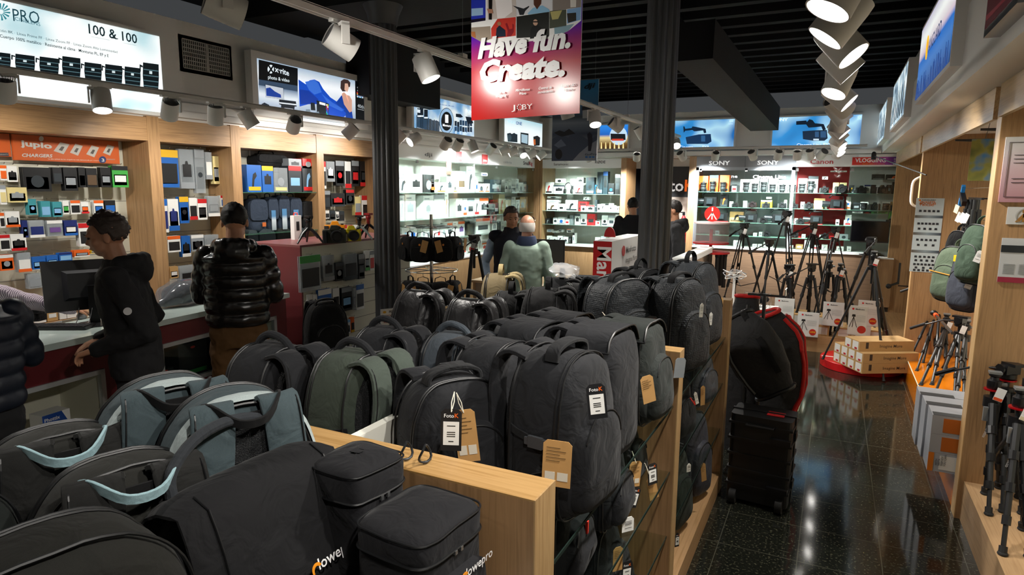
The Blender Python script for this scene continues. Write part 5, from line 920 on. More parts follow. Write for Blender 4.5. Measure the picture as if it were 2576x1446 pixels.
MB().tube(edge, .0022, 5).build('seam_piping', PIPE, mg, True)
MB().tube(smooth([(-.15, .02, MH + .01), (-.14, .02, MH + .055), (-.08, .02, MH + .10), (.0, .02, MH + .115), (.08, .02, MH + .10), (.12, .02, MH + .055), (.13, .02, MH + .01)]), .012, 10).build('carry_handle', fabric('2a2d31'), mg, True)
MB().ribbon([(.13, -MD / 2 - .044, MH * .52), (.132, -MD / 2 - .046, MH * .35), (.134, -MD / 2 - .042, MH * .12)], .036, .004, (1, 0, 0)).build('buckle_strap', F_JET, mg, True); buckle(mg, Matrix.Translation((.134, -MD / 2 - .052, MH * .22)) @ Matrix.Rotation(PI / 2, 4, 'Y'), 1.3)
fixn(MB().rings([[wob((-MWd / 2 - o, y, z + .03), .006, 25, 66) for y, z in sup(MD * .9, MH * .75, 3, 4, 26, 1)] for o in (-.02, .012, .026)]).build('side_pocket', FM, mg, True, angle=60))
logo(mg, Matrix.Translation((.03, -MD / 2 - .058, MH * .36)), .034)
# rack of small hanging shoulder bags
rk = atD(1085, 600, 6.15); RXk, RYk = rk.x, rk.y
rack = empty('bag_rack', (RXk, RYk, 0), label='chrome spinner rack holding three tiers of small black bags', cat='rack'); MB().cyl((0, 0, .03), (0, 0, 1.70), .016, 14).build('pole', CHROME, rack, True); MB().lathe([(.26, 0), (.26, .02), (.03, .05)], 24).build('base', GREYM, rack, True)
tiers = (1.585, 1.17, .83, .38)
for z in tiers:
    a = MB()
    for k in range(6): t_ = 2 * PI * k / 6 + .3; a.cyl((0, 0, z), (.25 * math.cos(t_), .25 * math.sin(t_), z), .004, 6)
    a.tube([(.25 * math.cos(2 * PI * k / 24), .25 * math.sin(2 * PI * k / 24), z) for k in range(25)], .004, 6); a.build('hanger_ring', CHROME, rack)
def smallbag(loc, rz, s, fab, label, kraft, seed, col=None):
    t = empty('shoulder_bag', loc, rz, label=label, cat='bag', group='small bags on the spinner rack'); W, H, D = .20 * s, .20 * s, .13 * s; out = sup(W, H, 3, 3.2, 36, .96)
    fixn(MB().rings(loft(out, [(D / 2, .05 * s), (D / 2 - .01, .015), (D / 2 - .03, 0), (-D / 2 + .03, 0), (-D / 2 + .01, .012), (-D / 2, .05 * s)], H, W, .1, seed=seed)).build('body', fab, t, True, angle=75))
    fixn(MB().rings([[wob((x, y, .015 + z), .002, 20, seed) for x, z in sup(W * .7, H * .55, 4, 4, 24, 1)] for y in (-D / 2 + .01, -D / 2 - .012)]).build('front_pocket', fab, t, True, angle=60))
    MB().ribbon([(-.05 * s, 0, H * .98), (-.045 * s, 0, H + .035), (0, 0, H + .05), (.045 * s, 0, H + .035), (.05 * s, 0, H * .98)], .015, .004, (0, 1, 0)).build('carry_handle', F_JET, t, True)
    MB().tube([(0, 0, H + .05), (0, .0, H + .075), (.01, 0, H + .085)], .002, 5).build('hook', CHROME, t)
    mb = MB().poly(circ(.009 * s, 10, 0, H * .72), .001, Matrix.Translation((0, -D / 2 - .003, 0))); mb.build('emblem', mat('d8842a', .5), t)
    if kraft: 
        o = MB().poly([(-.03, -.11), (.03, -.11), (.03, 0), (-.03, 0)], .0015, Matrix.Translation((kraft * .06 * s, -D / 2 - .03, H * .9)) @ Matrix.Rotation(kraft * .25, 4, 'Y')).build('price_tag', KRAFT, t); o['label'] = 'brown kraft paper tag'
    return t
camdir = math.atan2(-RXk, RYk)   # turn of a bag that faces the viewer
rows = [(0, 1.585, 4, 1.15, 'top tier'), (1, 1.17, 4, 1.1, 'second tier'), (2, .83, 3, 1.15, 'third tier'), (3, .38, 3, 1.2, 'bottom tier')]
side_w = ['on the wall side', 'next to the outer one', 'nearer the desk', 'on the desk side']
for (ti, z, n, s_, lb) in rows:
    for k in range(n):
        th = camdir - R90 + (-1.1 + 2.2 * k / (n - 1)); x, y = RXk + .22 * math.cos(th), RYk + .22 * math.sin(th)
        col = F_BLUE if (ti == 3 and k == 1) else F_JET
        smallbag((x, y, z - .20 * s_ - .085 + .0), th + R90, s_, col, 'small %s bag on the %s of the spinner rack, %s' % ('blue' if col is F_BLUE else 'black', lb, side_w[k] if n == 4 else side_w[(0, 2, 3)[k]]), (1 if (k + ti) % 2 else -1) if k != 0 or ti == 1 else 0, 70 + ti * 5 + k)
for o in list(bpy.data.objects):
    if o.name.startswith('shoulder_bag') and o.get('group') == 'small bags on the spinner rack': pass
# ---- red trimmed tripod bags hanging beside the third divider
FR = fabric('242425', .7); REDF = fabric('b8201c', .6)
hs = empty('bag_stand', (-.36, 4.72, 0), label='black wire stand carrying the red trimmed long bags', cat='stand'); MB().cyl((-.03, 0, .02), (-.03, 0, 1.25), .012, 10).build('pole', PLAST, hs); MB().tube([(-.2, -.2, .012), (-.03, 0, .20), (.16, .16, .012)], .009, 8).tube([(.16, -.2, .012), (-.03, 0, .20), (-.2, .16, .012)], .009, 8).build('foot', PLAST, hs); MB().cyl((-.14, 0, 1.24), (.11, 0, 1.24), .008, 8).build('cross_bar', CHROME, hs); MB().tube([(.10, 0, 1.24), (.10, 0, 1.29), (.11, 0, 1.30)], .006, 8).build('hook', CHROME, hs)
def longbag(label, pts, rad, sq, depth_dir, piping, seed, zipred=True):
    """a long padded bag along pts with elliptic section (rad across, rad*sq deep)"""
    t = empty('tripod_bag', pts[0], label=label, cat='tripod bag', group='black tripod bags with red trim'); o0 = Vector(pts[0]); pts = [Vector(p) - o0 for p in pts]; P = []
    for i in range(len(pts) - 1):
        for k in range(4): P.append(pts[i].lerp(pts[i + 1], k / 4))
    P.append(pts[-1]); n = 26; rs = []; L = len(P)
    for i, p in enumerate(P):
        d = (P[min(i + 1, L - 1)] - P[max(i - 1, 0)]).normalized(); b = Vector(depth_dir); b = (b - d * b.dot(d)).normalized(); a = d.cross(b); u = i / (L - 1); r = rad[min(len(rad) - 1, int(u * (len(rad) - 1)))] * (1 - (u * (len(rad) - 1)) % 1) + rad[min(len(rad) - 1, int(u * (len(rad) - 1)) + 1)] * ((u * (len(rad) - 1)) % 1)
        rs.append([wob(p + a * math.copysign(abs(math.cos(t_)) ** .8, math.cos(t_)) * r + b * math.copysign(abs(math.sin(t_)) ** .8, math.sin(t_)) * r * sq, .008, 9, seed) for t_ in [2 * PI * k / n for k in range(n)]])
    fixn(MB().rings(rs).build('body', FR, t, True, angle=70))
    for k, m_ in piping: MB().tube([r[k] + (r[k] - P[i]).normalized() * .002 for i, r in enumerate(rs)][1:-1], .015, 8).build('red_piping' if m_ is REDF else 'seam_piping', m_, t, True)
    for e in (0, -1):
        c = P[e]; MB().tube([q + (q - c) * .03 for q in rs[e]] + [rs[e][0]], .015, 8).build('red_piping' if zipred else 'seam_piping', REDF if zipred else PIPE, t, True)
    return t, rs, P
hx, hy = -.36, 4.72
cv = Vector((-.25, 1, 0)).normalized() * -1; 
def rp(px, py, d): return atD(px, py, d)
t, rs, P = longbag('long black bag hanging slantwise with thin red piping, in front of its stand', [rp(1856, 800, 4.5), rp(1880, 850, 4.42), rp(1915, 920, 4.4), rp(1950, 985, 4.4)], [.10, .17, .19, .17, .13], .5, (0, 1, 0), [(11, REDF), (16, PIPE)], 81, zipred=False)
t2, rs2, P2 = longbag('round black bag end with a thick red rim beside the stand pole', [rp(1925, 790, 4.72), rp(1955, 860, 4.75), rp(1960, 960, 4.78), rp(1945, 1060, 4.80)], [.10, .17, .19, .17, .10], .6, (0, 1, 0), [(1, REDF), (24, REDF)], 82)
t3, rs3, P3 = longbag('black bag with a red piped upper hem behind the third divider', [rp(1880, 745, 4.95), rp(1870, 830, 4.95), rp(1865, 960, 4.95), rp(1862, 1150, 4.95)], [.08, .12, .13, .13, .12], .6, (0, 1, 0), [(20, PIPE)], 83)
MB().ribbon([P[0] + Vector((.03, -.05, .06)), P[4] + Vector((.10, -.10, 0)), P[8] + Vector((.12, -.12, 0))], .04, .005, (1, 0, 0)).build('webbing_strap', F_JET, t, True)
# hard trolley case behind them
tc_ = empty('trolley_case', (-.30, 4.20, 0), -.08, label='tall black hard trolley case with wheels standing on the floor by the gondola', cat='case')
CASE = mat('161718', .38); W_, D_, H_ = .36, .25, .58
def rbox(x0, y0, z0, x1, y1, z1, r=.012): return MB().rings([[(x, y, z) for x, y in rrect(x1 - x0, y1 - y0, r, 3, (x0 + x1) / 2, (y0 + y1) / 2)] for z in (z0, z1)])
rbox(-W_ / 2, -D_ / 2, .03, W_ / 2, D_ / 2, H_, .03).build('shell', CASE, tc_); mb = MB()
for z in (.12, .22, .32, .42, .52): mb.box(-W_ / 2 - .006, -D_ / 2 - .006, z, W_ / 2 + .006, D_ / 2 + .006, z + .014)
mb.box(-W_ / 2 - .008, -.012, .03, W_ / 2 + .008, .012, H_ + .006).build('ridge', CASE, tc_)
for z in (.13, .44):
    MB().box(W_ / 2 - .12, -D_ / 2 - .03, z, W_ / 2 - .0, -D_ / 2 - .002, z + .03).build('latch', PLAST, tc_); MB().box(W_ / 2 + .004, -.03, z, W_ / 2 + .014, .03, z + .05).build('latch', PLAST, tc_)
for s_ in (-1, 1): MB().cyl((s_ * W_ * .38 - .02, -D_ / 2 + .0, .045), (s_ * W_ * .38 + .02, -D_ / 2 + .0, .045), .045, 20).build('wheel', RUBBER, tc_, True)
MB().tube([(-.08, -D_ / 2 - .005, H_ - .05), (-.08, -D_ / 2 - .03, H_ - .05), (.08, -D_ / 2 - .03, H_ - .05), (.08, -D_ / 2 - .005, H_ - .05)], .008, 8).build('carry_handle', PLAST, tc_)
MB().box(.02, -.05, H_ + .001, .12, .03, H_ + .004).build('label_sticker', RED, tc_)
# ---------------------------------------------------------------- people
SKIN = mat('b98668', .5, spec=.4, var=.12, scale=60); SKIN2 = mat('c08e74', .5, spec=.4, var=.12, scale=60)
def capsule(mb, p0, r0, p1, r1, n=14, q=1.0):
    p0, p1 = Vector(p0), Vector(p1); d = (p1 - p0); L = d.length; d.normalize(); s, u = frame_from(d); rs = []
    for k in range(7): a = -PI / 2 + PI / 2 * k / 6; rs.append((p0 + d * r0 * math.sin(a), max(r0 * math.cos(a), .001)))
    for k in range(1, 4): rs.append((p0.lerp(p1, k / 4), r0 + (r1 - r0) * k / 4))
    for k in range(7): a = PI / 2 * k / 6; rs.append((p1 + d * r1 * math.sin(a), max(r1 * math.cos(a), .001)))
    mb.rings([[c + (s * math.cos(t) + u * math.sin(t) * q) * r for t in [2 * PI * j / n for j in range(n)]] for c, r in rs]); return mb
def torso(mb, rings, n=28):
    mb.rings([[Vector((cx + a * math.copysign(abs(math.cos(t)) ** .85, math.cos(t)), cy + b * math.copysign(abs(math.sin(t)) ** .9, math.sin(t)), z)) for t in [2 * PI * j / n for j in range(n)]] for z, a, b, cx, cy in rings]); return mb
def remesh(mb, name, m, par, vox, sm=4, disp=0.0, dscale=.12, seed=0, sub=0):
    o = mb.build(name, m, par, True, angle=180); r = o.modifiers.new('r', 'REMESH'); r.mode = 'VOXEL'; r.voxel_size = vox; r.use_smooth_shade = True
    s = o.modifiers.new('s', 'SMOOTH'); s.iterations = sm; s.factor = .5
    if disp:
        tx = bpy.data.textures.new('folds', 'CLOUDS'); tx.noise_scale = dscale; tx.noise_depth = 2; d = o.modifiers.new('d', 'DISPLACE'); d.texture = tx; d.strength = disp; d.mid_level = .5; d.texture_coords = 'LOCAL'
    return o
def hand(mb, wrist, direction, palm_n, side, curl=.6, s=1.0, splay=.12):
    """palm, four unequal curled fingers and a thumb from the palm's side"""
    w = Vector(wrist); d = Vector(direction).normalized(); nrm = Vector(palm_n); nrm = (nrm - d * nrm.dot(d)).normalized(); sd = d.cross(nrm) * side
    for k in (-1, 0, 1): capsule(mb, w + sd * .018 * k * s, .019 * s, w + d * .072 * s + sd * .023 * k * s, .015 * s, 10)
    for i, (off, L) in enumerate(((-.031, .064), (-.0105, .074), (.0105, .070), (.031, .052))):
        b = w + d * .080 * s + sd * off * s; dd = (d + sd * off * 3 * splay).normalized(); p = b
        for j, (fr, bend) in enumerate(((.45, curl * .6), (.32, curl * 1.2), (.25, curl * 1.7))):
            q = p + (dd * math.cos(bend) + nrm * math.sin(bend)) * L * fr * s; capsule(mb, p, (.0088 - .0008 * j) * s, q, (.0080 - .0008 * j) * s, 8); p = q
    b = w + d * .022 * s - sd * .030 * s; q = b + (d * .6 - sd * .7 + nrm * .35).normalized() * .036 * s; r = q + (d * .85 - sd * .25 + nrm * .4).normalized() * .032 * s
    capsule(mb, b, .013 * s, q, .0105 * s, 8); capsule(mb, q, .0100 * s, r, .0082 * s, 8)
def head(mb, c, R, s=1.0, bald=False):
    """head around c, local face towards -y, R a 3x3 turn"""
    c = Vector(c)
    def E(x, y, z, a, b, d): mb.ell(c + R @ (Vector((x, y, z)) * s), (a * s, b * s, d * s), 16, 12, R=R)
    E(0, .012, .022, .076, .095, .092); E(0, -.030, -.030, .060, .068, .072); E(0, -.052, -.078, .034, .034, .030); E(0, -.055, .028, .058, .036, .040)
    for q in (-1, 1): E(q * .040, -.058, -.030, .024, .026, .026); E(q * .078, .008, -.012, .010, .019, .032); E(q * .036, -.040, -.064, .024, .034, .022); E(q * .030, -.086, .020, .024, .012, .010)
    mb.rings([[c + R @ (Vector(p) * s) for p in ring] for ring in ([(-.007, -.092, .018), (.007, -.092, .018), (.006, -.070, .018), (-.006, -.070, .018)], [(-.012, -.108, -.012), (.012, -.108, -.012), (.012, -.07, -.012), (-.012, -.07, -.012)], [(-.016, -.116, -.024), (.016, -.116, -.024), (.018, -.07, -.026), (-.018, -.07, -.026)], [(-.013, -.104, -.034), (.013, -.104, -.034), (.014, -.07, -.036), (-.014, -.07, -.036)])])
    E(0, -.092, -.052, .021, .010, .0045); E(0, -.089, -.061, .018, .010, .0055)
def face_parts(par, c, R, s=1.0):
    c = Vector(c); eb = MB(); ey = MB(); li = MB()
    for q in (-1, 1):
        ey.ell(c + R @ (Vector((q * .030, -.085, .004)) * s), (.0115 * s, .008 * s, .0065 * s), 10, 8, R=R); eb.tube([c + R @ (Vector((q * x, y, z)) * s) for x, y, z in ((.012, -.1, .024), (.030, -.1, .030), (.048, -.086, .023))], [.003 * s, .004 * s, .002 * s], 6)
    ey.build('eye', mat('2c221c', .3), par, True); eb.build('eyebrow', mat('3a2c24', .8), par, True)
    li.tube([c + R @ (Vector((x, y, z)) * s) for x, y, z in ((-.021, -.094, -.057), (0, -.1025, -.0555), (.021, -.094, -.057))], [.002 * s, .0035 * s, .002 * s], 6); li.build('mouth', mat('8d5a4a', .5), par, True)
def hair(par, c, R, col, s=1.0, kind='short', seed=0, vol=1.0):
    mb = MB(); c = Vector(c); hm = mat(col, .6, spec=.4, bump=.6, scale=240, var=.4)
    n, m = 44, 22; rs = []
    for i in range(m + 1):
        ring = []
        for k in range(n):
            t = 2 * PI * k / n; fx, fy = math.cos(t), math.sin(t)            # fy < 0 is the face side
            u = max(0.0, min(1.0, (-fy + .15) / .85)); low = -.62 + u * u * (3 - 2 * u) * 1.10
            if abs(fx) > .8 and fy < .25: low = max(low, -.30)
            lo = math.asin(low); ph = PI / 2 - (PI / 2 - lo) * i / m; x, y, z = math.cos(ph) * fx, math.cos(ph) * fy, math.sin(ph)
            e = (i / m); tuck = 1.0 - .07 * max(0, (e - .85) / .15)
            q = Vector((x * .083 * tuck, y * .101 * tuck + .014, z * .099 + .025)); nz = noise.noise(Vector((x * 5 + seed, y * 5, z * 9))) * .008 + noise.noise(Vector((x * 14 + seed, y * 14, z * 22))) * .005
            q += Vector((x, y, z)).normalized() * (nz + .006 * (1 - e)) * vol; ring.append(c + R @ (q * s))
        rs.append(ring)
    o = mb.rings(rs).build('hair', hm, par, True, angle=180); return fixn(o)
def person(loc, rz, label, H=1.75, elL=None, wrL=None, elR=None, wrR=None, top=None, topm=None, legm=None, hd=(0, 0, 0), haircol='2a211c', kind='jacket', vox=.008, seed=0, lean=(0, 0), hairon=True, skin=None, legs=((-.10, 0), (.10, 0)), handL=None, handR=None, collar=None, fold=.02, face=True, hood=False, puffer=False, hvol=1.0, tw=1.0):
    s = H / 1.75; t = empty('person', loc, rz, label=label, cat='person'); skin = skin or SKIN; lx, ly = lean
    sh = {-1: Vector((-.185 * tw + lx, .01 + ly, 1.42)), 1: Vector((.185 * tw + lx, .01 + ly, 1.42))}
    el = {-1: Vector(elR or (-.25, .03, 1.13)), 1: Vector(elL or (.25, .03, 1.13))}; wr = {-1: Vector(wrR or (-.26, -.05, .88)), 1: Vector(wrL or (.26, -.05, .88))}
    hc = Vector((lx * 1.25, -.035 + ly * 1.3, 1.635)); R = Euler(hd).to_matrix()
    bd = MB(); S = lambda v: Vector(v) * s
    torso(bd, [(z * s, a * s, b * s, lx * f * s, ly * f * s) for z, a, b, f in ((.84, .13, .09, 0), (.92, .155, .105, 0), (1.04, .135, .095, .2), (1.18, .15, .10, .5), (1.32, .165, .105, .8), (1.41, .15, .085, 1), (1.45, .08, .06, 1))])
    capsule(bd, S((lx, .01 + ly, 1.40)), .062 * s, S(hc + Vector((0, .02, -.06))), .056 * s); head(bd, S(hc), R, s)
    for q in (-1, 1):
        capsule(bd, S(sh[q]), .052 * s, S(el[q]), .042 * s); capsule(bd, S(el[q]), .041 * s, S(wr[q]), .027 * s); spec = (handR if q < 0 else handL) or {}
        d = spec.get('d', (wr[q] - el[q]).normalized()); hand(bd, S(wr[q]), d, spec.get('n', (0, -q * .2, -1) if abs(Vector(d).z) < .7 else (-q, 0, 0)), q * spec.get('flip', 1), spec.get('curl', .35), s)
        fx, fy = legs[0 if q < 0 else 1]; capsule(bd, S((q * .085, 0, .90)), .085 * s, S((fx, fy - .01, .48)), .055 * s); capsule(bd, S((fx, fy - .01, .48)), .052 * s, S((fx, fy + .02, .09)), .035 * s)
    remesh(bd, 'body', skin, t, vox * s, 2)
    if face: face_parts(t, S(hc), R, s)
    if hairon: hair(t, S(hc), R, haircol, s, seed=seed, vol=hvol)
    # trousers and shoes
    tr = MB(); torso(tr, [(z * s, a * s, b * s, 0, 0) for z, a, b in ((.80, .15, .10), (.88, .170, .118), (.96, .165, .115), (1.02, .155, .108))])
    for q in (-1, 1):
        fx, fy = legs[0 if q < 0 else 1]; capsule(tr, S((q * .088, 0, .90)), .100 * s, S((fx, fy - .015, .50)), .074 * s); capsule(tr, S((fx, fy - .015, .50)), .072 * s, S((fx, fy + .01, .11)), .060 * s); 
    remesh(tr, 'trousers', legm or mat('1d1d22', .8), t, .011, 3, .035, .09)
    for q in (-1, 1):
        fx, fy = legs[0 if q < 0 else 1]; rs = []
        for y, w, h in ((.07, .02, .05), (.06, .036, .085), (.0, .040, .10), (-.07, .045, .065), (-.14, .044, .045), (-.185, .025, .035)): rs.append([S((fx + w * math.cos(a), fy + y, max(.0, h * (.5 + .5 * math.sin(a))))) for a in [2 * PI * k / 16 for k in range(16)]])
        fixn(MB().rings(rs).build('shoe', mat('19191a', .5), t, True, angle=60))
    # upper garment
    g = MB(); hem = .95 if puffer else .84; P_ = 1.0
    zs = [(hem, .185, .135, 0), (hem + .08, .185, .135, 0), (1.0, .178, .130, .1), (1.10, .180, .130, .3), (1.22, .192, .132, .6), (1.33, .198, .130, .85), (1.41, .185, .115, 1), (1.465, .105, .085, 1), (1.50, .078, .075, 1)]
    if puffer:
        zz = []; z = hem
        while z < 1.42: 
            k = (z - hem) / .085; b_ = .016 * abs(math.sin(PI * k)) ** .6; f = min(1, max(0, (z - .9) / .5)); a0 = .190 + .016 * f; zz.append((z, a0 + b_, .142 + b_, f)); z += .017
        zs = zz + [(1.43, .17, .12, 1), (1.48, .105, .09, 1)]
    torso(g, [(z * s, a * tw * s, b * s, lx * f * s, ly * f * s) for z, a, b, f in zs])
    slv = kind != 'vest'
    def sleeve(mb, rr, w2=.0):
        for q in (-1, 1):
            if puffer:
                for A, B_, r0, r1 in ((sh[q], el[q], .080, .070), (el[q], wr[q], .068, .054)):
                    L = (B_ - A).length; n_ = max(2, int(L / .075)); 
                    for k in range(n_): a_, b_ = A.lerp(B_, k / n_), A.lerp(B_, (k + 1) / n_); c_ = (a_ + b_) / 2; r = r0 + (r1 - r0) * (k + .5) / n_; capsule(mb, S(a_), r * .84 * s, S(c_), r * s); capsule(mb, S(c_), r * s, S(b_), r * .84 * s)
            else: capsule(mb, S(sh[q]), (.068 + w2) * s, S(el[q]), (.062 + w2) * s); capsule(mb, S(el[q]), (.062 + w2) * s, S(wr[q].lerp(el[q], .02)), (.045 + w2) * s)
    if slv: sleeve(g, 0)
    else:
        for q in (-1, 1): capsule(g, S(sh[q] * .8 + Vector((0, 0, .29))), .07 * s, S(sh[q]), .075 * s)
    if hood:
        for a in range(9): th = PI * (a / 8) ; c = Vector((lx + .105 * math.cos(th), ly + .02 + .095 * math.sin(th), 1.475 + .02 * math.sin(th))); g.ell(S(c), (.045 * s, .045 * s, .048 * s), 10, 8)
        g.ell(S((lx, ly + .115, 1.44)), (.115 * s, .055 * s, .085 * s), 14, 10)
    if collar: torso(g, [(z * s, .085 * s, .085 * s, lx * s, (ly - .005) * s) for z in (1.46, 1.49, 1.53)])
    remesh(g, top or 'jacket', topm, t, .0095, 3 if not puffer else 2, fold, .10)
    if kind == 'vest':
        sm = MB(); sleeve(sm, 0, -.006); torso(sm, [(z * s, a * s, b * s, lx * s, ly * s) for z, a, b in ((1.36, .16, .10), (1.44, .10, .08), (1.50, .068, .066))]); remesh(sm, 'shirt', collar if collar not in (None, True) else mat('9fb4cc', .8), t, .009, 3, .02, .06)
    t['s'] = s; return t
def floorpos(px, py_head, D):  # standing place below a head seen at depth D
    p = atD(px, py_head, D); return Vector((p.x, p.y, 0)), p.z
BLKJ = mat('131315', .85, bump=.3, scale=500); PUF = mat('171412', .26, spec=.6); BRN = mat('5c3f1c', .85, bump=.3, scale=300, var=.1)
# the man in the black jacket at the counter
p, hz = floorpos(316, 540, 3.72)
m1 = person(p, math.radians(-42), 'man in a black hooded jacket standing at the counter in front of the computer monitor', H=hz, elL=(.25, .10, 1.12), wrL=(.16, -.17, 1.02), elR=(-.25, .06, 1.12), wrR=(-.12, -.20, 1.02), topm=BLKJ, legm=mat('232226', .9, bump=.4, scale=400), haircol='4a403b', hd=(.22, 0, 0), lean=(0, -.05), hood=True, vox=.006, seed=1, fold=.03, hvol=2.2, handL=dict(curl=.9), tw=1.18)
q = Matrix.Translation((.305, .02, 1.27)) @ Matrix.Rotation(R90 + .3, 4, 'Z'); MB().poly(circ(.021, 20), .004, q @ Matrix.Translation((0, -.006, 0))).build('sleeve_badge', mat('b8b8b8', .6), m1)
# puffer jacket
p, hz = floorpos(584, 515, 4.45)
m2 = person(p, math.radians(-140), 'man in a shiny brown-black puffer jacket and brown trousers, seen from behind', H=hz, elL=(.235, -.04, 1.14), wrL=(.12, -.30, 1.14), elR=(-.235, -.04, 1.14), wrR=(-.20, -.30, 1.10), topm=PUF, legm=BRN, haircol='15100e', hd=(.35, 0, .1), lean=(0, -.02), hood=True, puffer=True, vox=.007, seed=2, fold=.012, face=True, legs=((-.11, 0), (.12, -.02)), tw=.98)
# vest man and mint jacket man
p, hz = floorpos(1281, 521, 7.3)
m3 = person(p, math.radians(20), 'grey haired man in a navy vest and pale blue shirt leaning over the desk', H=hz, elR=(-.28, .05, 1.12), wrR=(-.24, -.12, .86), elL=(.25, -.05, 1.12), wrL=(.2, -.25, 1.0), kind='vest', top='vest', topm=mat('171b28', .8), collar=mat('a3b8cf', .8), legm=mat('1a1c24', .9), haircol='4a433e', hd=(.2, 0, .35), seed=3, lean=(.03, -.06), tw=1.0)
p, hz = floorpos(1326, 541, 6.45)
m4 = person(p, math.radians(-160), 'bald man in a pale mint jacket seen from behind, sunglasses on his head', H=hz, elR=(-.25, .02, 1.12), wrR=(-.22, -.16, .95), elL=(.25, .02, 1.12), wrL=(.24, -.16, .95), topm=mat('84978a', .75), legm=mat('20263a', .9), haircol='b9b4ae', hd=(.1, 0, 0), seed=4, hairon=False, skin=mat('c08a70', .45, var=.1, scale=60), fold=.016, collar=True, tw=.94)
s = m4['s']; c = Vector((0, -.035, 1.635)); mb = MB()
rs = []
for z, k in ((-.055, .95), (-.03, 1.03), (.0, 1.05), (.025, 1.03), (.04, .98)):
    rs.append([Vector(((c.x + .080 * k * math.cos(t)) * s, (c.y + .012 + .100 * k * math.sin(t)) * s, (c.z + z) * s)) for t in [math.radians(-12 + 204 * j / 30) for j in range(31)]])
MB().rings(rs, closed=False).build('hair', mat('c2beb8', .9, bump=.6, scale=300), m4, True)
torso(mb, [(1.44 * s, .11 * s, .10 * s, 0, .0), (1.49 * s, .105 * s, .10 * s, 0, 0), (1.535 * s, .09 * s, .09 * s, 0, 0)]); mb.build('collar', mat('1f2c48', .85), m4, True)
gl = empty('sunglasses', (0, 0, 0)); bpy.data.objects.remove(gl); sg = MB()
for q in (-1, 1): sg.rings([[Vector(((q * .038 + .028 * math.cos(t)) * s, (-.10 + .0 + y) * s, (1.715 + .018 * math.sin(t)) * s)) for t in [2 * PI * j / 14 for j in range(14)]] for y in (.0, .004)])
sg.tube([(-.066 * s, -.098 * s, 1.715 * s), (-.084 * s, 0, 1.705 * s), (-.082 * s, .05 * s, 1.69 * s)], .0025, 6).tube([(.066 * s, -.098 * s, 1.715 * s), (.084 * s, 0, 1.705 * s), (.082 * s, .05 * s, 1.69 * s)], .0025, 6); sg.build('sunglasses', mat('15171c', .2), m4)
# two dark figures beside the second column
p, hz = floorpos(1594, 499, 10.3)
person(p, math.radians(-150), 'person in a dark jacket partly behind the second column, near the microphone cabinet', H=hz, topm=mat('12131a', .9), haircol='17120f', hd=(.15, 0, 0), seed=5, elR=(-.27, -.06, 1.15), wrR=(-.12, -.28, 1.12), elL=(.27, -.06, 1.15), wrL=(.12, -.28, 1.12), vox=.011, tw=1.15)
p, hz = floorpos(1701, 505, 8.3)
person(p, math.radians(-75), 'man in a black hooded jacket standing just past the second column', H=hz, topm=mat('0f0f12', .9), haircol='17120f', hd=(.1, 0, 0), hood=True, seed=6, vox=.010, tw=1.1)
# clerk at the left edge: navy vest, striped shirt, hand at the mouse
gh = onZ(205, 785, 1.045); p = Vector((-4.93, 1.72, 0)); th = math.radians(35)
Ml = (Matrix.Translation(p) @ Matrix.Rotation(th, 4, 'Z')).inverted(); w = Ml @ gh
SHIRT = bpy.data.materials.new('striped_shirt'); SHIRT.use_nodes = True; nt = SHIRT.node_tree; b = nt.nodes['Principled BSDF']; wv = nt.nodes.new('ShaderNodeTexWave'); wv.inputs['Scale'].default_value = 55; tc = nt.nodes.new('ShaderNodeTexCoord'); nt.links.new(tc.outputs['Object'], wv.inputs['Vector']); nt.links.new(ramp_nodes(nt, wv.outputs['Fac'], [(.35, 'c4b9c0'), (.6, '6a5b6c')]), b.inputs['Base Color']); b.inputs['Roughness'].default_value = .85
e = Vector((.21, .01, 1.42)).lerp(w, .52) + Vector((.05, .04, -.05))
m7 = person(p, th, 'clerk in a navy vest and striped shirt reaching across the counter at the picture edge', H=1.76, elL=tuple(e), wrL=tuple(w - (w - e).normalized() * .07), elR=(-.26, -.05, 1.15), wrR=(-.2, -.25, 1.05), kind='vest', top='vest', topm=mat('182338', .8), collar=SHIRT, legm=mat('1c1f28', .9), haircol='2c2420', seed=7, handL=dict(n=(0, 0, -1), curl=.35), lean=(.06, -.06), hd=(.3, 0, .3))
# the woman with a phone at the left edge
p = Vector((-3.52, 1.50, 0))
m8 = person(p, math.radians(-95), 'person in a dark navy padded jacket holding a phone at the picture edge', H=1.66, elR=(-.27, -.05, 1.16), wrR=(-.13, -.10, 1.46), elL=(.28, .04, 1.12), wrL=(.18, -.16, 1.02), topm=mat('131a26', .5), legm=mat('121315', .9), haircol='8b7356', seed=8, puffer=True, fold=.012, handR=dict(d=(.35, .1, 1), n=(1, 0, 0), curl=.9), hd=(.1, 0, 0), hvol=2)
# ---------------------------------------------------------------- goods on shelves and hooks
CN = {'w': 'e4e4e0', 'k': '1b1c1e', 'd': '2c3338', 't': '24343c', 'r': 'c01c20', 'o': 'e0601c', 'b': '1f5fae', 'n': '1b2a6a', 'g': '3fa045', 'y': 'e0b020', 'c': 'b8935f', 's': '8c9296', 'p': '6a4a8c', 'l': 'b9c6ca', 'e': '3c8f98', 'm': '5a4632', 'h': 'd8c88c', 'x': '7fb0d8'}
NM = {'w': 'white', 'k': 'black', 'd': 'dark', 't': 'dark teal', 'r': 'red', 'o': 'orange', 'b': 'blue', 'n': 'navy', 'g': 'green', 'y': 'yellow', 'c': 'kraft brown', 's': 'grey', 'p': 'purple', 'l': 'clear plastic', 'e': 'teal', 'm': 'brown', 'h': 'cream', 'x': 'pale blue'}
CLEAR = mat('aeb6ba', .12, alpha=.45, spec=.9)
def gm(c): return mat(CN[c], .38) if c != 'l' else CLEAR
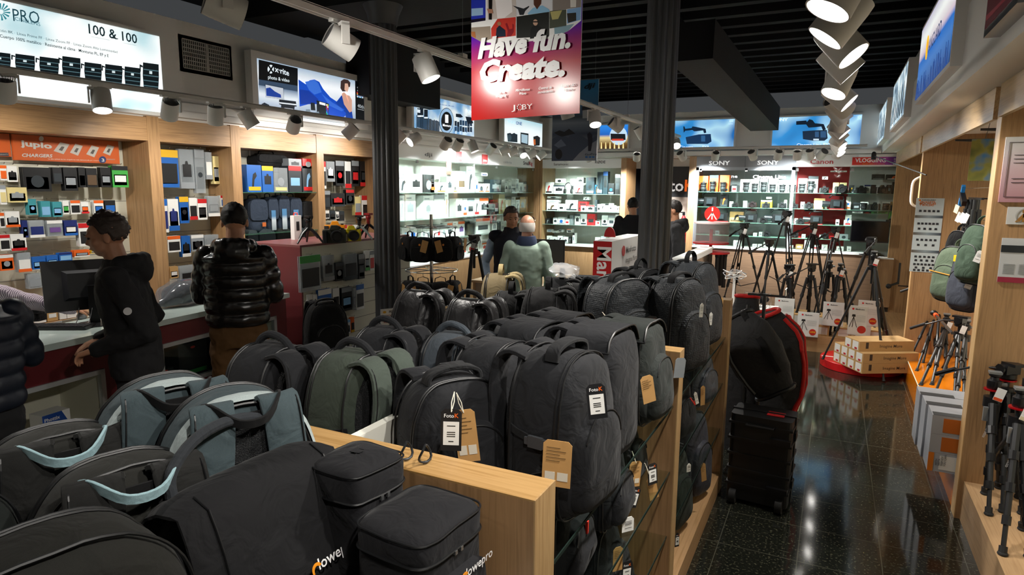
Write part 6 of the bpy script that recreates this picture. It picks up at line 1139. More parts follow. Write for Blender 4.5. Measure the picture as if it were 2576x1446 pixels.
def frame_of(plane, v, x0, y0, x1, y1, z=None):
    """front rectangle on the plane: origin, turn about z, width, height"""
    f = onX if plane == 'L' else onY; xm = (x0 + x1) / 2; a = f(x0, (y0 + y1) / 2, v); b_ = f(x1, (y0 + y1) / 2, v); zt = f(xm, y0, v).z; zb = f(xm, y1, v).z if z is None else z
    return (Vector((a.x, a.y, zb)), PI / 2 if plane == 'L' else 0.0, (b_.y - a.y) if plane == 'L' else (b_.x - a.x), max(.02, zt - zb))
def glyph(kind, w, h):
    if kind == 0: return [(.3 * w, .12 * h), (.42 * w, .12 * h), (.5 * w, .45 * h), (.68 * w, .6 * h), (.6 * w, .74 * h), (.42 * w, .66 * h), (.36 * w, .5 * h)]
    if kind == 1: return [(.2 * w, .3 * h), (.8 * w, .3 * h), (.8 * w, .62 * h), (.6 * w, .62 * h), (.55 * w, .7 * h), (.42 * w, .7 * h), (.38 * w, .62 * h), (.2 * w, .62 * h)]
    if kind == 2: return circ(.24 * w, 12, .5 * w, .42 * h, min(.24 * w, .3 * h))
    return [(.15 * w, .25 * h), (.85 * w, .25 * h), (.85 * w, .55 * h), (.15 * w, .55 * h)]
def carton(plane, v, x0, y0, x1, y1, cols, label, depth, group, z=None, k=0, band=False, name='product_box', cat='box', tilt=0.0):
    o, rz, w, h = frame_of(plane, v, x0, y0, x1, y1, z); t = empty(name, o, rz, label=label, cat=cat, group=group); w *= .97
    MB().box(0, 0, 0, w, depth, h).build('carton', gm(cols[0]), t)
    if len(cols) > 1: MB().poly(glyph(k % 4, w, h), .001).build('picture', gm(cols[1]), t)
    if len(cols) > 2: MB().poly([(0, h * .82), (w, h * .82), (w, h), (0, h)] if k % 2 else [(w * .08, h * .06), (w * .92, h * .06), (w * .92, h * .2), (w * .08, h * .2)], .0013).build('printed_band', gm(cols[2]), t)
    elif cols[0] == 'w' and w > .05: MB().poly([(w * .12, h * .84), (w * .6, h * .84), (w * .6, h * .88), (w * .12, h * .88)], .0012).build('print', mat('8a8e92', .5), t)
    return t
def peg(plane, v, x0, y0, x1, y1, cols, label, group, depth=.06, k=0, name='hanging_pack', cat='pack'):
    """a blister pack on a hook; several deep"""
    o, rz, w, h = frame_of(plane, v, x0, y0, x1, y1); t = empty(name, o, rz, label=label, cat=cat, group=group); w *= .95; mb = MB()
    n = max(1, int(depth / .02))
    for i in range(n): mb.box(0, i * .02, 0, w, i * .02 + .008, h)
    mb.box(w * .1, 0, h * .1, w * .9, depth, h * .6).build('pack', gm(cols[0]), t)
    if len(cols) > 1: MB().poly([(w * .08, h * .12), (w * .92, h * .12), (w * .92, h * .64), (w * .08, h * .64)] if k % 3 == 0 else glyph(k, w, h), .0015).build('content', gm(cols[1]), t)
    if len(cols) > 2: MB().poly([(0, h * .80), (w, h * .80), (w, h), (0, h)] if k % 2 == 0 else [(w * .0, h * .0), (w, h * .0), (w, h * .16), (w * .0, h * .16)], .0018).build('printed_band', gm(cols[2]), t)
    ex = abs(-5.70 - v) if plane == 'L' and v < -5 else .16
    MB().cyl((w / 2, -.02, h + .012), (w / 2, min(ex, .4), h + .012), .0022, 5).cyl((w / 2, -.02, h + .012), (w / 2, -.025, h + .022), .0022, 5).build('hook', CHROME, t)
    return t
def run(fn, crop, plane, v, z, spec, row, start, group, noun, **kw):
    ox, oy, sc = crop; seen = {}
    items = [q.split() for q in spec.split(';') if q.strip()]
    for i, it in enumerate(items):
        x0, y0, x1, y1 = (float(q) / sc for q in it[:4]); cols = it[4]; nn = it[5].replace('_', ' ') if len(it) > 5 else noun
        lab = '%s %s, %s from the %s, %s' % (NM[cols[0]] + (' and ' + NM[cols[1]] if len(cols) > 1 and cols[1] != cols[0] and len(NM[cols[0]].split()) < 2 else ''), nn, ORD[i], start, row)
        args = dict(kw)
        if z is not None and fn is carton: args['z'] = z if len(it) < 7 else z + float(it[6])
        fn(plane, v, ox + x0, oy + y0, ox + x1, oy + y1, cols, lab, group=group, k=i, **args)
CA = (0, 300, 2.893); CB = (380, 300, 3.443); CD = (960, 330, 3.707); CS = (1600, 250, 3.2135); CP = (660, 560, 4.252)
V1 = -5.50
run(peg, CA, 'L', V1, None, '0 335 52 445 woo;54 340 130 455 wk;170 350 382 525 kd;386 350 455 470 kd;465 350 568 520 ks;575 350 625 495 k;630 355 712 495 km;735 350 812 495 ks;818 340 938 495 gwk', 'top row under the orange banner', 'picture edge', 'packs under the orange charger banner', 'pack')
run(peg, CA, 'L', V1 + .02, None, '0 480 48 620 whs;55 495 205 605 hs;208 580 270 695 ex;300 595 372 710 ex;385 600 455 710 ex;458 590 505 690 wg;515 590 588 690 wko;592 600 650 685 wor;685 590 758 690 wbo;765 590 845 690 kb bottle_pack', 'second row of the first bay', 'picture edge', 'packs in the second row of the first bay', 'pack')
run(peg, CA, 'L', V1 + .02, None, '0 680 35 790 wko;40 670 150 785 wso;165 735 205 860 nx;215 735 330 860 lnw bottle_pack;345 735 462 850 lpw bottle_pack;470 735 568 845 nwb bottle_pack;575 755 700 920 wkr blower_pack', 'third row of the first bay', 'picture edge', 'packs in the third row of the first bay', 'pack')
run(peg, CA, 'L', V1 + .02, None, '0 840 78 955 wkr;80 835 198 955 wkr;0 985 105 1100 osw;130 970 232 1110 lwo;236 1000 338 1090 bx;342 990 428 1070 bxw;432 970 530 1030 bxn;540 950 658 1000 osw;660 950 700 975 ys;205 1120 320 1230 ls;325 1120 350 1270 ws;355 1120 380 1270 wsr;385 1120 425 1270 wsr', 'lower rows of the first bay', 'picture edge', 'packs in the lower rows of the first bay', 'pack')
run(carton, CA, 'L', -5.34, .905, '30 1290 85 1400 wr;90 1290 155 1400 rw;240 1350 330 1400 wk;340 1370 420 1410 cw;430 1340 480 1400 w;485 1350 560 1410 ws', 'cupboard top behind the counter', 'picture edge', 'boxes on the cupboard behind the counter', 'box', depth=.12)
run(peg, CB, 'L', V1, None, '78 265 246 590 bky tripod_box;250 260 378 600 lks bag_of_clamps;384 260 470 640 lds;474 285 532 520 lws;540 320 592 560 hs;597 310 655 530 wdx tripod_box;658 295 706 600 bmx;709 345 764 718 wbx tall_tripod_box', 'top row, second bay', 'wooden post', 'packs in the top row of the second bay', 'pack')
run(peg, CB, 'L', V1 + .02, None, '110 690 148 980 wnb tripod_box;151 690 246 965 wnb tripod_box;249 670 330 900 bky tripod_box;334 680 404 870 wkr;407 690 488 870 wkr;494 665 600 840 lsw;604 660 698 760 wbr', 'second row of the second bay', 'wooden post', 'packs in the second row of the second bay', 'pack')
run(peg, CB, 'L', V1 + .02, None, '145 1010 262 1150 wko;268 1010 345 1190 bkw;350 1000 462 1140 skw;466 1000 592 1100 lsw;165 1275 240 1375 cw;250 1265 396 1410 lkr;400 1255 460 1380 lsy;463 1240 530 1380 lwb', 'lower rows of the second bay', 'wooden post', 'packs in the lower rows of the second bay', 'pack')
run(carton, CB, 'L', -5.40, 1.885, '830 395 958 545 bky rain_cover_box;962 405 1060 575 bky rain_cover_box;1064 420 1186 580 lsh plastic_wrapped_pack;1192 405 1306 582 dxr photo_box;1312 405 1414 582 dxr photo_box;1192 342 1306 402 sd flat_box .265;1312 342 1412 402 rs flat_box .265', 'on the top glass shelf', 'wooden post', 'boxes on the glass shelf of the third bay', 'box', depth=.14)
def softbag(plane, v, x0, y0, x1, y1, col, label, z=None, depth=.14, group=None, patch=None, cardc=None, name='shoulder_bag', cat='bag', seed=0):
    o, rz, w, h = frame_of(plane, v, x0, y0, x1, y1, z); t = empty(name, o + Vector((0, 0, 0)), rz, label=label, cat=cat, group=group); out = sup(w, h, 3.4, 5, 36, .96)
    M = Matrix.Translation((w / 2, depth / 2, 0)); D = depth
    rs = loft(out, [(D / 2, .04), (D / 2 - .02, .006), (0, 0), (-D / 2 + .02, .004), (-D / 2 + .004, .02), (-D / 2, .05)], h, w, .15, seed=seed); fixn(MB().rings([[M @ p for p in r] for r in rs]).build('body', col, t, True, angle=75))
    rs = [[M @ wob((x * .98, y, z_ * .62 + h * .36), .003, 14, seed) for x, z_ in out] for y in (-D / 2 + .03, -D / 2 - .004, -D / 2 - .012)]; fixn(MB().rings(rs).build('flap', col, t, True, angle=70))
    MB().tube(smooth([M @ Vector(p) for p in ((-w * .25, 0, h * .96), (-w * .2, 0, h + .03), (w * .2, 0, h + .03), (w * .25, 0, h * .96))]), .006, 7).build('carry_handle', col, t, True)
    if patch: MB().poly([(w * .62, h * .18), (w * .82, h * .18), (w * .82, h * .3), (w * .62, h * .3)], .002, Matrix.Translation((0, -.014, 0))).build('leather_patch', mat(patch, .5), t)
    if cardc: MB().poly([(w * .2, h * .05), (w * .62, h * .05), (w * .62, h * .62), (w * .2, h * .62)], .002, Matrix.Translation((0, -.016, 0))).build('photo_card', grad([(0, '8a97a0'), (.5, 'c9d4da'), (.7, '4f86b4')], 2), t)
    return t
G3 = 'bags on the glass shelves of the third bay'
for (x0, y0, x1, y1, c, lb, pt, cd_) in ((850, 685, 1008, 838, F_NAVY, 'wide navy shoulder bag with an orange leather patch on the middle glass shelf', 'c8682c', None), (1012, 672, 1100, 832, F_NAVY, 'navy shoulder bag with a photo card, next to the orange patch bag', None, 1), (1103, 655, 1198, 828, F_NAVY, 'navy bag with a photo card, in the middle of the glass shelf row', None, 1), (1201, 672, 1304, 822, F_NAVY, 'navy bag with a photo card, next to the plain black one', None, 1), (1308, 705, 1430, 832, F_BK, 'black shoulder bag with hanging papers at the end of the glass shelf', None, None)):
    softbag('L', -5.42, CB[0] + x0 / CB[2], CB[1] + y0 / CB[2], CB[0] + x1 / CB[2], CB[1] + y1 / CB[2], c, lb, 1.46, .16, G3, pt, cd_, seed=x0 * .01)
for (x0, y0, x1, y1, c, lb) in ((930, 945, 1078, 1085, F_GR, 'blue-grey camera backpack on the lowest glass shelf, nearest the puffer jacket man'), (1084, 935, 1212, 1080, F_DG, 'dark grey camera backpack in the middle of the lowest glass shelf'), (1218, 930, 1334, 1078, F_GR, 'blue-grey camera backpack on the lowest glass shelf beside the gimbal box'), (830, 950, 925, 1085, F_GR, 'blue-grey camera backpack mostly behind the puffer jacket hood')):
    softbag('L', -5.42, CB[0] + x0 / CB[2], CB[1] + y0 / CB[2], CB[0] + x1 / CB[2], CB[1] + y1 / CB[2], c, lb, 1.09, .18, G3, name='camera_backpack', cat='backpack', seed=x0 * .01)
softbag('L', -5.50, CB[0] + 925 / CB[2], CB[1] + 300 / CB[2], CB[0] + 1180 / CB[2], CB[1] + 395 / CB[2], F_BK, 'black bag in crumpled plastic lying on top of the boxes under the banner', 2.15, .2, G3, seed=2)
run(peg, CB, 'L', V1, None, '1492 365 1516 600 wkr;1520 365 1594 540 sws;1600 360 1676 575 krs;1680 365 1735 595 wkr;1740 360 1804 580 krs;1810 365 1916 580 kdr', 'top row beside the first column', 'wooden post', 'packs in the bay beside the first column', 'stand box')
run(peg, CB, 'L', V1 + .02, None, '1505 620 1555 780 kds;1560 640 1684 755 krd;1690 610 1763 740 kdr;1767 670 1822 830 hsr;1826 660 1928 855 wkr', 'second row beside the first column', 'wooden post', 'packs in the second row beside the first column', 'pack')
run(peg, CB, 'L', V1 + .03, None, '1510 790 1546 860 wk;1550 790 1598 870 dk;1602 800 1630 860 ws;1634 795 1676 880 dk;1510 915 1560 985 wkr;1564 915 1612 985 wr;1616 915 1658 985 wkr;1662 915 1700 985 rw;1704 915 1746 985 wmr;1750 915 1800 985 wr;1804 915 1850 985 wrk;1854 915 1900 985 wkr', 'lower rows beside the first column', 'wooden post', 'small packs beside the first column', 'small pack')
# drone and gimbal cabinet
VD = -5.46; GD = 'boxes in the drone and gimbal cabinet'
def shelf(spec, z, row): run(carton, CD, 'L', VD, z, spec, row, 'first column', row.replace('of the drone cabinet', 'of the long cabinet'), 'box', depth=.13)
shelf('150 415 262 555 wd gimbal_box;266 400 384 555 wk gimbal_box;388 405 495 558 ks;456 475 508 556 wo card_sign;514 478 605 556 wdo;609 422 664 556 wd;668 478 705 556 wdo;708 372 788 556 wms;792 330 872 556 wd;876 460 900 556 wb;904 488 960 556 wdo;930 388 990 480 wn box .28;963 488 1010 556 wmo;1012 452 1118 562 ts;1150 462 1178 570 wk;1181 455 1214 572 ws;1218 530 1246 574 kd;1250 445 1278 575 ws;1281 482 1318 576 wds;1322 475 1352 578 wsd;1356 500 1398 578 sd', 1.875, 'top shelf of the drone cabinet')
shelf('170 600 215 760 ws;220 590 320 760 ws;390 600 485 755 wl;490 592 586 752 wls;588 570 624 640 wo card_sign;695 628 758 785 wd gimbal_box;762 625 798 782 wbo;801 625 862 782 wds gimbal_box;866 622 912 780 wkr;915 622 998 778 wdo;980 672 1050 735 dk;1052 668 1092 738 ks;1095 590 1150 735 ho;1153 640 1180 738 hw;1182 640 1208 735 ho;1212 612 1250 732 ws;1253 640 1288 732 wk;1292 612 1340 728 cs;1343 612 1392 728 cs', 1.49, 'second shelf of the drone cabinet')
shelf('190 902 255 1035 wxs;258 898 330 1030 wb;370 880 420 1000 ws;423 880 474 1000 ws;478 925 515 985 wro;518 900 552 980 wr;555 872 610 965 ws;613 855 662 962 wdo;666 842 712 958 wk;715 840 776 955 wpo;800 860 870 950 kd bag;880 812 1014 950 wdo gimbal_box;1018 752 1076 825 rk box .16;1030 832 1078 945 ws;1080 840 1110 940 dk;1113 845 1150 935 ws', 1.17, 'third shelf of the drone cabinet')
shelf('225 1145 268 1228 ws;270 1140 300 1220 wkr;304 1130 372 1215 ws;376 1135 450 1205 ws;660 1030 730 1160 ws;734 1085 800 1150 wr;804 1040 850 1140 wrk;858 960 900 1125 wk;903 962 935 1120 wk gimbal_box;938 1040 985 1110 wro', .86, 'bottom shelf of the drone cabinet')
# microphone cabinet
VM = 11.85
def mshelf(spec, z, row): run(carton, CD, 'B', VM, z, spec, row, 'corner post', row.replace('of the microphone cabinet', 'of the corner cabinet'), 'box', depth=.13)
mshelf('1527 475 1594 578 wrk;1603 502 1708 580 wkd microphone_box;1620 442 1697 500 wk microphone_box .21;1760 445 1796 580 wk headphone_box;1800 506 1882 580 wrk;1825 432 1884 502 wk box .205;1906 430 1984 580 tks;1988 500 2006 580 bk;2010 380 2062 580 tkx;2065 375 2110 580 tkb headphone_box;2112 485 2168 586 kbx;2176 400 2226 588 kds;1994 516 2050 586 cwk', 1.857, 'top shelf of the microphone cabinet')
mshelf('1540 668 1650 724 wmk microphone_box;1540 640 1655 666 ws box .155;1545 607 1660 638 wk box .235;1653 676 1700 725 wk;1714 642 1832 728 wkd microphone_box;1836 690 1856 730 rk;1858 696 1908 732 wk;1836 656 1920 694 rk box .105;1882 612 1938 654 wk box .22;1912 690 1985 733 wkr;1988 640 2008 733 ds;2012 680 2040 738 wk;2044 676 2080 738 wks;2084 676 2118 738 wsk;2122 672 2152 740 wk;2156 690 2184 740 ws;2188 700 2216 740 wks', 1.527, 'second shelf of the microphone cabinet')
mshelf('1530 812 1568 848 ks;1600 806 1640 848 wd;1644 802 1708 850 wbs;1712 818 1750 850 wrs;1754 785 1790 852 ls;1802 772 1850 860 wkd;1854 772 1914 862 wkd microphone_box;1918 772 1990 864 rk;1994 835 2002 866 ws;2005 828 2034 868 wrk;2052 785 2110 866 wkd;2114 788 2174 868 wds;2180 778 2214 870 ws', 1.265, 'third shelf of the microphone cabinet')
mshelf('1540 975 1590 1035 wsk;1540 915 1588 973 wxs box .20;1592 985 1638 1038 wdr;1594 930 1636 982 ws box .19;1640 975 1690 1040 wks;1642 918 1684 972 wkd box .21;1694 985 1740 1040 wds;1726 912 1774 980 wko card_sign .21;1744 985 1768 1042 ks;1780 950 1800 1042 wsk;1990 990 2040 1055 ws;2044 980 2090 1055 wks;2130 930 2170 1010 hs;2174 985 2216 1055 ws', .90, 'bottom shelf of the microphone cabinet')
# camera cabinet
VS = 11.90
def cshelf(spec, z, row): run(carton, CS, 'B', VS, z, spec, row, 'store poster', row.replace('of the camera cabinet', 'of the wide cabinet'), 'box', depth=.14)
cshelf('508 618 584 738 okd lens_box;593 612 668 738 okd lens_box;677 612 755 738 okd lens_box;773 688 815 740 srk;842 645 918 742 wk lens_box;922 645 996 742 wk lens_box;1000 645 1065 742 srd;1069 640 1146 742 wk lens_box;1150 653 1228 744 wk lens_box;1232 655 1282 745 wk;1310 638 1384 745 wk lens_box;1390 620 1473 745 wkd lens_box;1503 622 1552 680 wk box .22;1568 592 1706 645 wk box .34;1590 672 1640 748 hk;1644 672 1704 748 hk;1722 695 1765 750 dys;1845 690 1895 750 wsn;1906 605 2012 690 kds box .22;1900 690 1940 750 kd;2020 607 2166 690 kow box .22;2025 690 2066 750 dx;2070 668 2110 752 k;2113 668 2166 752 kd', 1.925, 'camera cabinet, top shelf')
cshelf('682 768 742 855 kod ringed_box;755 825 780 860 ws card_sign;866 820 894 862 ws card_sign;1010 815 1100 864 ykw;1052 788 1096 815 ws box .15;1198 812 1220 864 ws card_sign;1330 828 1362 874 wks card_sign;1438 800 1530 876 cw;1516 838 1546 878 ws card_sign;1572 862 1650 880 ws card_sign;1698 786 1738 882 wbo;1755 835 1812 885 ksd;1814 828 1880 885 ws;1988 828 2055 888 ws;2058 828 2140 890 cwk', 1.665, 'second shelf of the camera cabinet')
cshelf('757 908 872 984 ckm round_letter_box;846 946 882 988 ws card_sign;1280 962 1308 1002 wk card_sign;1614 970 1644 1006 wk card_sign;1690 935 1742 1008 wbr;1748 905 1835 940 wks box .20;1836 908 1900 945 kro box .20;1900 905 2040 940 gkd box .20;2044 905 2080 938 gsk;2030 975 2105 1015 kor;1680 975 1745 1010 ws;1748 1012 1830 1024 ks', 1.41, 'third shelf of the camera cabinet')
cshelf('946 1078 978 1112 ws card_sign;992 1072 1020 1112 ws card_sign;1255 1105 1335 1128 rk;1338 1090 1370 1130 ws card_sign;1480 1095 1516 1135 wo card_sign;1560 1105 1600 1140 rk;1640 1090 1712 1230 sd;640 1060 670 1110 sd;780 1075 830 1120 dk', 1.18, 'fourth shelf of the camera cabinet')
cshelf('786 1140 850 1180 ws;940 1170 978 1192 ws;985 1170 1018 1194 ws;1030 1155 1110 1190 ws;1230 1180 1272 1205 wrs;1290 1172 1350 1200 cw;1360 1140 1430 1208 ws;1434 1180 1480 1208 wr;1500 1175 1550 1212 ws;1620 1190 1680 1216 ws;1705 1190 1740 1222 ws', .99, 'bottom shelf of the camera cabinet')
def lens(o, r, h, label, ring='3a3c3f', hood=False):
    t = empty('camera_lens', o, label=label, cat='lens', group='lenses standing in front of their boxes'); MB().lathe([(r * .8, 0), (r * .82, h * .2), (r, h * .24), (r, h * .55), (r * .92, h * .58), (r * .95, h * .8), (r * 1.1, h * .84), (r * 1.12, h)], 20).build('barrel', PLAST, t, True)
    for z in (.3, .42, .66): MB().lathe([(r * 1.02, h * z), (r * 1.02, h * (z + .06))], 20).build('focus_ring', mat(ring, .5), t, True)
    return t
for i, (x, y, nr) in enumerate(((548, 672, 'first orange box'), (622, 664, 'second orange box'), (706, 668, 'third orange box'), (893, 670, 'first white box'), (963, 680, 'second white box'), (1036, 668, 'grey box'), (1105, 685, 'third white box'), (1185, 690, 'fourth white box'), (1265, 690, 'white box at the red panel'), (1345, 682, 'white box on red'), (1418, 660, 'tall white box on red'))):
    a = onY(CS[0] + x / CS[2], CS[1] + y / CS[2], 11.84); lens(Vector((a.x, 11.83, 1.925)), .048, max(.1, a.z - 1.925), 'black lens standing before the %s of the camera cabinet' % nr)
for x, lb in ((1840, 'black lens on the second shelf under the vlogging banner'), (2020, 'black lens between two cameras, second shelf under the vlogging banner')):
    a = onY(CS[0] + x / CS[2], 520, 11.84); lens(Vector((a.x, 11.83, 1.665)), .045, .11, lb)
def camera(o, s, col, label, rz=0.0, lens_c=None, group='cameras on the shelves'):
    t = empty('camera', o, rz, label=label, cat='camera', group=group); B = rbox(-.07 * s, -.02 * s, 0, .07 * s, .03 * s, .085 * s, .01 * s); B.build('body', col, t)
    MB().rings([[(x, y, z) for x, y in ((-w, -.025 * s), (w, -.025 * s), (w, .02 * s), (-w, .02 * s))] for z, w in ((.083 * s, .032 * s), (.112 * s, .018 * s))]).build('viewfinder', col, t); rbox(-.075 * s, -.035 * s, .004 * s, -.045 * s, -.018 * s, .08 * s, .006 * s).build('grip', RUBBER, t)
    R_ = Matrix.Rotation(PI / 2, 4, 'X'); MB().lathe([(.036 * s, .018 * s), (.038 * s, .03 * s), (.034 * s, .05 * s), (.038 * s, .055 * s), (.038 * s, .095 * s), (.030 * s, .095 * s), (.026 * s, .085 * s)], 24, Matrix.Translation((.01 * s, 0, .045 * s)) @ R_).build('lens', lens_c or PLAST, t, True)
    MB().cyl((.05 * s, 0, .085 * s), (.05 * s, 0, .095 * s), .011 * s, 12).build('dial', PLAST, t); return t
def camcorder(o, s, label, rz=0.0, group='video cameras on the shelves'):
    t = empty('video_camera', o, rz, label=label, cat='video camera', group=group); rbox(-.07 * s, -.03 * s, .01, .10 * s, .06 * s, .13 * s, .012 * s).build('body', PLAST, t); MB().tube([(.09 * s, .02, .13 * s), (.08 * s, .02, .19 * s), (-.06 * s, .02, .19 * s), (-.09 * s, .02, .15 * s)], .010 * s, 8).build('handle', PLAST, t, True)
    MB().cyl((-.07 * s, .015, .07 * s), (-.17 * s, .015, .07 * s), .035 * s, 16, .045 * s).build('lens', mat('202124', .25), t, True); MB().cyl((-.16 * s, .02, .205 * s), (.0, .02, .205 * s), .013 * s, 10).build('microphone', RUBBER, t, True); rbox(-.03 * s, -.06 * s, .05, .05 * s, -.03 * s, .11 * s, .006).build('side_screen', mat('2e3236', .2), t); MB().box(-.08 * s, -.05 * s, 0, .10 * s, .07 * s, .012).build('stand', RED if 'red' in label else PLAST, t); return t
for (x, z, s, lb) in ((800, 1.665, .75, 'small camera among cards on the second shelf'), (938, 1.665, 1.0, 'camera with top microphone on the second shelf under the second grey header'), (1050, 1.665, .9, 'camera in front of the gold box'), (1180, 1.665, .95, 'camera with raised rig at the end of the grey panel'), (1280, 1.665, .8, 'camera at the edge of the red panel'), (1395, 1.665, 1.0, 'camera with a big lens before the red panel, second shelf'), (1930, 1.665, 1.1, 'camera on a dark stand, second shelf under the vlogging banner'), (2100, 1.665, .95, 'camera before the kraft box, second shelf under the vlogging banner'), (1510, 1.925, 1.0, 'slim camera before the red panel, top shelf'), (1648, 1.925, 1.3, 'large camera with gold box behind, top shelf'), (1808, 1.925, 1.1, 'camera on white box, top shelf under the vlogging banner'), (1975, 1.925, 1.2, 'camera next to the clear plastic, top shelf under the vlogging banner'), (1035, 1.41, 1.0, 'camera on its stand on the third shelf of the grey panel'), (1338, 1.41, .9, 'camera on a red stand on the third shelf'), (1070, 1.18, .9, 'camera on the fourth shelf of the grey panel'), (1300, 1.19, .8, 'camera on the fourth shelf of the red panel'), (1545, 1.19, .8, 'camera at the far side of the red panel, fourth shelf'), (2065, 1.45, .8, 'camera on an orange box under the vlogging banner'), (1880, 1.41, .7, 'small camera in front of a green box')):
    a = onY(CS[0] + x / CS[2], 520, 11.83); camera(Vector((a.x, 11.83, z)), s, PLAST, 'black ' + lb)
for (x, z, s, lb) in ((590, 1.665, 1.3, 'large video camera on the second shelf by the grey frame'), (690, 1.41, 1.2, 'video camera behind the red round emblem'), (930, 1.41, 1.1, 'video camera beside the kraft box'), (1150, 1.41, 1.2, 'video camera at the end of the grey panel, third shelf'), (1458, 1.41, 1.1, 'video camera on a white stand before the red panel'), (1615, 1.665, 1.2, 'large video camera before the red panel')):
    a = onY(CS[0] + x / CS[2], 520, 11.85); camcorder(Vector((a.x, 11.85, z)), s, 'black ' + lb)
hp = empty('headphones', onY(CD[0] + 1740 / CD[2], 480, 11.80) * 1.0, label='black headphones standing on the top shelf of the microphone cabinet', cat='headphones'); hp.location.z = 1.857
MB().tube([(.075 * math.cos(a), 0, .11 + .10 * math.sin(a)) for a in [math.radians(-20 + 220 * k / 16) for k in range(17)]], .008, 8).build('headband', PLAST, hp, True); MB().cyl((-.085, 0, .05), (-.055, 0, .05), .045, 18).build('ear_cup', PLAST, hp, True); MB().cyl((.055, 0, .05), (.085, 0, .05), .045, 18).build('ear_cup', PLAST, hp, True)
# accessories on the cream face beside the first column
VA = -4.27
run(peg, CP, 'L', VA, None, '405 350 636 730 lkg big_plastic_pack;650 350 776 620 lks pouch_pack;782 425 872 620 ksd pouch_pack;880 335 1026 610 lkd pouch_pack;1030 335 1096 600 kds;1100 300 1148 510 wsg;1152 300 1200 510 wrs', 'top row on the cream face', 'maroon end', 'packs on the cream accessory face, top row', 'pack', depth=.05)
run(peg, CP, 'L', VA, None, '500 770 540 920 wk;545 770 592 920 wks;600 710 748 1000 bxw;756 702 828 950 wk;850 690 964 940 kxs;970 700 1002 930 ls;1006 660 1092 925 wkb', 'middle row on the cream face', 'maroon end', 'packs on the cream accessory face, middle row', 'pack', depth=.05)
run(peg, CP, 'L', VA, None, '735 1020 778 1190 yxb;782 1050 866 1190 wxb;870 1040 946 1190 wsx;950 1010 986 1170 oky', 'bottom row on the cream face', 'maroon end', 'packs on the cream accessory face, bottom row', 'pack', depth=.05)
# cameras and little tripods on the maroon top
ZA = 1.42
def top_at(px, py): return onZ(px, py, ZA)
camera(top_at(842, 611), 1.5, mat('3a3c30', .5), 'dark camera with a big lens on the maroon top', .8, group='cameras on the maroon counter top'); camera(top_at(836, 600) + Vector((-.12, .18, 0)), 1.5, mat('d8860c', .4), 'orange camera on the maroon top', .8, group='cameras on the maroon counter top'); camera(top_at(884, 606), 1.35, mat('d8c410', .4), 'yellow camera on the maroon top', .8, group='cameras on the maroon counter top')
def minitripod(o, s, col, label, headc=None, group='little tripods on the maroon top'):
    t = empty('mini_tripod', o, label=label, cat='tripod', group=group)
    for k in range(3): a = 2 * PI * k / 3 + .4; MB().tube([(0, 0, .11 * s), (.05 * s * math.cos(a), .05 * s * math.sin(a), .07 * s), (.10 * s * math.cos(a), .10 * s * math.sin(a), 0.006)], [.011 * s, .010 * s, .006 * s], 8).build('leg', col, t, True)
    MB().cyl((0, 0, .09 * s), (0, 0, .15 * s), .014 * s, 12).ell((0, 0, .16 * s), (.02 * s, .02 * s, .02 * s)).box(-.025 * s, -.02 * s, .175 * s, .025 * s, .02 * s, .19 * s).build('ball_head', headc or PLAST, t); return t
minitripod(top_at(778, 612), 1.35, PLAST, 'small black flexible tripod at the corner of the maroon top'); minitripod(top_at(812, 604) + Vector((-.25, .05, 0)), 1.1, PLAST, 'tiny black tripod deeper on the maroon top'); minitripod(top_at(905, 603), 1.3, mat('8a9490', .4), 'small grey tripod next to the yellow camera'); minitripod(top_at(928, 601), 1.4, PLAST, 'small black tripod with a red ball head next to the first column', mat('a02020', .4))
g_ = top_at(778, 606) + Vector((-.22, .08, 0)); gb = empty('product_box', g_, R90, label='white gimbal box with a red handle standing on the maroon top', cat='box'); MB().box(-.05, 0, 0, .05, .05, .24).build('carton', WHITE, gb); MB().tube([(-.025, .025, .24), (-.02, .025, .265), (.02, .025, .265), (.025, .025, .24)], .006, 6).build('handle', mat('d83020', .5), gb); MB().poly([(-.02, .09), (.02, .09), (.02, .18), (-.02, .18)], .001).build('picture', INK, gb)
pc = empty('price_card', top_at(868, 608) + Vector((0, 0, 0)), 1.2, label='small framed price card between the orange and yellow cameras', cat='card'); MB().box(-.03, 0, 0, .03, .004, .08).build('frame', PLAST, pc); MB().poly([(-.025, .006), (.025, .006), (.025, .074), (-.025, .074)], .001).build('paper', mat('d8cba8', .6), pc)
# hard cases, tent card and the black backpack below the first column
pl_ = empty('hard_case', (-3.62, 3.96, 0), R90 - .25, label='black hard case with grey lettering on its lid, in front of the cream face', cat='case')
rbox(-.30, -.2, 0, .30, .2, .50, .03).build('shell', CASE, pl_); MB().box(-.302, -.202, .40, .302, .202, .408).build('seam', PLAST, pl_); mb = MB(); text(mb, 'PELI', -.12, .43, .055, -.203, .02); mb.build('lettering', mat('b8b8b8', .5), pl_); mb = MB(); text(mb, 'AIR', .04, .43, .055, -.203, .0); mb.build('lettering', mat('5a3a30', .5), pl_)
for s_ in (-1, 1): MB().box(s_ * .2 - .03, -.215, .36, s_ * .2 + .03, -.2, .43).build('latch', PLAST, pl_)
backpack((-3.66, 3.98, .502), R90 - .45, .34, .52, .2, F_JET, 'black backpack with a small white logo, standing on the lettered hard case', handle='across', seed=91, side=0)
hc = empty('hard_case', (-3.42, 4.62, 0), R90 - .3, label='black hard case with latches holding the cases offer sign', cat='case'); rbox(-.26, -.2, 0, .26, .2, .56, .03).build('shell', CASE, hc)
for s_ in (-1, 0, 1): MB().box(s_ * .17 - .025, -.215, .44, s_ * .17 + .025, -.2, .52).build('latch', mat('2c2d2f', .3), hc)
MB().box(-.262, -.202, .48, .262, .202, .488).build('seam', PLAST, hc)
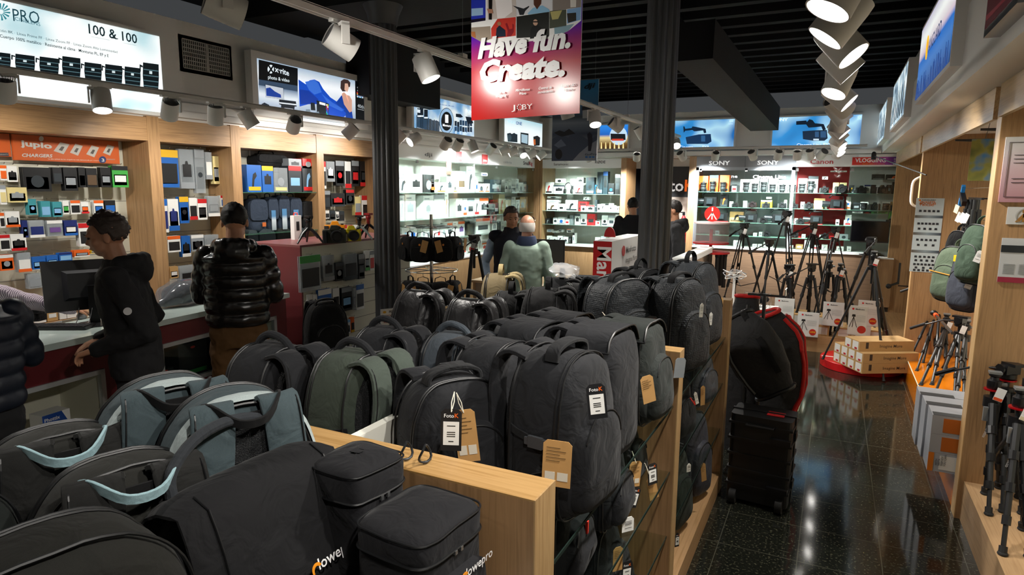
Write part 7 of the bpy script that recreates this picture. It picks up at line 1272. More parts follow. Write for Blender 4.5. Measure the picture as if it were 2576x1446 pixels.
s0 = atD(962, 790, 5.4); sg_ = empty('offer_sign', (-3.42, 4.62, .562), R90 - .55, label='white offer sign picturing hard cases, standing on a black case before the column', cat='sign'); SW, SH_ = .30, .33
MB().box(-SW / 2, 0, 0, SW / 2, .006, SH_).box(-SW / 2, 0, 0, SW / 2, .10, .004).build('holder', mat('cfd4d4', .15), sg_); MB().poly([(-SW * .48, .006), (SW * .48, .006), (SW * .48, SH_ - .006), (-SW * .48, SH_ - .006)], .001).build('paper', mat('dcdcd6', .5), sg_)
def ST(t_, x, z, sz, c, b=.02, al='LEFT'): mb = MB(); text(mb, t_, x, z, sz, -.003, b, align=al); mb.build('lettering', mat(c, .5), sg_)
ST('PELI', -.075, .292, .028, '20242a', .03); ST('EXPLORER', .03, .295, .017, '8a8c90', .0)
for t_, z in (('OFERTA', .262), ('EN', .243), ('MALETAS', .224), ('RÍGIDAS', .205)): ST(t_, -.09, z, .019, '8a2418', .03, 'CENTER')
MB().poly(circ(.016, 14, -.115, .302, .011), .001, Matrix.Translation((0, -.002, 0))).build('emblem', mat('e0a818', .5), sg_)
for (x, z, w, h) in ((.06, .235, .10, .065), (-.06, .165, .08, .04), (.07, .13, .09, .045), (-.05, .10, .08, .05), (-.03, .05, .095, .05)): MB().poly([(x - w / 2, z - h * .35), (x + w * .3, z - h / 2), (x + w / 2, z - h * .2), (x + w / 2, z + h * .35), (x - w * .2, z + h / 2), (x - w / 2, z + h * .2)], .001, Matrix.Translation((0, -.002, 0))).build('case_picture', mat('2e3338', .5), sg_)
MB().poly([(.04, .015), (.13, .015), (.13, .038), (.04, .038)], .001, Matrix.Translation((0, -.002, 0))).build('logo_patch', INK, sg_); ST('FotoK', .05, .02, .018, 'e8e8e8', .01)
# ---------------------------------------------------------------- tripods
TB = mat('17181a', .38); TG = mat('8f9598', .35, .6)
def tripod(apex, feet, label, head='fluid', head_rz=0.0, tagc=None, locks=2, col=None, group='tripods on display', bars=0, r=.016, pan=1, center=.18, accent=None, spread=False):
    apex = Vector(apex); c = sum((Vector(f) for f in feet), Vector()) / 3; t = empty('tripod', (c.x, c.y, min(f[2] for f in feet)), label=label, cat='tripod', group=group); o = t.location.copy(); A = apex - o; col = col or TB
    up = (A - (Vector((A.x, A.y, 0)) * 0)).normalized(); 
    for f in feet:
        F = Vector(f) - o; d = (F - A).normalized(); sd, u = frame_from(d); mb = MB(); L = (F - A).length; top = A + (Vector((F.x, F.y, 0)) - Vector((A.x, A.y, 0))).normalized() * .045
        def P(k): return top.lerp(F, k)
        if bars: 
            for q in (-1, 1): mb.tube([P(0) + sd * q * .022, P(.55) + sd * q * .014], r * .55, 6)
            mb.tube([P(.45), P(.97)], r * .6, 6)
        else:
            for k in range(locks + 1): mb.tube([P(k / (locks + 1)), P((k + 1) / (locks + 1) - .01)], r * (1 - .16 * k), 8)
        lg = mb.build('leg', col, t, True)
        for k in range(1, locks + 1): q = P(k / (locks + 1)); MB().cyl(q - d * .022, q + d * .022, r * (1.35 - .14 * k), 10).box(-.006, -.006, -.018, .006, r * 1.8, .018, Matrix.Translation(q)).build('leg_lock', accent or PLAST, lg, True)
        MB().cyl(F - d * .035, F, r * .85, 10).ell(F, (r * 1.1, r * 1.1, r * .6), 10, 6).build('foot', RUBBER, t, True)
    MB().cyl(A - Vector((0, 0, .03)), A + Vector((0, 0, .03)), .042, 14).build('spider', PLAST, t, True); MB().cyl(A - Vector((0, 0, center)), A + Vector((0, 0, .08)), .014, 12).build('centre_column', col, t, True)
    if bars: m_ = [Vector(f) - o for f in feet]; MB().tube([A.lerp(m_[0], .5), Vector((A.x, A.y, A.z * .45)), A.lerp(m_[1], .5)], .006, 6).tube([Vector((A.x, A.y, A.z * .45)), A.lerp(m_[2], .5)], .006, 6).build('spreader', PLAST, t)
    H0 = A + Vector((0, 0, .075)); Rz = Matrix.Translation(H0) @ Matrix.Rotation(head_rz, 4, 'Z')
    if head == 'fluid':
        MB().lathe([(.03, 0), (.045, .01), (.045, .035), (.03, .04)], 18, Rz).box(-.045, -.035, .035, .045, .035, .085, Rz).cyl(Rz @ Vector((-.06, 0, .06)), Rz @ Vector((.06, 0, .06)), .030, 16).box(-.032, -.07, .085, .032, .06, .102, Rz).build('fluid_head', PLAST, t, True)
        for q in range(pan): s_ = -1 if q == 0 else 1; MB().tube([Rz @ Vector((s_ * .05, .02, .06)), Rz @ Vector((s_ * .10, .10, .055)), Rz @ Vector((s_ * .13, .34, -.06))], [.008, .007, .006], 8).tube([Rz @ Vector((s_ * .118, .24, -.005)), Rz @ Vector((s_ * .135, .36, -.07))], .014, 8).build('pan_handle', PLAST, t, True)
    elif head == 'ball': MB().lathe([(.03, 0), (.034, .01), (.034, .05), (.024, .055), (.02, .07), (.03, .078), (.03, .09)], 18, Rz).build('ball_head', PLAST, t, True); MB().box(-.03, -.025, .09, .03, .025, .102, Rz).cyl(Rz @ Vector((.03, 0, .03)), Rz @ Vector((.06, 0, .03)), .011, 10).build('quick_plate', TG, t)
    if tagc:
        M = Matrix.Translation(H0 + Vector((.03, -.06, .02))) @ Matrix.Rotation(math.atan2(apex.x, apex.y) * -1, 4, 'Z') @ Matrix.Rotation(.25, 4, 'Y'); g = MB().poly([(-.022, -.075), (.022, -.075), (.022, 0), (-.022, 0)], .0015, M).build('price_tag', WHITE, t); g['label'] = 'white paper tag'; MB().poly([(-.02, -.073), (.02, -.073), (.02, -.056), (-.02, -.056)], .0006, M @ Matrix.Translation((0, -.002, 0))).build('printed_band', mat(tagc, .5), g)
    return t
def stand3(px, py, y, zf, R, label, rot=.3, **kw):
    a = onY(px, py, y); f = [(a.x + R * math.cos(rot + 2 * PI * k / 3), a.y + R * math.sin(rot + 2 * PI * k / 3), zf + .008) for k in range(3)]; return tripod(a, f, label, **kw)
GB = 'tripods standing at the back'
for (px, py, y, zf, R, lb, kw) in ((1871, 592, 9.7, 0, .42, 'tall black video tripod nearest the red round emblem, pan handle pointing down', dict(head_rz=2.4, tagc='d0d0d0', bars=1)), (1978, 562, 9.75, 0, .36, 'tallest black video tripod, its head before the red panel edge', dict(head_rz=2.6, tagc='d0d0d0', bars=1)),
    (2045, 592, 9.8, 0, .36, 'black video tripod with a wide head in front of the red panel', dict(head_rz=2.0, tagc='d0d0d0', bars=1)), (2100, 602, 9.75, 0, .40, 'black video tripod with a white tag between the red panel and the monitor', dict(head_rz=2.2, tagc='f0f0f0', bars=1)),
    (1934, 635, 9.1, .20, .30, 'lower black tripod with a long handle between the two tallest', dict(head_rz=2.2)), (2189, 632, 9.15, .20, .30, 'black tripod with thick legs in front of the desk monitor', dict(head_rz=2.6, r=.02)),
    (1984, 700, 8.85, .20, .14, 'short black tripod with a price tag behind the kraft box', dict(head_rz=2.5, tagc='e05020', r=.018)), (2040, 698, 8.85, .20, .20, 'short black tripod with a bubble level, behind the price signs', dict(head_rz=2.0, r=.018)), (2112, 698, 8.9, .20, .16, 'short black tripod with chrome knobs and a tag', dict(head='ball', tagc='e05020', r=.02)), (2086, 690, 9.05, .20, .12, 'short black tripod with a square white topped head', dict(head='ball'))):
    stand3(px, py, y, zf, R, lb, rot=px * .01, group=GB, **kw)
# the one in front on the red plinth
ap = onY(2196, 672, 8.0)
tripod(ap, [onZ(2070, 902, .098) , onZ(2224, 950, .05) + Vector((0, 0, -.03)), Vector((.72, 8.47, .01))], 'slim black tripod straddling the kraft boxes on the round red plinth', head='ball', tagc='c03030', group=GB)
# right bay over the orange platform
OZ = .222; GO = 'tripods on the orange platform'
for (px, py, X_, feet, lb, kw) in ((2366, 742, 1.12, ((2288, 905), (2322, 912), (2352, 930)), 'black tripod with two long pan handles, deepest on the orange platform', dict(head_rz=1.2, pan=2, tagc='e0e0e0')), (2352, 800, 1.08, ((2306, 932), (2352, 900), (2360, 905)), 'black tripod with an orange collar on its tilted column', dict(head='ball', accent=None)),
    (2378, 830, 1.12, ((2316, 968), (2344, 967), (2380, 930)), 'black tripod with a price tag in the middle of the orange platform', dict(head='ball', tagc='e0e0e0', r=.019)), (2412, 842, 1.10, ((2350, 995), (2372, 925), (2400, 1000)), 'black tripod with a white tag nearest the grey tripod boxes', dict(head_rz=1.0, tagc='e0e0e0')), (2428, 850, 1.20, ((2400, 1040), (2415, 950), (2424, 1010)), 'black tripod half hidden by the nearest wooden partition', dict(head='ball', r=.018))):
    tripod(onX(px, py, X_), [onZ(x, y, OZ) for x, y in feet], lb, group=GO, **kw)
MB_ = None
a = onX(2352, 790, 1.0); cx = empty('tripod_column', a, label='loose shiny tripod column with an orange ring, stuck out sideways', cat='tripod column'); MB().tube([(0, 0, 0), Vector(onX(2396, 838, 1.0)) - a], .013, 12).build('tube', mat('4a4d50', .2, .6), cx, True); MB().tube([Vector((0, 0, 0)), (Vector(onX(2396, 838, 1.0)) - a) * .12], .021, 14).build('ring', mat('e8581c', .4), cx, True); MB().ell((-.01, .0, .01), (.035, .035, .03)).build('knuckle', PLAST, cx, True)
# hanging tripods on a rail
hr = empty('hanging_rail', onX(2470, 500, 1.2), label='black rail with hanging tripods under the shelf brackets', cat='rail'); MB().box(-.01, -.05, -.01, .01, .62, .01).cyl((0, .05, 0), (.30, .05, 0), .006, 6).cyl((0, .55, 0), (.30, .55, 0), .006, 6).build('bar', PLAST, hr)
h0 = hr.location
for i in range(6):
    x, y = h0.x - .04 + .03 * (i % 2), h0.y + .02 + i * .10; t = empty('folded_tripod', (x, y, h0.z - .02), label='black folded tripod hanging from the rail, %s from the near end' % ORD[i], cat='tripod', group='folded tripods hanging from the rail')
    L = .62 + .05 * (i % 3)
    for k in range(3):
        aa = 2 * PI * k / 3; q = Vector((.026 * math.cos(aa), .026 * math.sin(aa), 0)); lg = MB().cyl(q + Vector((0, 0, -.08)), q + Vector((0, 0, -L)), .015, 10, .011).build('leg', TB, t, True)
        MB().cyl(q + Vector((0, 0, -.30)), q + Vector((0, 0, -.34)), .019, 10).cyl(q + Vector((0, 0, -.44)), q + Vector((0, 0, -.48)), .018, 10).build('leg_lock', PLAST, lg, True)
    MB().cyl((0, 0, .01), (0, 0, -.10), .022, 12).build('head', PLAST, t, True); MB().ell((0, 0, -L - .01), (.026, .026, .03)).build('ball_joint', PLAST, t, True)
    if i % 2 == 0: MB().poly([(-.025, -.10), (.025, -.10), (.025, 0), (-.025, 0)], .002, Matrix.Translation((-.05, -.01, -.12)) @ Matrix.Rotation(-R90 * .6, 4, 'Z') @ Matrix.Rotation(.4, 4, 'Y')).build('price_tag', WHITE, t)
# bags hanging in that bay
softb = [((2412, 640), 6.6, .22, .40, .14, F_JET, 'ribbed black sling bag hanging in the orange platform bay'), ((2405, 690), 5.9, .30, .42, .18, fabric('54614f'), 'sage green backpack with an orange piped pocket hanging in the orange platform bay'), ((2440, 705), 5.5, .24, .44, .16, fabric('3c3f48'), 'slate grey backpack with yellow tabs hanging beside the sage green one'), ((2462, 640), 5.3, .22, .40, .16, fabric('3a4a3c'), 'dark green backpack hanging against the nearest partition')]
for i, ((px, py), y, w, h, d, fb, lb) in enumerate(softb):
    a = onY(px, py, y); b_ = backpack((a.x, a.y, a.z - h / 2), -R90 * .55, w, h, d, fb, lb, handle='tall', straps=False, seed=100 + i, pocket=True)
    MB().cyl((0, 0, h + .03), (.3, .3, h + .06), .003, 6).build('hook', CHROME, b_)
    if i == 1: MB().tube([(-w * .38, -d / 2 - .04, h * .55), (w * .38, -d / 2 - .04, h * .50)], .004, 6).build('orange_piping', mat('e8901c', .5), b_)
    if i == 2: MB().box(-.05, -d / 2 - .03, h * .8, -.03, -d / 2 - .01, h * .9).box(.05, -d / 2 - .03, h * .3, .07, -d / 2 - .01, h * .38).build('yellow_tab', mat('e8b010', .5), b_)
    if i: card(b_, px - 5, py - 10, 0, .04, .08, 'white', .3, None, yaw=-.3, at=Vector((a.x - .02, a.y - d / 2 - .12, a.z + .04)))
gp = empty('phone_gimbal', onX(2420, 490, 1.1), label='black and blue handheld clamps with tags hanging by the partition', cat='clamp'); MB().rings([[Vector((x, y, z)) for x, y in ((-.015, -.02), (.015, -.02), (.015, .02), (-.015, .02))] for z in (-.12, .10)], M=Matrix.Rotation(.5, 4, 'X')).build('blue_clamp', mat('1f74b4', .4), gp); MB().rings([[Vector((x, y, z)) for x, y in ((-.02, -.025), (.02, -.025), (.02, .025), (-.02, .025))] for z in (-.14, .06)], M=Matrix.Translation((0, -.06, -.02)) @ Matrix.Rotation(-1.1, 4, 'X')).build('black_clamp', PLAST, gp); MB().poly([(-.03, -.08), (.03, -.08), (.03, 0), (-.03, 0)], .002, Matrix.Translation((-.03, -.04, -.10)) @ Matrix.Rotation(-R90 * .7, 4, 'Z') @ Matrix.Rotation(.3, 4, 'Y')).build('price_tag', mat('d8cba8', .6), gp); MB().cyl((0, 0, .06), (.35, 0, .08), .003, 6).build('hook', CHROME, gp)
# grey and white tripod boxes stacked at the platform edge
def px_box(name, a, w, d, h, mt, label, group, rz=0.0): t = empty(name, a, rz, label=label, cat='box', group=group); MB().box(0, 0, 0, w, d, h).build('carton', mt, t); return t
GW_ = mat('a4a7ad', .35); lv = [.215, .36, .505]
bx0 = .735
for i, (y, n, z0) in enumerate(((4.635, 3, .0), (4.86, 3, .0), (5.08, 3, .0))):
    for k in range(n):
        z = .222 + k * .121; t = px_box('tripod_box', (.64 - i * .012, y, z + .001), .30, .21, .12, GW_, '%s tripod box, %s from the floor in the %s stack from the partition' % ('orange and white' if (k == 0 and i == 0) else 'white', ORD[k], ORD[i]), 'tripod boxes stacked at the orange platform')
        MB().box(.005, .0, .1202, .20, .07, .1212).build('dark_lid_print', mat('3a3c3e', .5), t)
        pic = grad([(0, 'b8621c'), (.4, 'b8621c'), (.5, 'd8dce0'), (1, '8fb4cc')], 0) if not (k == 0 and i == 0) else mat('dcdcd8', .5)
        MB().poly([(.06, .015), (.28, .015), (.28, .105), (.06, .105)], .0015).build('picture', pic, t)
        if k == 0 and i == 0: MB().poly([(0, 0), (.03, 0), (.03, .12), (0, .12)], .0018).build('orange_band', mat('d87818', .5), t); mb = MB(); [text(mb, s_, 0, 0, .016, 0, .01, M=Matrix.Translation((.05 + j * .015, -.003, .04)) @ Matrix.Rotation(-R90, 4, 'Y')) for j, s_ in enumerate(('WITH', 'VESTA', 'TRIPODS', 'YOU CAN:'))]; mb.build('lettering', mat('3a3c3e', .5), t)
pb2 = MB().poly([(0, 0), (.20, .02), (.26, .42), (.10, .38)], .03, Matrix.Translation((.86, 4.95, .36)) @ Matrix.Rotation(-.9, 4, 'Z')).build('plastic_bag', PL_); tag(pb2, 'clear plastic sleeve leaning behind the white tripod boxes', 'plastic bag')
# nearest bay: black tripods with red details
GN = 'tripods with red details on the nearest plinth'; RDA = mat('b01018', .3, .5)
for (px, py, X_, d_, lb, kw) in ((2495, 1010, .88, ((2477, 1240), (2512, 1225), (2487, 1292)), 'black tripod with silver leg clips and a price tag, nearest the partition', dict(head='ball', tagc='e05020')), (2530, 985, .96, ((2540, 1235), (2522, 1285), (2562, 1250)), 'black tripod with a ribbed red ringed handle behind the first', dict(head_rz=.6, pan=1)), (2560, 1060, .90, ((2522, 1392), (2572, 1330), (2588, 1400)), 'black tripod at the picture edge with red ring on its column', dict(head='ball', tagc='d8cba8')), (2585, 1010, 1.0, ((2580, 1240), (2570, 1290), (2620, 1280)), 'black tripod cut by the picture edge', dict(head='ball'))):
    a = onX(px, py, X_); f = [onZ(x, y, .247) for x, y in d_]; t = tripod(a, f, lb, group=GN, r=.021, locks=3, **kw)
    MB().lathe([(.046, -.012), (.046, -.004)], 20, Matrix.Translation(a - t.location + Vector((0, 0, .08)))).build('red_ring', RDA, t, True)
    q = a - t.location; MB().box(-.045, -.062, -.10, -.02, -.045, -.02, Matrix.Translation(q)).build('leg_angle_clip', TG, t)
    mb = MB(); text(mb, 'Manfrotto', 0, 0, .022, 0, .01, M=Matrix.Translation(q.lerp(Vector(f[0]) - t.location, .22) + Vector((-.012, -.024, 0))) @ Matrix.Rotation(R90 + .25, 4, 'Y')); mb.build('lettering', mat('d8d8d8', .5), t)
a = onX(2515, 1120, .92); pn = empty('pan_handle', a, label='loose grey pan bar crossing the nearest tripods', cat='handle'); MB().tube([(0, -.26, .20), (0, .13, -.13)], [.010, .014], 10).build('bar', mat('5c5f62', .25, .7), pn, True)
# leaflets on partitions
def leaf(x0, y0, x1, y1, Y_, name, label, mt, d=.004):
    a, b_ = onY(x0, y0, Y_), onY(x1, y1, Y_); t = empty(name, (a.x, Y_ - .001, b_.z), label=label, cat='poster'); w, h = b_.x - a.x, a.z - b_.z; MB().poly([(0, 0), (w, 0), (w, h), (0, h)], d).build('sheet', mt, t); return t, w, h
t, w, h = leaf(2306, 498, 2356, 686, 8.15, 'bag_catalogue', 'tall catalogue sheet of small bag pictures on the far wooden partition', mat('c3d0d2', .5))
def TT(t, s_, x, z, sz, c, b=.01, al='LEFT', y=-.006): mb = MB(); text(mb, s_, x, z, sz, y, b, align=al); mb.build('lettering', mat(c, .5), t)
TT(t, 'VANGUARD', w * .2, h * .965, w * .09, '30343a'); MB().poly(circ(w * .04, 10, w * .12, h * .972), .001, Matrix.Translation((0, -.005, 0))).build('emblem', mat('e0801c', .5), t)
for s_, k in (('TROLLEYS,', .935), ('MOCHILAS', .915), ('Y BOLSAS', .895)): TT(t, s_, w * .12, h * k, w * .12, 'd8701c', .02)
mb = MB(); mc = MB()
for rr, n in ((.83, 5), (.66, 6), (.59, 4), (.44, 5), (.37, 3), (.21, 5), (.16, 4), (.105, 6), (.06, 3), (.025, 5)):
    for k in range(n): cx_ = w * (.1 + .8 * (k + .5) / n); mb.poly([(cx_ - w * .05, h * rr - h * .015), (cx_ + w * .05, h * rr - h * .015), (cx_ + w * .045, h * rr + h * .012), (cx_ - w * .045, h * rr + h * .014)], .001, Matrix.Translation((0, -.005, 0)))
mb.build('bag_picture', mat('2a2e34', .5), t); [MB().poly([(0, h * z), (w, h * z), (w, h * (z + .035)), (0, h * (z + .035))], .001, Matrix.Translation((0, -.005, 0))).build('photo_band', grad([(0, '5a5244'), (.5, '8b9aa0'), (1, '3a4450')], 0), t) for z in (.735, .505, .265)]
t, w, h = leaf(2352, 330, 2352, 330, 8.1, 'x', 'x', PAINT); bpy.data.objects.remove(t.children[0]); bpy.data.objects.remove(t)
t, w, h = leaf(2530, 345, 2640, 510, 4.5, 'framed_certificate', 'pinkish framed certificate on the nearest wooden partition', grad([(0, 'b08088'), (.5, 'c4a8ac'), (1, 'dadbd8')], 2), .012); mb = MB()
for a_, b_, c_, d_ in ((.08, .08, .92, .087), (.08, .913, .92, .92), (.08, .08, .087, .92), (.913, .08, .92, .92)): mb.box(w * a_, -.015, h * b_, w * c_, -.013, h * d_)
[mb.box(w * .2, -.0145, h * z, w * .7, -.013, h * z + .003) for z in (.3, .36, .6, .66, .72)]; mb.build('print', mat('4a3c44', .5), t)
t, w, h = leaf(2535, 520, 2620, 566, 4.5, 'tripod_logo_card', 'white card with a bronze tripod symbol under the framed certificate', mat('c9c9c6', .5)); MB().tube([(w * .5 + .42 * h * math.cos(a_), -.006, h * .5 + .42 * h * math.sin(a_)) for a_ in [2 * PI * k / 32 for k in range(33)]], .001, 5).build('circle_line', mat('8a8a86', .5), t)
mb = MB(); z_ = h * .5
for pts in ([(-.012, .2), (.012, .2), (.012, .42), (-.012, .42)],): mb.poly([(w * .5 + x, z_ + z * h * .8) for x, z in pts], .001, Matrix.Translation((0, -.005, 0)))
for s_ in (-1, 0, 1): mb.poly([(w * .5 - .008, z_ + h * .12), (w * .5 + .008, z_ + h * .12), (w * .5 + s_ * h * .33 + .010, z_ - h * .36), (w * .5 + s_ * h * .33 - .010, z_ - h * .36)], .001, Matrix.Translation((0, -.005, 0)))
mb.build('emblem', mat('9a6c2c', .5), t)
t, w, h = leaf(2521, 598, 2640, 716, 4.5, 'leaflet', 'white leaflet with a dark picture and a crimson foot, lowest on the nearest partition', mat('c6c9cc', .5)); MB().poly([(0, h * .68), (w, h * .68), (w, h * .84), (0, h * .84)], .001, Matrix.Translation((0, -.005, 0))).build('picture', mat('1c2228', .4), t); MB().poly([(0, 0), (w, 0), (w, h * .12), (0, h * .12)], .001, Matrix.Translation((0, -.005, 0))).build('crimson_band', mat('9a1c3c', .5), t)
mb = MB(); [mb.box(w * (.08 + .3 * c_), -.0055, h * (.2 + .03 * r_), w * (.3 + .3 * c_), -.0045, h * (.2 + .03 * r_) + .0015) for c_ in range(3) for r_ in range(8)]; mb.build('print', mat('6a6e74', .5), t); TT(t, 'Rótulas', w * .62, h * .88, h * .06, '9a1c3c', 0)
# shelf brackets, photo and boom arm in the bay
for i, (p0, p1) in enumerate((((2467, 326), (2518, 327)), ((2403, 353), (2512, 353)), ((2343, 378), (2450, 388)))):
    a = onX(p0[0], p0[1], .95); t = empty('shelf_bracket', a, label='grey steel shelf bracket under the wooden valance, %s from the nearest partition' % ORD[i], cat='bracket', group='steel shelf brackets'); MB().rings([[(x, y, z) for y, z in ((0, -.035 * k), (.012, -.035 * k), (.012, .01), (0, .01))] for x, k in ((0, .2), (.52, 1))]).build('arm', mat('4a4c50', .4, .7), t)
t, w, h = leaf(2445, 350, 2500, 455, 6.9, 'landscape_photo', 'photo of trees and a blue sky at the top of the orange platform bay', grad([(.3, '3f4a1c'), (.5, '8a8a3c'), (.62, '3a78b4'), (.8, 'a8c8e0')], blob=6.0)); t['category'] = 'photo'; MB().cyl((w / 2, 0, h), (w / 2 + .02, 0, 2.54 - t.location.z), .003, 6).build('hanger', GREYM, t)
a, b_ = onX(2198, 392, .41), onX(2330, 440, .785); t = empty('boom_arm', a, label='thin black boom arm with a clamp end, reaching out towards the vlogging banner', cat='boom'); MB().tube([(0, 0, 0), b_ - a], .007, 8).build('pole', TB, t, True); rbox(-.03, -.03, -.05, .03, .03, .03, .008).ell((0, 0, .03), (.028, .028, .028)).build('clamp', mat('26282c', .3), t, True)
a = onX(2259, 715, .86); t = empty('microphone', a, label='black microphone on a short stem fixed to the far step wall', cat='microphone'); MB().cyl((0, 0, 0), (0, 0, .30), .014, 10).tube([(0, 0, .02), (-.10, -.1, -.01)], .016, 8).cyl((0, 0, -.02), (.64, 0, -.02), .008, 8).build('stem', TB, t, True); MB().ell((-.12, -.12, -.02), (.035, .035, .035)).build('foam', RUBBER, t, True)
a = onY(2303, 500, 8.27); t = empty('panel_handle', (a.x + .0, 8.33, 1.95), label='white curved handle beyond the far wooden partition', cat='handle'); MB().tube(smooth([(.02, 0, .17), (-.05, 0, .12), (-.06, 0, 0), (-.05, 0, -.12), (.02, 0, -.16)]), .014, 10).build('bar', WHITE, t, True); t.location.x = .79; 
# kraft tripod boxes on the round plinth
GK = 'kraft tripod boxes on the red plinth'; rows3 = ((0, 4, 0.0), (1, 4, 0.0), (2, 2, .0))
o = onZ(2127, 906, .093); dx = .132; hx = .107
names = ['bottom', 'middle', 'top']
ux = Vector((.51, -.86, 0)).normalized(); rzk = math.atan2(ux.y, ux.x)
kb = onZ(2168, 940, .093)   # nearest bottom corner of the stack
for r_, n in ((0, 4), (1, 4), (2, 2)):
    for k in range(n):
        p = kb - ux * dx * (k + 1 + (0 if r_ < 2 else .6)); p = Vector((p.x, p.y, .093 + r_ * hx)); t = empty('tripod_box', p, rzk, label='kraft tripod box in the %s layer on the red plinth, %s from the aisle end' % (names[r_], ORD[k]), cat='box', group=GK)
        MB().box(0, 0, 0, dx * .98, .60, hx * .99).build('carton', CARD, t); MB().poly([(.012, .010), (.110, .010), (.110, .098), (.012, .098)], .001).build('white_label', mat('dcdad4', .5), t); MB().poly([(.05, .014), (.092, .014), (.092, .034), (.05, .034)], .0008, Matrix.Translation((0, -.0012, 0))).build('red_print', mat('b02020', .5), t)
        if k == 0: MS = Matrix.Translation((dx * .982, .0, 0)) @ MX; mb = MB(); text(mb, 'Imagine More', .22, .04, .045, 0, .004, M=MS); mb.build('lettering', INK, t); MB().poly([(.07, .03), (.10, .03), (.10, .095), (.07, .095)], .0008, MS).build('dark_stripe', mat('3a3028', .6), t)
# boxes on the wooden platform and price signs
for i, (px, zt, n) in enumerate(((1985, .0, 2), (2050, .0, 2), (2105, 0, 1), (2150, 0, 1), (1952, 0, 2), (2185, 0, 1))):
    a = onZ(px, 862, .203); 
    for k in range(n): t = empty('tripod_box', (a.x, 8.66, .202 + k * .12), label='kraft tripod box %s on the low wooden platform, %s from the aisle bags' % (('lying' if k == 0 else 'stacked second'), ORD[(1, 2, 3, 4, 0, 5)[i]]), cat='box', group='kraft boxes on the wooden platform'); MB().box(0, 0, 0, .14, .40, .118).build('carton', CARD, t); MB().poly([(.01, .015), (.12, .015), (.12, .105), (.01, .105)], .001).build('white_label', mat('cfcdc6', .5), t)
for (x0, y0, x1, y1, Y_, z0, pr, lb, pz) in ((1950, 748, 1995, 812, 8.60, None, '', 'white tripod price sign with a half hidden red spot, nearest the aisle bags', 0), (2008, 783, 2057, 849, 8.55, None, '249€', 'white tripod price sign reading 249 with a drawn tripod', 1), (2072, 758, 2120, 822, 8.60, None, '299€', 'white tripod price sign reading 299 with a drawn tripod', 1), (2160, 754, 2208, 822, 8.64, None, '399€', 'white tripod price sign reading 399 behind the slim tripod', 0), (2137, 767, 2178, 845, 8.20, None, '', 'pale price sign standing on the kraft boxes of the red plinth', 1)):
    a, b_ = onY(x0, y0, Y_), onY(x1, y1, Y_); t = empty('price_sign', (a.x, Y_, b_.z), label=lb, cat='sign', group='tripod price signs'); w, h = b_.x - a.x, a.z - b_.z; MB().box(0, 0, 0, w, .006, h).box(0, 0, -.002, w, .07, .002).build('holder', mat('cfd4d4', .15), t); MB().poly([(.004, .004), (w - .004, .004), (w - .004, h - .004), (.004, h - .004)], .001).build('paper', mat('d4d6d2', .5), t)
    TT(t, 'Manfrotto', w * .34, h * .86, h * .065, '22262a', .02, y=-.003); MB().poly(circ(h * .035, 12, w * .22, h * .885), .001, Matrix.Translation((0, -.0015, 0))).build('emblem', RED, t); mb = MB(); [mb.box(w * .42, -.0025, h * (.66 - k * .04), w * .9, -.0015, h * (.66 - k * .04) + .0015) for k in range(6)]; mb.build('print', mat('8a8e90', .5), t)
    if pr == '399€': MB().box(w * .3, .002, .203 - b_.z, w * .7, .006, 0).build('stand', mat('cfd4d4', .15), t)
    if pz: mb = MB(); [mb.poly([(w * .28 - .003, h * .62), (w * .28 + .003, h * .62), (w * (.28 + s_ * .2) + .003, h * .26), (w * (.28 + s_ * .2) - .003, h * .26)], .001, Matrix.Translation((0, -.0015, 0))) for s_ in (-1, -.2, 1)]; mb.poly([(w * .18, h * .62), (w * .38, h * .62), (w * .36, h * .7), (w * .2, h * .7)], .001, Matrix.Translation((0, -.0015, 0))); mb.build('tripod_picture', INK, t)
    MB().poly(circ(h * .13, 18, w * .74, h * .2), .001, Matrix.Translation((0, -.002, 0))).build('red_spot', mat('b8281c', .5), t)
    if pr: TT(t, pr, w * .74, h * .17, h * .10, 'e8b020', .02, 'CENTER', -.005)
    if pr == '249€': TT(t, 'FotoK', w * .08, h * .06, h * .07, '9a9c9e', 0, y=-.003)
# red round emblem stand, desk monitor, white cabinet drawer things
a = onY(1792, 540, 9.3); t = empty('emblem_display', (a.x, 9.3, 0), label='red display stand with a round tripod emblem and glass drum before the camera cabinet', cat='display stand'); zt = a.z
MB().cyl((0, 0, 0), (0, 0, zt - .2), .022, 14).lathe([(.24, 0), (.24, .015), (.02, .03)], 28).lathe([(.26, zt - .53), (.26, zt - .51), (.0, zt - .50)], 28).build('pole', RED, t, True); MB().lathe([(.235, zt - .38), (.235, zt - .12)], 36).build('glass_drum', mat('b8b0b0', .1, alpha=.3), t, True); MB().lathe([(.24, zt - .12), (.24, zt - .10)], 36).build('drum_top', mat('e0d0d0', .4), t, True); MB().lathe([(.24, zt - .40), (.24, zt - .38)], 36).build('drum_base', RED, t, True)
MB().cyl((0, -.01, zt + .01), (0, .01, zt + .01), .105, 32).build('emblem', mat('d8241c', .4), t, True); mb = MB(); mb.poly([(-.01, .04), (.01, .04), (.01, .09), (-.01, .09)], .002, Matrix.Translation((0, -.012, zt + .01))); [mb.poly([(-.008, .02), (.008, .02), (s_ * .06 + .009, -.075), (s_ * .06 - .009, -.075)], .002, Matrix.Translation((0, -.012, zt + .01))) for s_ in (-1, 0, 1)]; mb.build('tripod_symbol', mat('f0e8e8', .5), t)
for k in range(7): aa = 2 * PI * k / 7; MB().cyl((.2 * math.cos(aa), .2 * math.sin(aa), zt - .52), (.2 * math.cos(aa), .2 * math.sin(aa), zt - 1.0), .028, 8).ell((.2 * math.cos(aa), .2 * math.sin(aa), zt - .55), (.035, .035, .04)).build('hanging_tripod', TB, t, True)
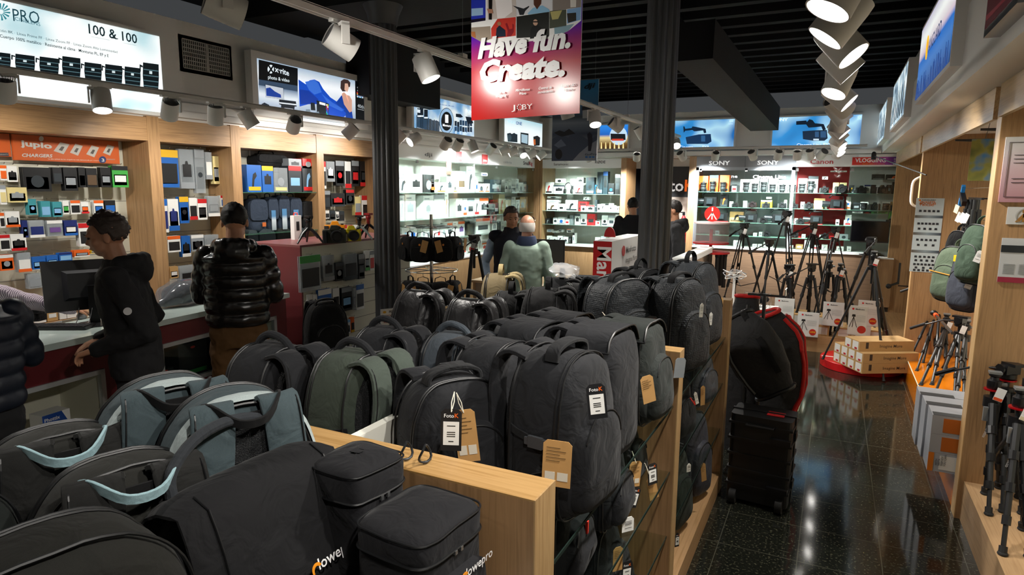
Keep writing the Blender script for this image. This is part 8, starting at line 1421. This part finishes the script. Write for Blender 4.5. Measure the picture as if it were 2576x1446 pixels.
def monitor(o, rz, w, h, label, tilt=0.0, back=False, logo_=None, zc=.30, backm=None):
    t = empty('monitor', o, rz, label=label, cat='monitor'); M = Matrix.Translation((0, 0, zc)) @ Matrix.Rotation(tilt, 4, 'X'); MB().box(-w / 2, -.012, -h / 2, w / 2, .012, h / 2, M).build('screen_frame', mat('17181a', .35), t); MB().poly([(-w / 2 + .012, -h / 2 + .02), (w / 2 - .012, -h / 2 + .02), (w / 2 - .012, h / 2 - .012), (-w / 2 + .012, h / 2 - .012)], .001, M @ Matrix.Translation((0, -.0125, 0))).build('screen', backm or mat('0b0c10', .1), t)
    MB().rings([[M @ Vector((x, y, z)) for x, z in ((-a_, -b_), (a_, -b_), (a_, b_), (-a_, b_))] for y, a_, b_ in ((.012, w * .30, h * .30), (.05, w * .25, h * .24))]).build('rear_housing', mat('1c1d20', .4), t); MB().rings([[(x, y, z) for x, y in ((-.03, .05), (.03, .05), (.03, .07), (-.03, .07))] for z in (.0, zc)]).build('neck', PLAST, t); MB().lathe([(.12, 0), (.12, .006), (.03, .015)], 28, Matrix.Translation((0, .06, 0))).build('foot', PLAST, t, True)
    if logo_: mb = MB(); text(mb, logo_, -w * .06 + w * .5, h * .33, .028, 0, .005, M=M @ Matrix.Translation((0, .014, 0)) @ Matrix.Rotation(PI, 4, 'Z')); mb.build('lettering', mat('a8aaac', .5), t)
    return t
c = onZ(240, 815, 1.0); m_ = monitor((c.x - .05, c.y + .02, 1.001), math.radians(-112), .54, .34, 'black computer monitor seen from behind on the service counter', tilt=.1, logo_='Lenovo', zc=.27)
MB().tube(smooth([(.0, .05, .15), (.05, .12, .02), (.12, .14, .004)]), .003, 6).tube(smooth([(.08, .04, .13), (.12, .10, .02), (.2, .12, .004)]), .003, 6).build('cable', PLAST, m_, True)
c = onZ(150, 825, 1.002); t = empty('keyboard', c, math.radians(30), label='black keyboard on the white counter in front of the monitor', cat='keyboard'); rbox(-.2, -.065, 0, .2, .065, .018, .01).build('tray', PLAST, t); mb = MB(); [mb.box(-.19 + i * .0255, -.055 + j * .022, .018, -.169 + i * .0255, -.037 + j * .022, .024) for i in range(15) for j in range(5)]; mb.build('key', mat('232427', .5), t)
t = MB().ell((0, 0, .0), (.032, .055, .03)).build('computer_mouse', mat('8a8c90', .3), None, True, loc=(gh.x, gh.y, 1.018), rot=(0, 0, .8)); tag(t, 'grey computer mouse under the clerk\'s hand', 'mouse')
c = onZ(85, 805, 1.002); t = empty('camera_case', c, .4, label='small black camera case lying on the counter beside the navy jacket', cat='case'); rbox(-.07, -.05, 0, .07, .05, .09, .02).build('body', F_JET, t); MB().box(-.071, -.051, .055, .071, .051, .059).build('zipper', PIPE, t)
c = onZ(462, 765, 1.002); rs = []; 
for i in range(13): a_ = i / 12; r = .13 * math.sin(PI * max(.05, min(.95, a_))) ** .6; rs.append([wob((-.26 + a_ * .52, math.cos(q) * r * 1.1, max(.0, r * .8 + math.sin(q) * r * .8)), .022, 13, 4) for q in [2 * PI * k / 22 for k in range(22)]])
t = empty('bagged_camera_bag', c, R90 + .15, label='black bag in crinkled clear plastic lying on the counter by the puffer jacket man', cat='bag'); fixn(MB().rings(rs).build('plastic_wrap', mat('6a6e74', .15, alpha=.45, spec=.9), t, True)); fixn(MB().rings([[p * .86 + Vector((.02, 0, .012)) for p in r] for r in rs]).build('bag', F_JET, t, True))
t = empty('leaflet_card', onX(521, 690, -4.22), 1.1, rot=(-.5, .1, 1.4), label='white card held by the puffer jacket man', cat='card'); MB().poly([(-.05, -.07), (.05, -.07), (.05, .07), (-.05, .07)], .002).build('paper', mat('c4d0cc', .5), t)
c = onY(2190, 575, 11.2); t = monitor((c.x, 11.35, .99), 0, .52, .33, 'large black monitor in front of the camera cabinet under the vlogging banner', zc=.36); t.location.z = .988
# the desk in the middle with papers, monitor and video tripod
dk = empty('desk', (-3.3, 7.6, 0), label='pale wooden desk behind the two men talking', cat='desk'); MB().box(-.95, -.25, .72, .60, .95, .75).build('desk_top', wood('x', 'a98a63', 'c4a47a'), dk); MB().box(-.92, -.22, 0, -.88, .9, .72).box(.54, -.22, 0, .58, .9, .72).build('leg', wood('z', 'a98a63', 'c4a47a'), dk)
c = onZ(1480, 665, .752); t = monitor((c.x, 8.2, .752), .1, .46, .34, 'grey-faced monitor on the desk next to the red lettered kiosk', zc=.34, backm=mat('3f4347', .3))
for i, (x, y, c_) in enumerate(((-2.85, 7.9, F_NAVY), (-3.0, 8.2, F_BK))): t = MB().box(-.14, -.1, 0, .14, .1, .02 + .02 * i).build('folder', c_, None, loc=(x, y, .752), rot=(0, 0, .3 * i)); tag(t, '%s folder lying on the desk behind the mint jacket' % ('dark blue' if i == 0 else 'black'), 'folder')
t = MB().box(-.15, -.1, 0, .15, .1, .008).build('paper_sheet', WHITE, None, loc=(-3.95, 7.55, .752), rot=(0, 0, .2)); tag(t, 'white papers on the desk near the vest man\'s hand', 'paper')
a = atD(1193, 640, 6.9); stand3(1193, 632, a.y, 0, .28, 'black video tripod with a red printed tag standing before the desk', rot=.6, group=None, head_rz=2.8, tagc='c02020')
# charging stand with cables and wire basket behind the red trimmed bags
a = atD(1848, 690, 7.3); t = empty('cable_stand', (a.x, a.y, 0), label='white stand tangled with cables beside the drone kiosk', cat='stand'); MB().cyl((0, 0, 0), (0, 0, a.z), .014, 10).lathe([(.16, 0), (.16, .015), (.02, .02)], 20).build('pole', WHITE, t, True); random.seed(9)
for k in range(6): MB().tube(smooth([(.10 * math.cos(q + k) * (1 + .3 * math.sin(k * 2 + q)), .08 * math.sin(q + k), a.z + .02 * math.sin(q * 2 + k) + (k % 3) * .03 - .03) for q in [2 * PI * j / 8 for j in range(9)]], 3), .004, 5).build('cable', WHITE if k % 2 else mat('9a9ca0', .4), t, True)
a = atD(1905, 740, 7.2); t = empty('wire_basket', (a.x, a.y, 0), label='white table and wire basket of black pieces behind the red trimmed bags', cat='basket'); MB().box(-.22, -.16, a.z - .16, .22, .16, a.z - .14).build('table_top', WHITE, t); MB().cyl((0, 0, 0), (0, 0, a.z - .16), .03, 12).build('table_leg', GREYM, t); mb = MB()
for k in range(9): x = -.14 + k * .035; mb.tube([(x, -.1, a.z), (x, -.1, a.z - .14), (x, .1, a.z - .14), (x, .1, a.z)], .0025, 5)
mb.tube([(-.14, -.1, a.z), (.14, -.1, a.z), (.14, .1, a.z), (-.14, .1, a.z), (-.14, -.1, a.z)], .003, 5).build('basket_wire', CHROME, t); MB().ell((.02, 0, a.z - .05), (.11, .08, .05)).build('black_pieces', F_JET, t, True)
# goods in the counter niches
def inC(u, w_, z): return CM @ Vector((u, w_, z))
rzc = math.atan2(cd.y, cd.x)
for i, (u, sz, cs, lb) in enumerate(((n1[0] + .05, (.14, .12), 'ko', 'small black box with an orange label in the glass fronted niche'), (n1[0] + .24, (.27, .27), 'kg', 'black and green boxed lamp kit in the glass fronted niche'), (n1[0] + .54, (.27, .26), 'kg', 'black and green boxed lamp kit behind the brown trousers'), (n1[0] + .84, (.2, .18), 'kb', 'black and blue box at the far end of the glass fronted niche'))):
    t = empty('product_box', inC(u, .12, n1[2] + .001), rzc, label=lb, cat='box', group='boxes in the glass fronted niche'); w, h = sz; MB().box(0, 0, 0, w, .16, h).build('carton', gm(cs[0]), t); MB().poly([(w * .3, h * .08), (w * .95, h * .08), (w * .95, h * .2), (w * .3, h * .2)], .001).build('printed_band', mat({'g': '2c7a3c', 'o': 'c8601c', 'b': '1f5fae'}[cs[1]], .5), t); MB().poly(circ(.022, 12, w * .5, h * .85, .01), .001).build('red_mark', mat('b03028', .5), t)
    mb = MB(); text(mb, 'CORE' if i == 0 else 'CUBE', w * .1, h * .1, .03, -.003, .01); mb.build('lettering', mat('c8c8c8', .5), t)
ph = onC(130, 1020)[0]; t = empty('product_box', inC(ph, .10, n0[2] + .001), rzc, label='white, blue and green flash trigger box in the open niche of the counter', cat='box'); w, h = .17, .24; MB().box(0, 0, 0, w, .12, h).build('carton', WHITE, t); MB().poly([(0, h * .68), (w, h * .55), (w * .7, h), (0, h)], .001).build('blue_print', mat('1c4a9a', .5), t); MB().poly([(0, h * .4), (w * .6, h * .58), (w, h * .58), (0, h * .68)], .0012).build('green_print', mat('3aa84a', .5), t); MB().poly([(w * .52, h * .08), (w * .92, h * .08), (w * .92, h * .5), (w * .52, h * .5)], .002).build('device_picture', mat('202c3a', .4), t); TT(t, 'Phottix', w * .05, h * .82, .032, 'e8e8e8', .02, y=-.003)
t = empty('product_box', inC(ph + .24, .22, n0[2] + .001), rzc + .2, label='flat white box lying in the open niche of the counter', cat='box'); MB().box(0, 0, 0, .16, .1, .05).build('carton', WHITE, t); MB().box(.05, .02, .05, .09, .08, .056).build('dark_device', PLAST, t)
